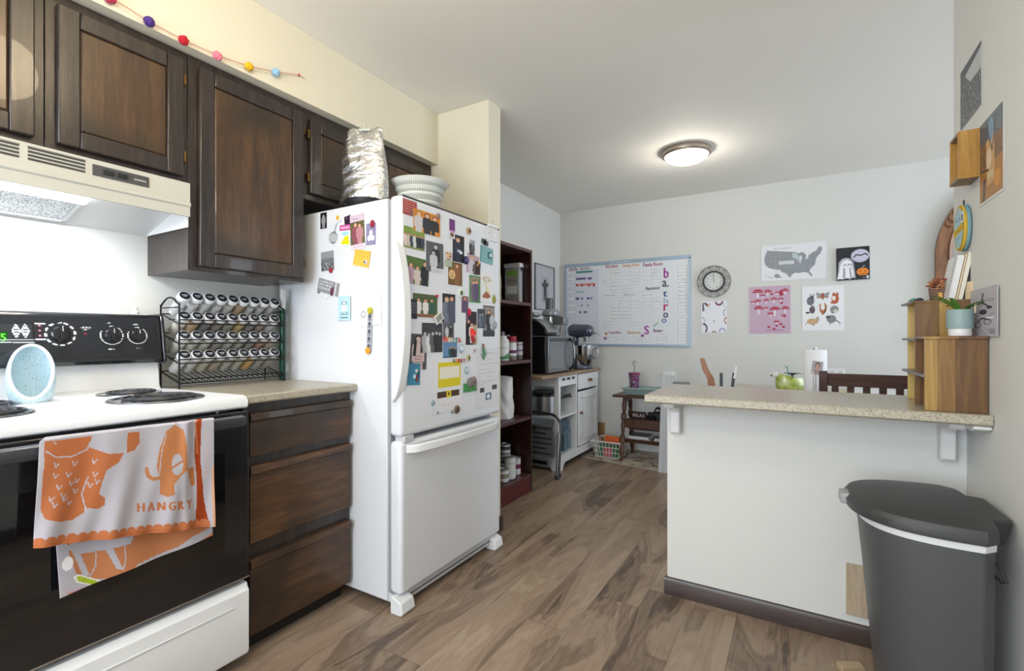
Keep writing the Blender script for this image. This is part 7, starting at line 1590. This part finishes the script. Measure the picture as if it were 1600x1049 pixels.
# green bird planter with succulent
pc_ = at(1234, 608, Y=3.25); PC = Vector((pc_.x, 3.25, DT + .001))
t = thing('planter', 'olive green bird shaped pottery planter with a succulent on the dining table', 'planter', PC)
BG = NT('green_glaze'); _n = BG.n('TexNoise', {'Vector': BG.n('TexCoord').outputs['Object'], 'Scale': 18.0, 'Detail': 3.0}).outputs['Fac']; BG = BG.set(Base_Color=BG.ramp(_n, [(.35, '#7d8c34'), (.5, '#a8b658'), (.65, '#c9cf9c')]), Roughness=.25, Coat_Weight=.4)
Sx = 1.0
def bird(i, j):
    a = 2 * PI * i; z = j * .115; k = (.35 + .65 * math.sin(PI * (.12 + .58 * j)) ** .8)
    x = .085 * k * math.cos(a) * (1 + .12 * math.cos(a)); y = .055 * k * math.sin(a)
    z += .020 * max(0, -math.cos(a)) * j - .012 * max(0, math.cos(a)) ** 2 * j
    return (x, y, z)
Tb = Matrix.Translation(PC + Vector((0, 0, .018))) @ Matrix.Rotation(YAW, 4, 'Z') @ Matrix.Diagonal((1.05, 1.05, 1.05, 1))
MB().grid(bird, 40, 20, BG, T=Tb).add([bird(i / 40, 1) for i in range(40)], [tuple(range(40))], M('#5a4a38', .9), Tb).build('planter_body', t)
MB().sph((-.082, 0, .128), .017, M('#d5d8cc', .3), 14, (1.1, .9, 1), Tb).cyl((-.095, 0, .126), (-.113, 0, .120), .006, M('#7d5a30', .4), .001, T=Tb).build('bird_head', t)
MB().lathe([(.02, 0), (.065, .0), (.075, .012), (.06, .026), (.03, .028)], (0, 0, 0), M('#8a6a3c', .4, var=.4, bscale=30), 30, Matrix.Translation(PC) @ Matrix.Diagonal((1.15, .8, 1, 1))).build('saucer', t)
top = PC + Vector((R3.x * .015, R3.y * .015, .150)); sg = M('#3f5f58', .5); sg2 = M('#5f9a88', .5)
for k in range(16):
    a = k * 2.4; lf = .030 + .022 * (k / 16); dv = Vector((math.cos(a), math.sin(a), 0)); leaf(t, top, dv, lf * 1.25, .0085, .018, .010, sg if k % 4 else sg2, n=8)
MB().cyl(top - Vector((0, 0, .03)), top + Vector((0, 0, .012)), .006, M('#6b7d52', .6)).cyl(top + Vector((-.015, 0, 0)), top + Vector((-.028, 0, .045)), .003, sg2).build('stem', t); leaf(t, top + Vector((-.028, 0, .042)), Vector((-.5, .3, 0)), .022, .008, .012, 0, sg2, n=6); leaf(t, top + Vector((-.028, 0, .045)), Vector((.6, .1, 0)), .018, .007, .012, 0, sg2, n=6)
# brown bent post
a_ = at(1097, 560, Y=3.15); b_ = at(1112, 604, Y=3.15)
t = thing('wooden_chair', 'bent brown wooden chair post leaning up behind the left part of the bar', 'chair', (b_.x, 3.15, 0))
OAK = wood('warm_oak', [(.3, '#6f3f1c'), (.5, '#92592c'), (.7, '#aa7442')], 'Z', 1.2, .35)
P_ = [Vector((a_.x, 3.15, a_.z)), Vector((a_.x + .022, 3.15, a_.z - .075)), Vector((b_.x - .012, 3.15, b_.z + .06)), Vector((b_.x, 3.15, b_.z)), Vector((b_.x + .03, 3.15, .46)), Vector((b_.x + .03, 3.15, .0))]
vs = []; fs = []
for i, p in enumerate(smooth_pts(P_, 5)):
    w_ = .012 + .010 * min(1, (a_.z - p.z) / .2); vs += [(p.x - w_, 3.135, p.z), (p.x + w_, 3.135, p.z), (p.x + w_, 3.168, p.z), (p.x - w_, 3.168, p.z)]
n = len(vs) // 4
for i in range(n - 1):
    for k in range(4): fs.append((4 * i + k, 4 * i + (k + 1) % 4, 4 * i + 4 + (k + 1) % 4, 4 * i + 4 + k))
fs += [(0, 1, 2, 3), (4 * n - 4, 4 * n - 3, 4 * n - 2, 4 * n - 1)]
MB().add(vs, fs, OAK).build('back_post', t, bevel=.003)
bxx = b_.x + .03
MB().box((bxx - .02, 3.06, .44), (bxx + .40, 3.42, .47), OAK).build('seat', t, bevel=.006)
for x, y in ((bxx + .37, 3.09), (bxx + .37, 3.39), (bxx, 3.09), (bxx, 3.39)): MB().box((x - .016, y - .016, 0), (x + .016, y + .016, .44), OAK).build('leg', t, bevel=.003)
# two dark holders
for i, (px0, px1) in enumerate(((1127, 1127), (1147, 1142))):
    Yq = 3.05; a_ = at(px0, 583, Y=Yq); b_ = at(px1, 606, Y=Yq); zb = DT + .001
    t = thing('candle_holder', ('slim dark upright candle stick, left one on the dining table', 'slanting dark candle stick with a white tip, right one on the dining table')[i], 'candle holder', (b_.x, Yq, zb))
    MB().cyl((b_.x, Yq, zb), (a_.x, Yq, a_.z), .0095, M('#4b4e52', .4), .0085, n=14).build('stick', t); MB().lathe([(.028, 0), (.028, .006), (.012, .012), (.012, .05)], (b_.x, Yq, zb), M('#3c3f42', .4), 20).build('base', t)
    if i: MB().cyl((a_.x, Yq, a_.z - .03), (a_.x + .012, Yq, a_.z + .04), .010, M('#e4e6ea', .4), .006, n=12).build('white_tip', t)
t_ = at(1064, 600, Y=3.95); o = MB().box((-.58, 3.93, DT + .001), (-.52, 4.0, DT + .01), BLKM).build('x'); bpy.data.objects.remove(o)
o = MB().box((at(1052, 600, Y=3.4).x, 3.38, .70), (at(1077, 600, Y=3.4).x, 3.42, at(1064, 597, Y=3.4).z), M('#77797b', .5)).box((at(1052, 600, Y=3.4).x + .01, 3.39, 0), (at(1052, 600, Y=3.4).x + .03, 3.41, .70), M('#77797b', .5)).box((at(1077, 600, Y=3.4).x - .03, 3.39, 0), (at(1077, 600, Y=3.4).x - .01, 3.41, .70), M('#77797b', .5)).build('folding_stand', bevel=.002); tag(o, 'grey stand whose top edge shows over the left end of the bar', 'stand')
# yellow and white papers on table seen through the chair
xa, xb = at(1302, 605, Y=3.3).x, at(1322, 605, Y=3.3).x
o = MB().box((xa, 3.28, DT + .001), (xb, 3.36, DT + .06), M('#d8cf1e', .5)).build('yellow_box', bevel=.004); tag(o, 'bright yellow box on the dining table behind the dark chair', 'box')
xa, xb = at(1332, 605, Y=3.5).x, at(1412, 605, Y=3.5).x
o = MB().box((xa, 3.5, DT + .001), (xb, 3.75, DT + .045), M('#dcdde0', .6)).build('paper_stack', bevel=.003); tag(o, 'stack of white papers on the dining table behind the dark chair', 'papers')
# carved mirror frame on back wall (left half shows beside the right wall)
t = thing('carved_mirror', 'arched carved brown wooden mirror frame beyond the end of the right wall', 'mirror', (1.25, 4.64, 1.1))
CW = wood('carved_wood', [(.3, '#4f3018'), (.5, '#7d5230'), (.7, '#9c6f45')], 'Z', 1, .35)
mxl = at(1462.5, 430, Y=4.64).x; ztop = at(1490, 350, Y=4.64); cxm = mxl + .36; hw = .36
def arch(inset, n=26):
    h0 = 1.12; hs = at(1464, 395, Y=4.64).z; pts = [(cxm - hw + inset, h0)]
    for i in range(n + 1):
        a = PI - PI * i / n; p = .72; ca, sa = math.cos(a), math.sin(a)
        pts.append((cxm + (hw - inset) * (abs(ca) ** p) * (1 if ca > 0 else -1), hs + (.46 - inset * .9) * abs(sa) ** 1.25 * .98))
    return pts + [(cxm + hw - inset, h0)]
o0, o1, o2 = arch(0), arch(.075), arch(.10); n = len(o0)
vs = [(x, 4.690, z) for x, z in o0] + [(x, 4.640, z) for x, z in o0] + [(x, 4.655, z) for x, z in o1] + [(x, 4.645, z) for x, z in o1] + [(x, 4.675, z) for x, z in o2]
fs = [(k * n + i, k * n + i + 1, (k + 1) * n + i + 1, (k + 1) * n + i) for k in range(4) for i in range(n - 1)]
MB().add(vs, fs, CW).build('carved_frame', t)
mb = MB()
for i in range(6, 20): 
    a = (o0[i][0] + o1[i][0]) / 2, (o0[i][1] + o1[i][1]) / 2
    mb.tube([(a[0] + .024 * math.cos(k), 4.642, a[1] + .024 * math.sin(k)) for k in np.linspace(0, 5.2, 10)], .006, CW, 6)
mb.build('carving', t)
MB().add([(x, 4.676, z) for x, z in o2], [tuple(range(n))], M('#aab0b4', .05, metal=1)).build('mirror_glass', t, smooth=False)
MB().box((cxm - hw - .02, 4.60, 1.06), (cxm + hw + .02, 4.69, 1.12), CW).build('ledge', t, bevel=.006)
# ================================================================== TOWEL on the oven handle
OR, LG, DO = '#b06a44', '#aeabb3', '#913c1b'
c = Cv(400, 260, LG)     # front flap; x,y follow the photo crop
def U(x, y): # crop (30..350,630..950 at 3.278): flap corners (95,200) (990,90) (990,625) (65,735)
    tx = (x - 80) / 910; yt = 200 - 112 * tx; yb = 735 - 108 * tx; return (tx, (y - yt) / (yb - yt))
def PL(P_, col): c.poly([U(*p) for p in P_], col)
PL([(100, 200), (315, 178), (300, 235), (390, 268), (465, 262), (440, 310), (380, 350), (360, 420), (350, 470), (380, 490), (378, 525), (350, 545), (300, 540), (285, 515), (290, 560), (240, 600), (180, 605), (120, 590), (100, 540), (102, 300)], OR)
PL([(300, 235), (310, 178), (490, 160), (480, 262), (390, 268)], LG)
PL([(480, 262), (482, 160), (545, 155), (548, 210), (520, 250)], OR)
c.line([U(110, 250), U(150, 280), U(220, 280), U(290, 245), U(305, 205)], .008, LG); c.line([U(140, 205), U(150, 215)], .006, LG)
for (x, y) in ((155, 320), (235, 315), (325, 305), (155, 375), (210, 370), (330, 370), (170, 432), (225, 415), (250, 400), (310, 425), (340, 405), (190, 475), (245, 455), (140, 490), (195, 490), (155, 520), (220, 510)): c.line([U(x - 9, y - 12), U(x - 2, y + 12), U(x + 12, y - 8)], .006, LG)
c.line([U(300, 385), U(275, 470), U(290, 530), U(290, 570)], .007, LG)
PL([(690, 150), (740, 118), (790, 140), (810, 230), (815, 340), (760, 390), (735, 420), (740, 470), (700, 482), (660, 470), (660, 400), (640, 330), (655, 240)], '#b5784e')
c.line([U(690, 165), U(665, 260), U(655, 380)], .006, LG); x, y = U(755, 318); c.ell(x, y, .035, .10, LG); c.line([U(725, 335), U(785, 300)], .012, OR)
c.line([U(590, 345), U(598, 380), U(625, 395), U(660, 385)], .022, '#b5784e')
PL([(815, 340), (870, 330), (875, 420), (850, 430), (835, 400)], '#b5784e'); c.line([U(790, 345), U(830, 340)], .01, '#b5784e')
a = U(545, 562); b = U(855, 545)
# HANGRY: place letter by letter along the slanting hem
for k, ch in enumerate('HANGRY'):
    p = U(545 + k * 54, 562 - k * 4.0); c.text(ch, p[0], p[1], .085, OR, wid=.038, bold=.004)
PL([(880, 100), (910, 97), (905, 300), (925, 480), (960, 628), (880, 636), (885, 400), (875, 250)], DO)
c.line([U(880, 100), U(890, 260)], .01, OR)
for k in range(9): c.line([U(935, 150 + k * 26), U(945, 162 + k * 26), U(960, 150 + k * 26)], .005, '#c9a9a0')
PL([(65, 705), (960, 600), (960, 640), (60, 745)], OR); PL([(975, 350), (990, 300), (992, 700), (975, 700)], '#cf9a78')
for k in range(19): p = U(100 + k * 46, 698 - k * 5.1); c.ell(p[0], p[1], .024, .030, OR)
c.line([U(66, 722), U(960, 620)], .004, '#a85a34')
c2 = Cv(330, 300, LG)    # back flap
def V(x, y):
    tx = (x - 160) / 825; yt = 200 - 100 * tx; yb = 985 - 330 * tx; return (tx, (y - yt) / (yb - yt))
def PL2(P_, col): c2.poly([V(*p) for p in P_], col)
PL2([(200, 640), (985, 540), (985, 610), (850, 670), (740, 740), (620, 790), (540, 830), (430, 890), (330, 900), (240, 870), (215, 780)], '#b4754f')
PL2([(195, 740), (230, 710), (530, 660), (500, 720), (400, 750), (270, 770)], LG)
for P_ in ([(225, 750), (260, 760), (300, 880), (270, 885)], [(375, 745), (410, 740), (455, 850), (425, 850)]): PL2(P_, LG)
c2.line([V(335, 765), V(330, 830), V(300, 885)], .008, LG); c2.line([V(470, 715), V(470, 800), V(455, 850)], .008, LG)
for k in range(14): p = V(540 + k * 34, 838 - k * 14.5); c2.ell(p[0], p[1], .03, .028, LG)
PL2([(195, 955), (500, 880), (760, 770), (985, 640), (990, 700), (200, 1000)], '#c98668'); c2.line([V(205, 955), V(520, 870), V(770, 760)], .012, '#b9a0b8')
PL2([(225, 880), (250, 870), (370, 915), (350, 945), (235, 910)], '#d8d8d4'); PL2([(240, 885), (255, 880), (360, 918), (345, 938), (245, 905)], '#9db030')
x, y = V(205, 815); c2.ell(x, y, .03, .045, '#e6e4e6')
corners = [at(60, 690, X=-1.545), at(332, 657, X=-1.545), at(333, 822, X=-1.545), at(50, 856, X=-1.545)]
bcorn = [at(80, 690, X=-1.585), at(330, 659, X=-1.585), at(330, 836, X=-1.585), at(90, 933, X=-1.585)]
def quad(cn, i, j): return (cn[0].lerp(cn[1], i)).lerp(cn[3].lerp(cn[2], i), j)
def frontf(i, j):
    p = quad(corners, i, j); f = .006 * math.sin(i * 19 + .6) * (.4 + .6 * j) + .008 * math.exp(-((i - .80) / .03) ** 2) * (1 - .3 * j) - .006 * math.exp(-((i - .87) / .03) ** 2) + .004 * math.sin(i * 40 + j * 6) * j
    k = .010 * min(1, j * 6); return Vector((p.x + .002 + f + .004, p.y, p.z))
def backf(i, j):
    p = quad(bcorn, i, j); f = .004 * math.sin(i * 15 + 2) * j + .012 * max(0, j - .65)
    return Vector((p.x + f + .018 * max(0, j - .55), p.y, p.z))
mb = MB(); mb.grid(frontf, 300, 200, CLOTH, c.a); mb.grid(backf, 260, 230, CLOTH, c2.a)
k0 = len(mb.v)
def foldf(i, j):
    a = frontf(i, 0); b = backf(i, 0); s_ = PI * j; return Vector((a.x + (b.x - a.x) * (1 - math.cos(s_)) / 2, a.y + (b.y - a.y) * j, max(a.z, b.z) * 0 + a.z + (b.z - a.z) * j + .010 * math.sin(s_)))
top_c = np.zeros((8, 300, 3)); 
for j in range(8): top_c[j] = c.a[0, np.linspace(0, 399, 300).astype(int)]
mb.grid(foldf, 300, 8, CLOTH, top_c)
tag(mb.build('dish_towel', solid=.0016, base='#cfcbd2'), 'orange and pale grey dish towel lettered HANGRY over the oven handle', 'dish towel')
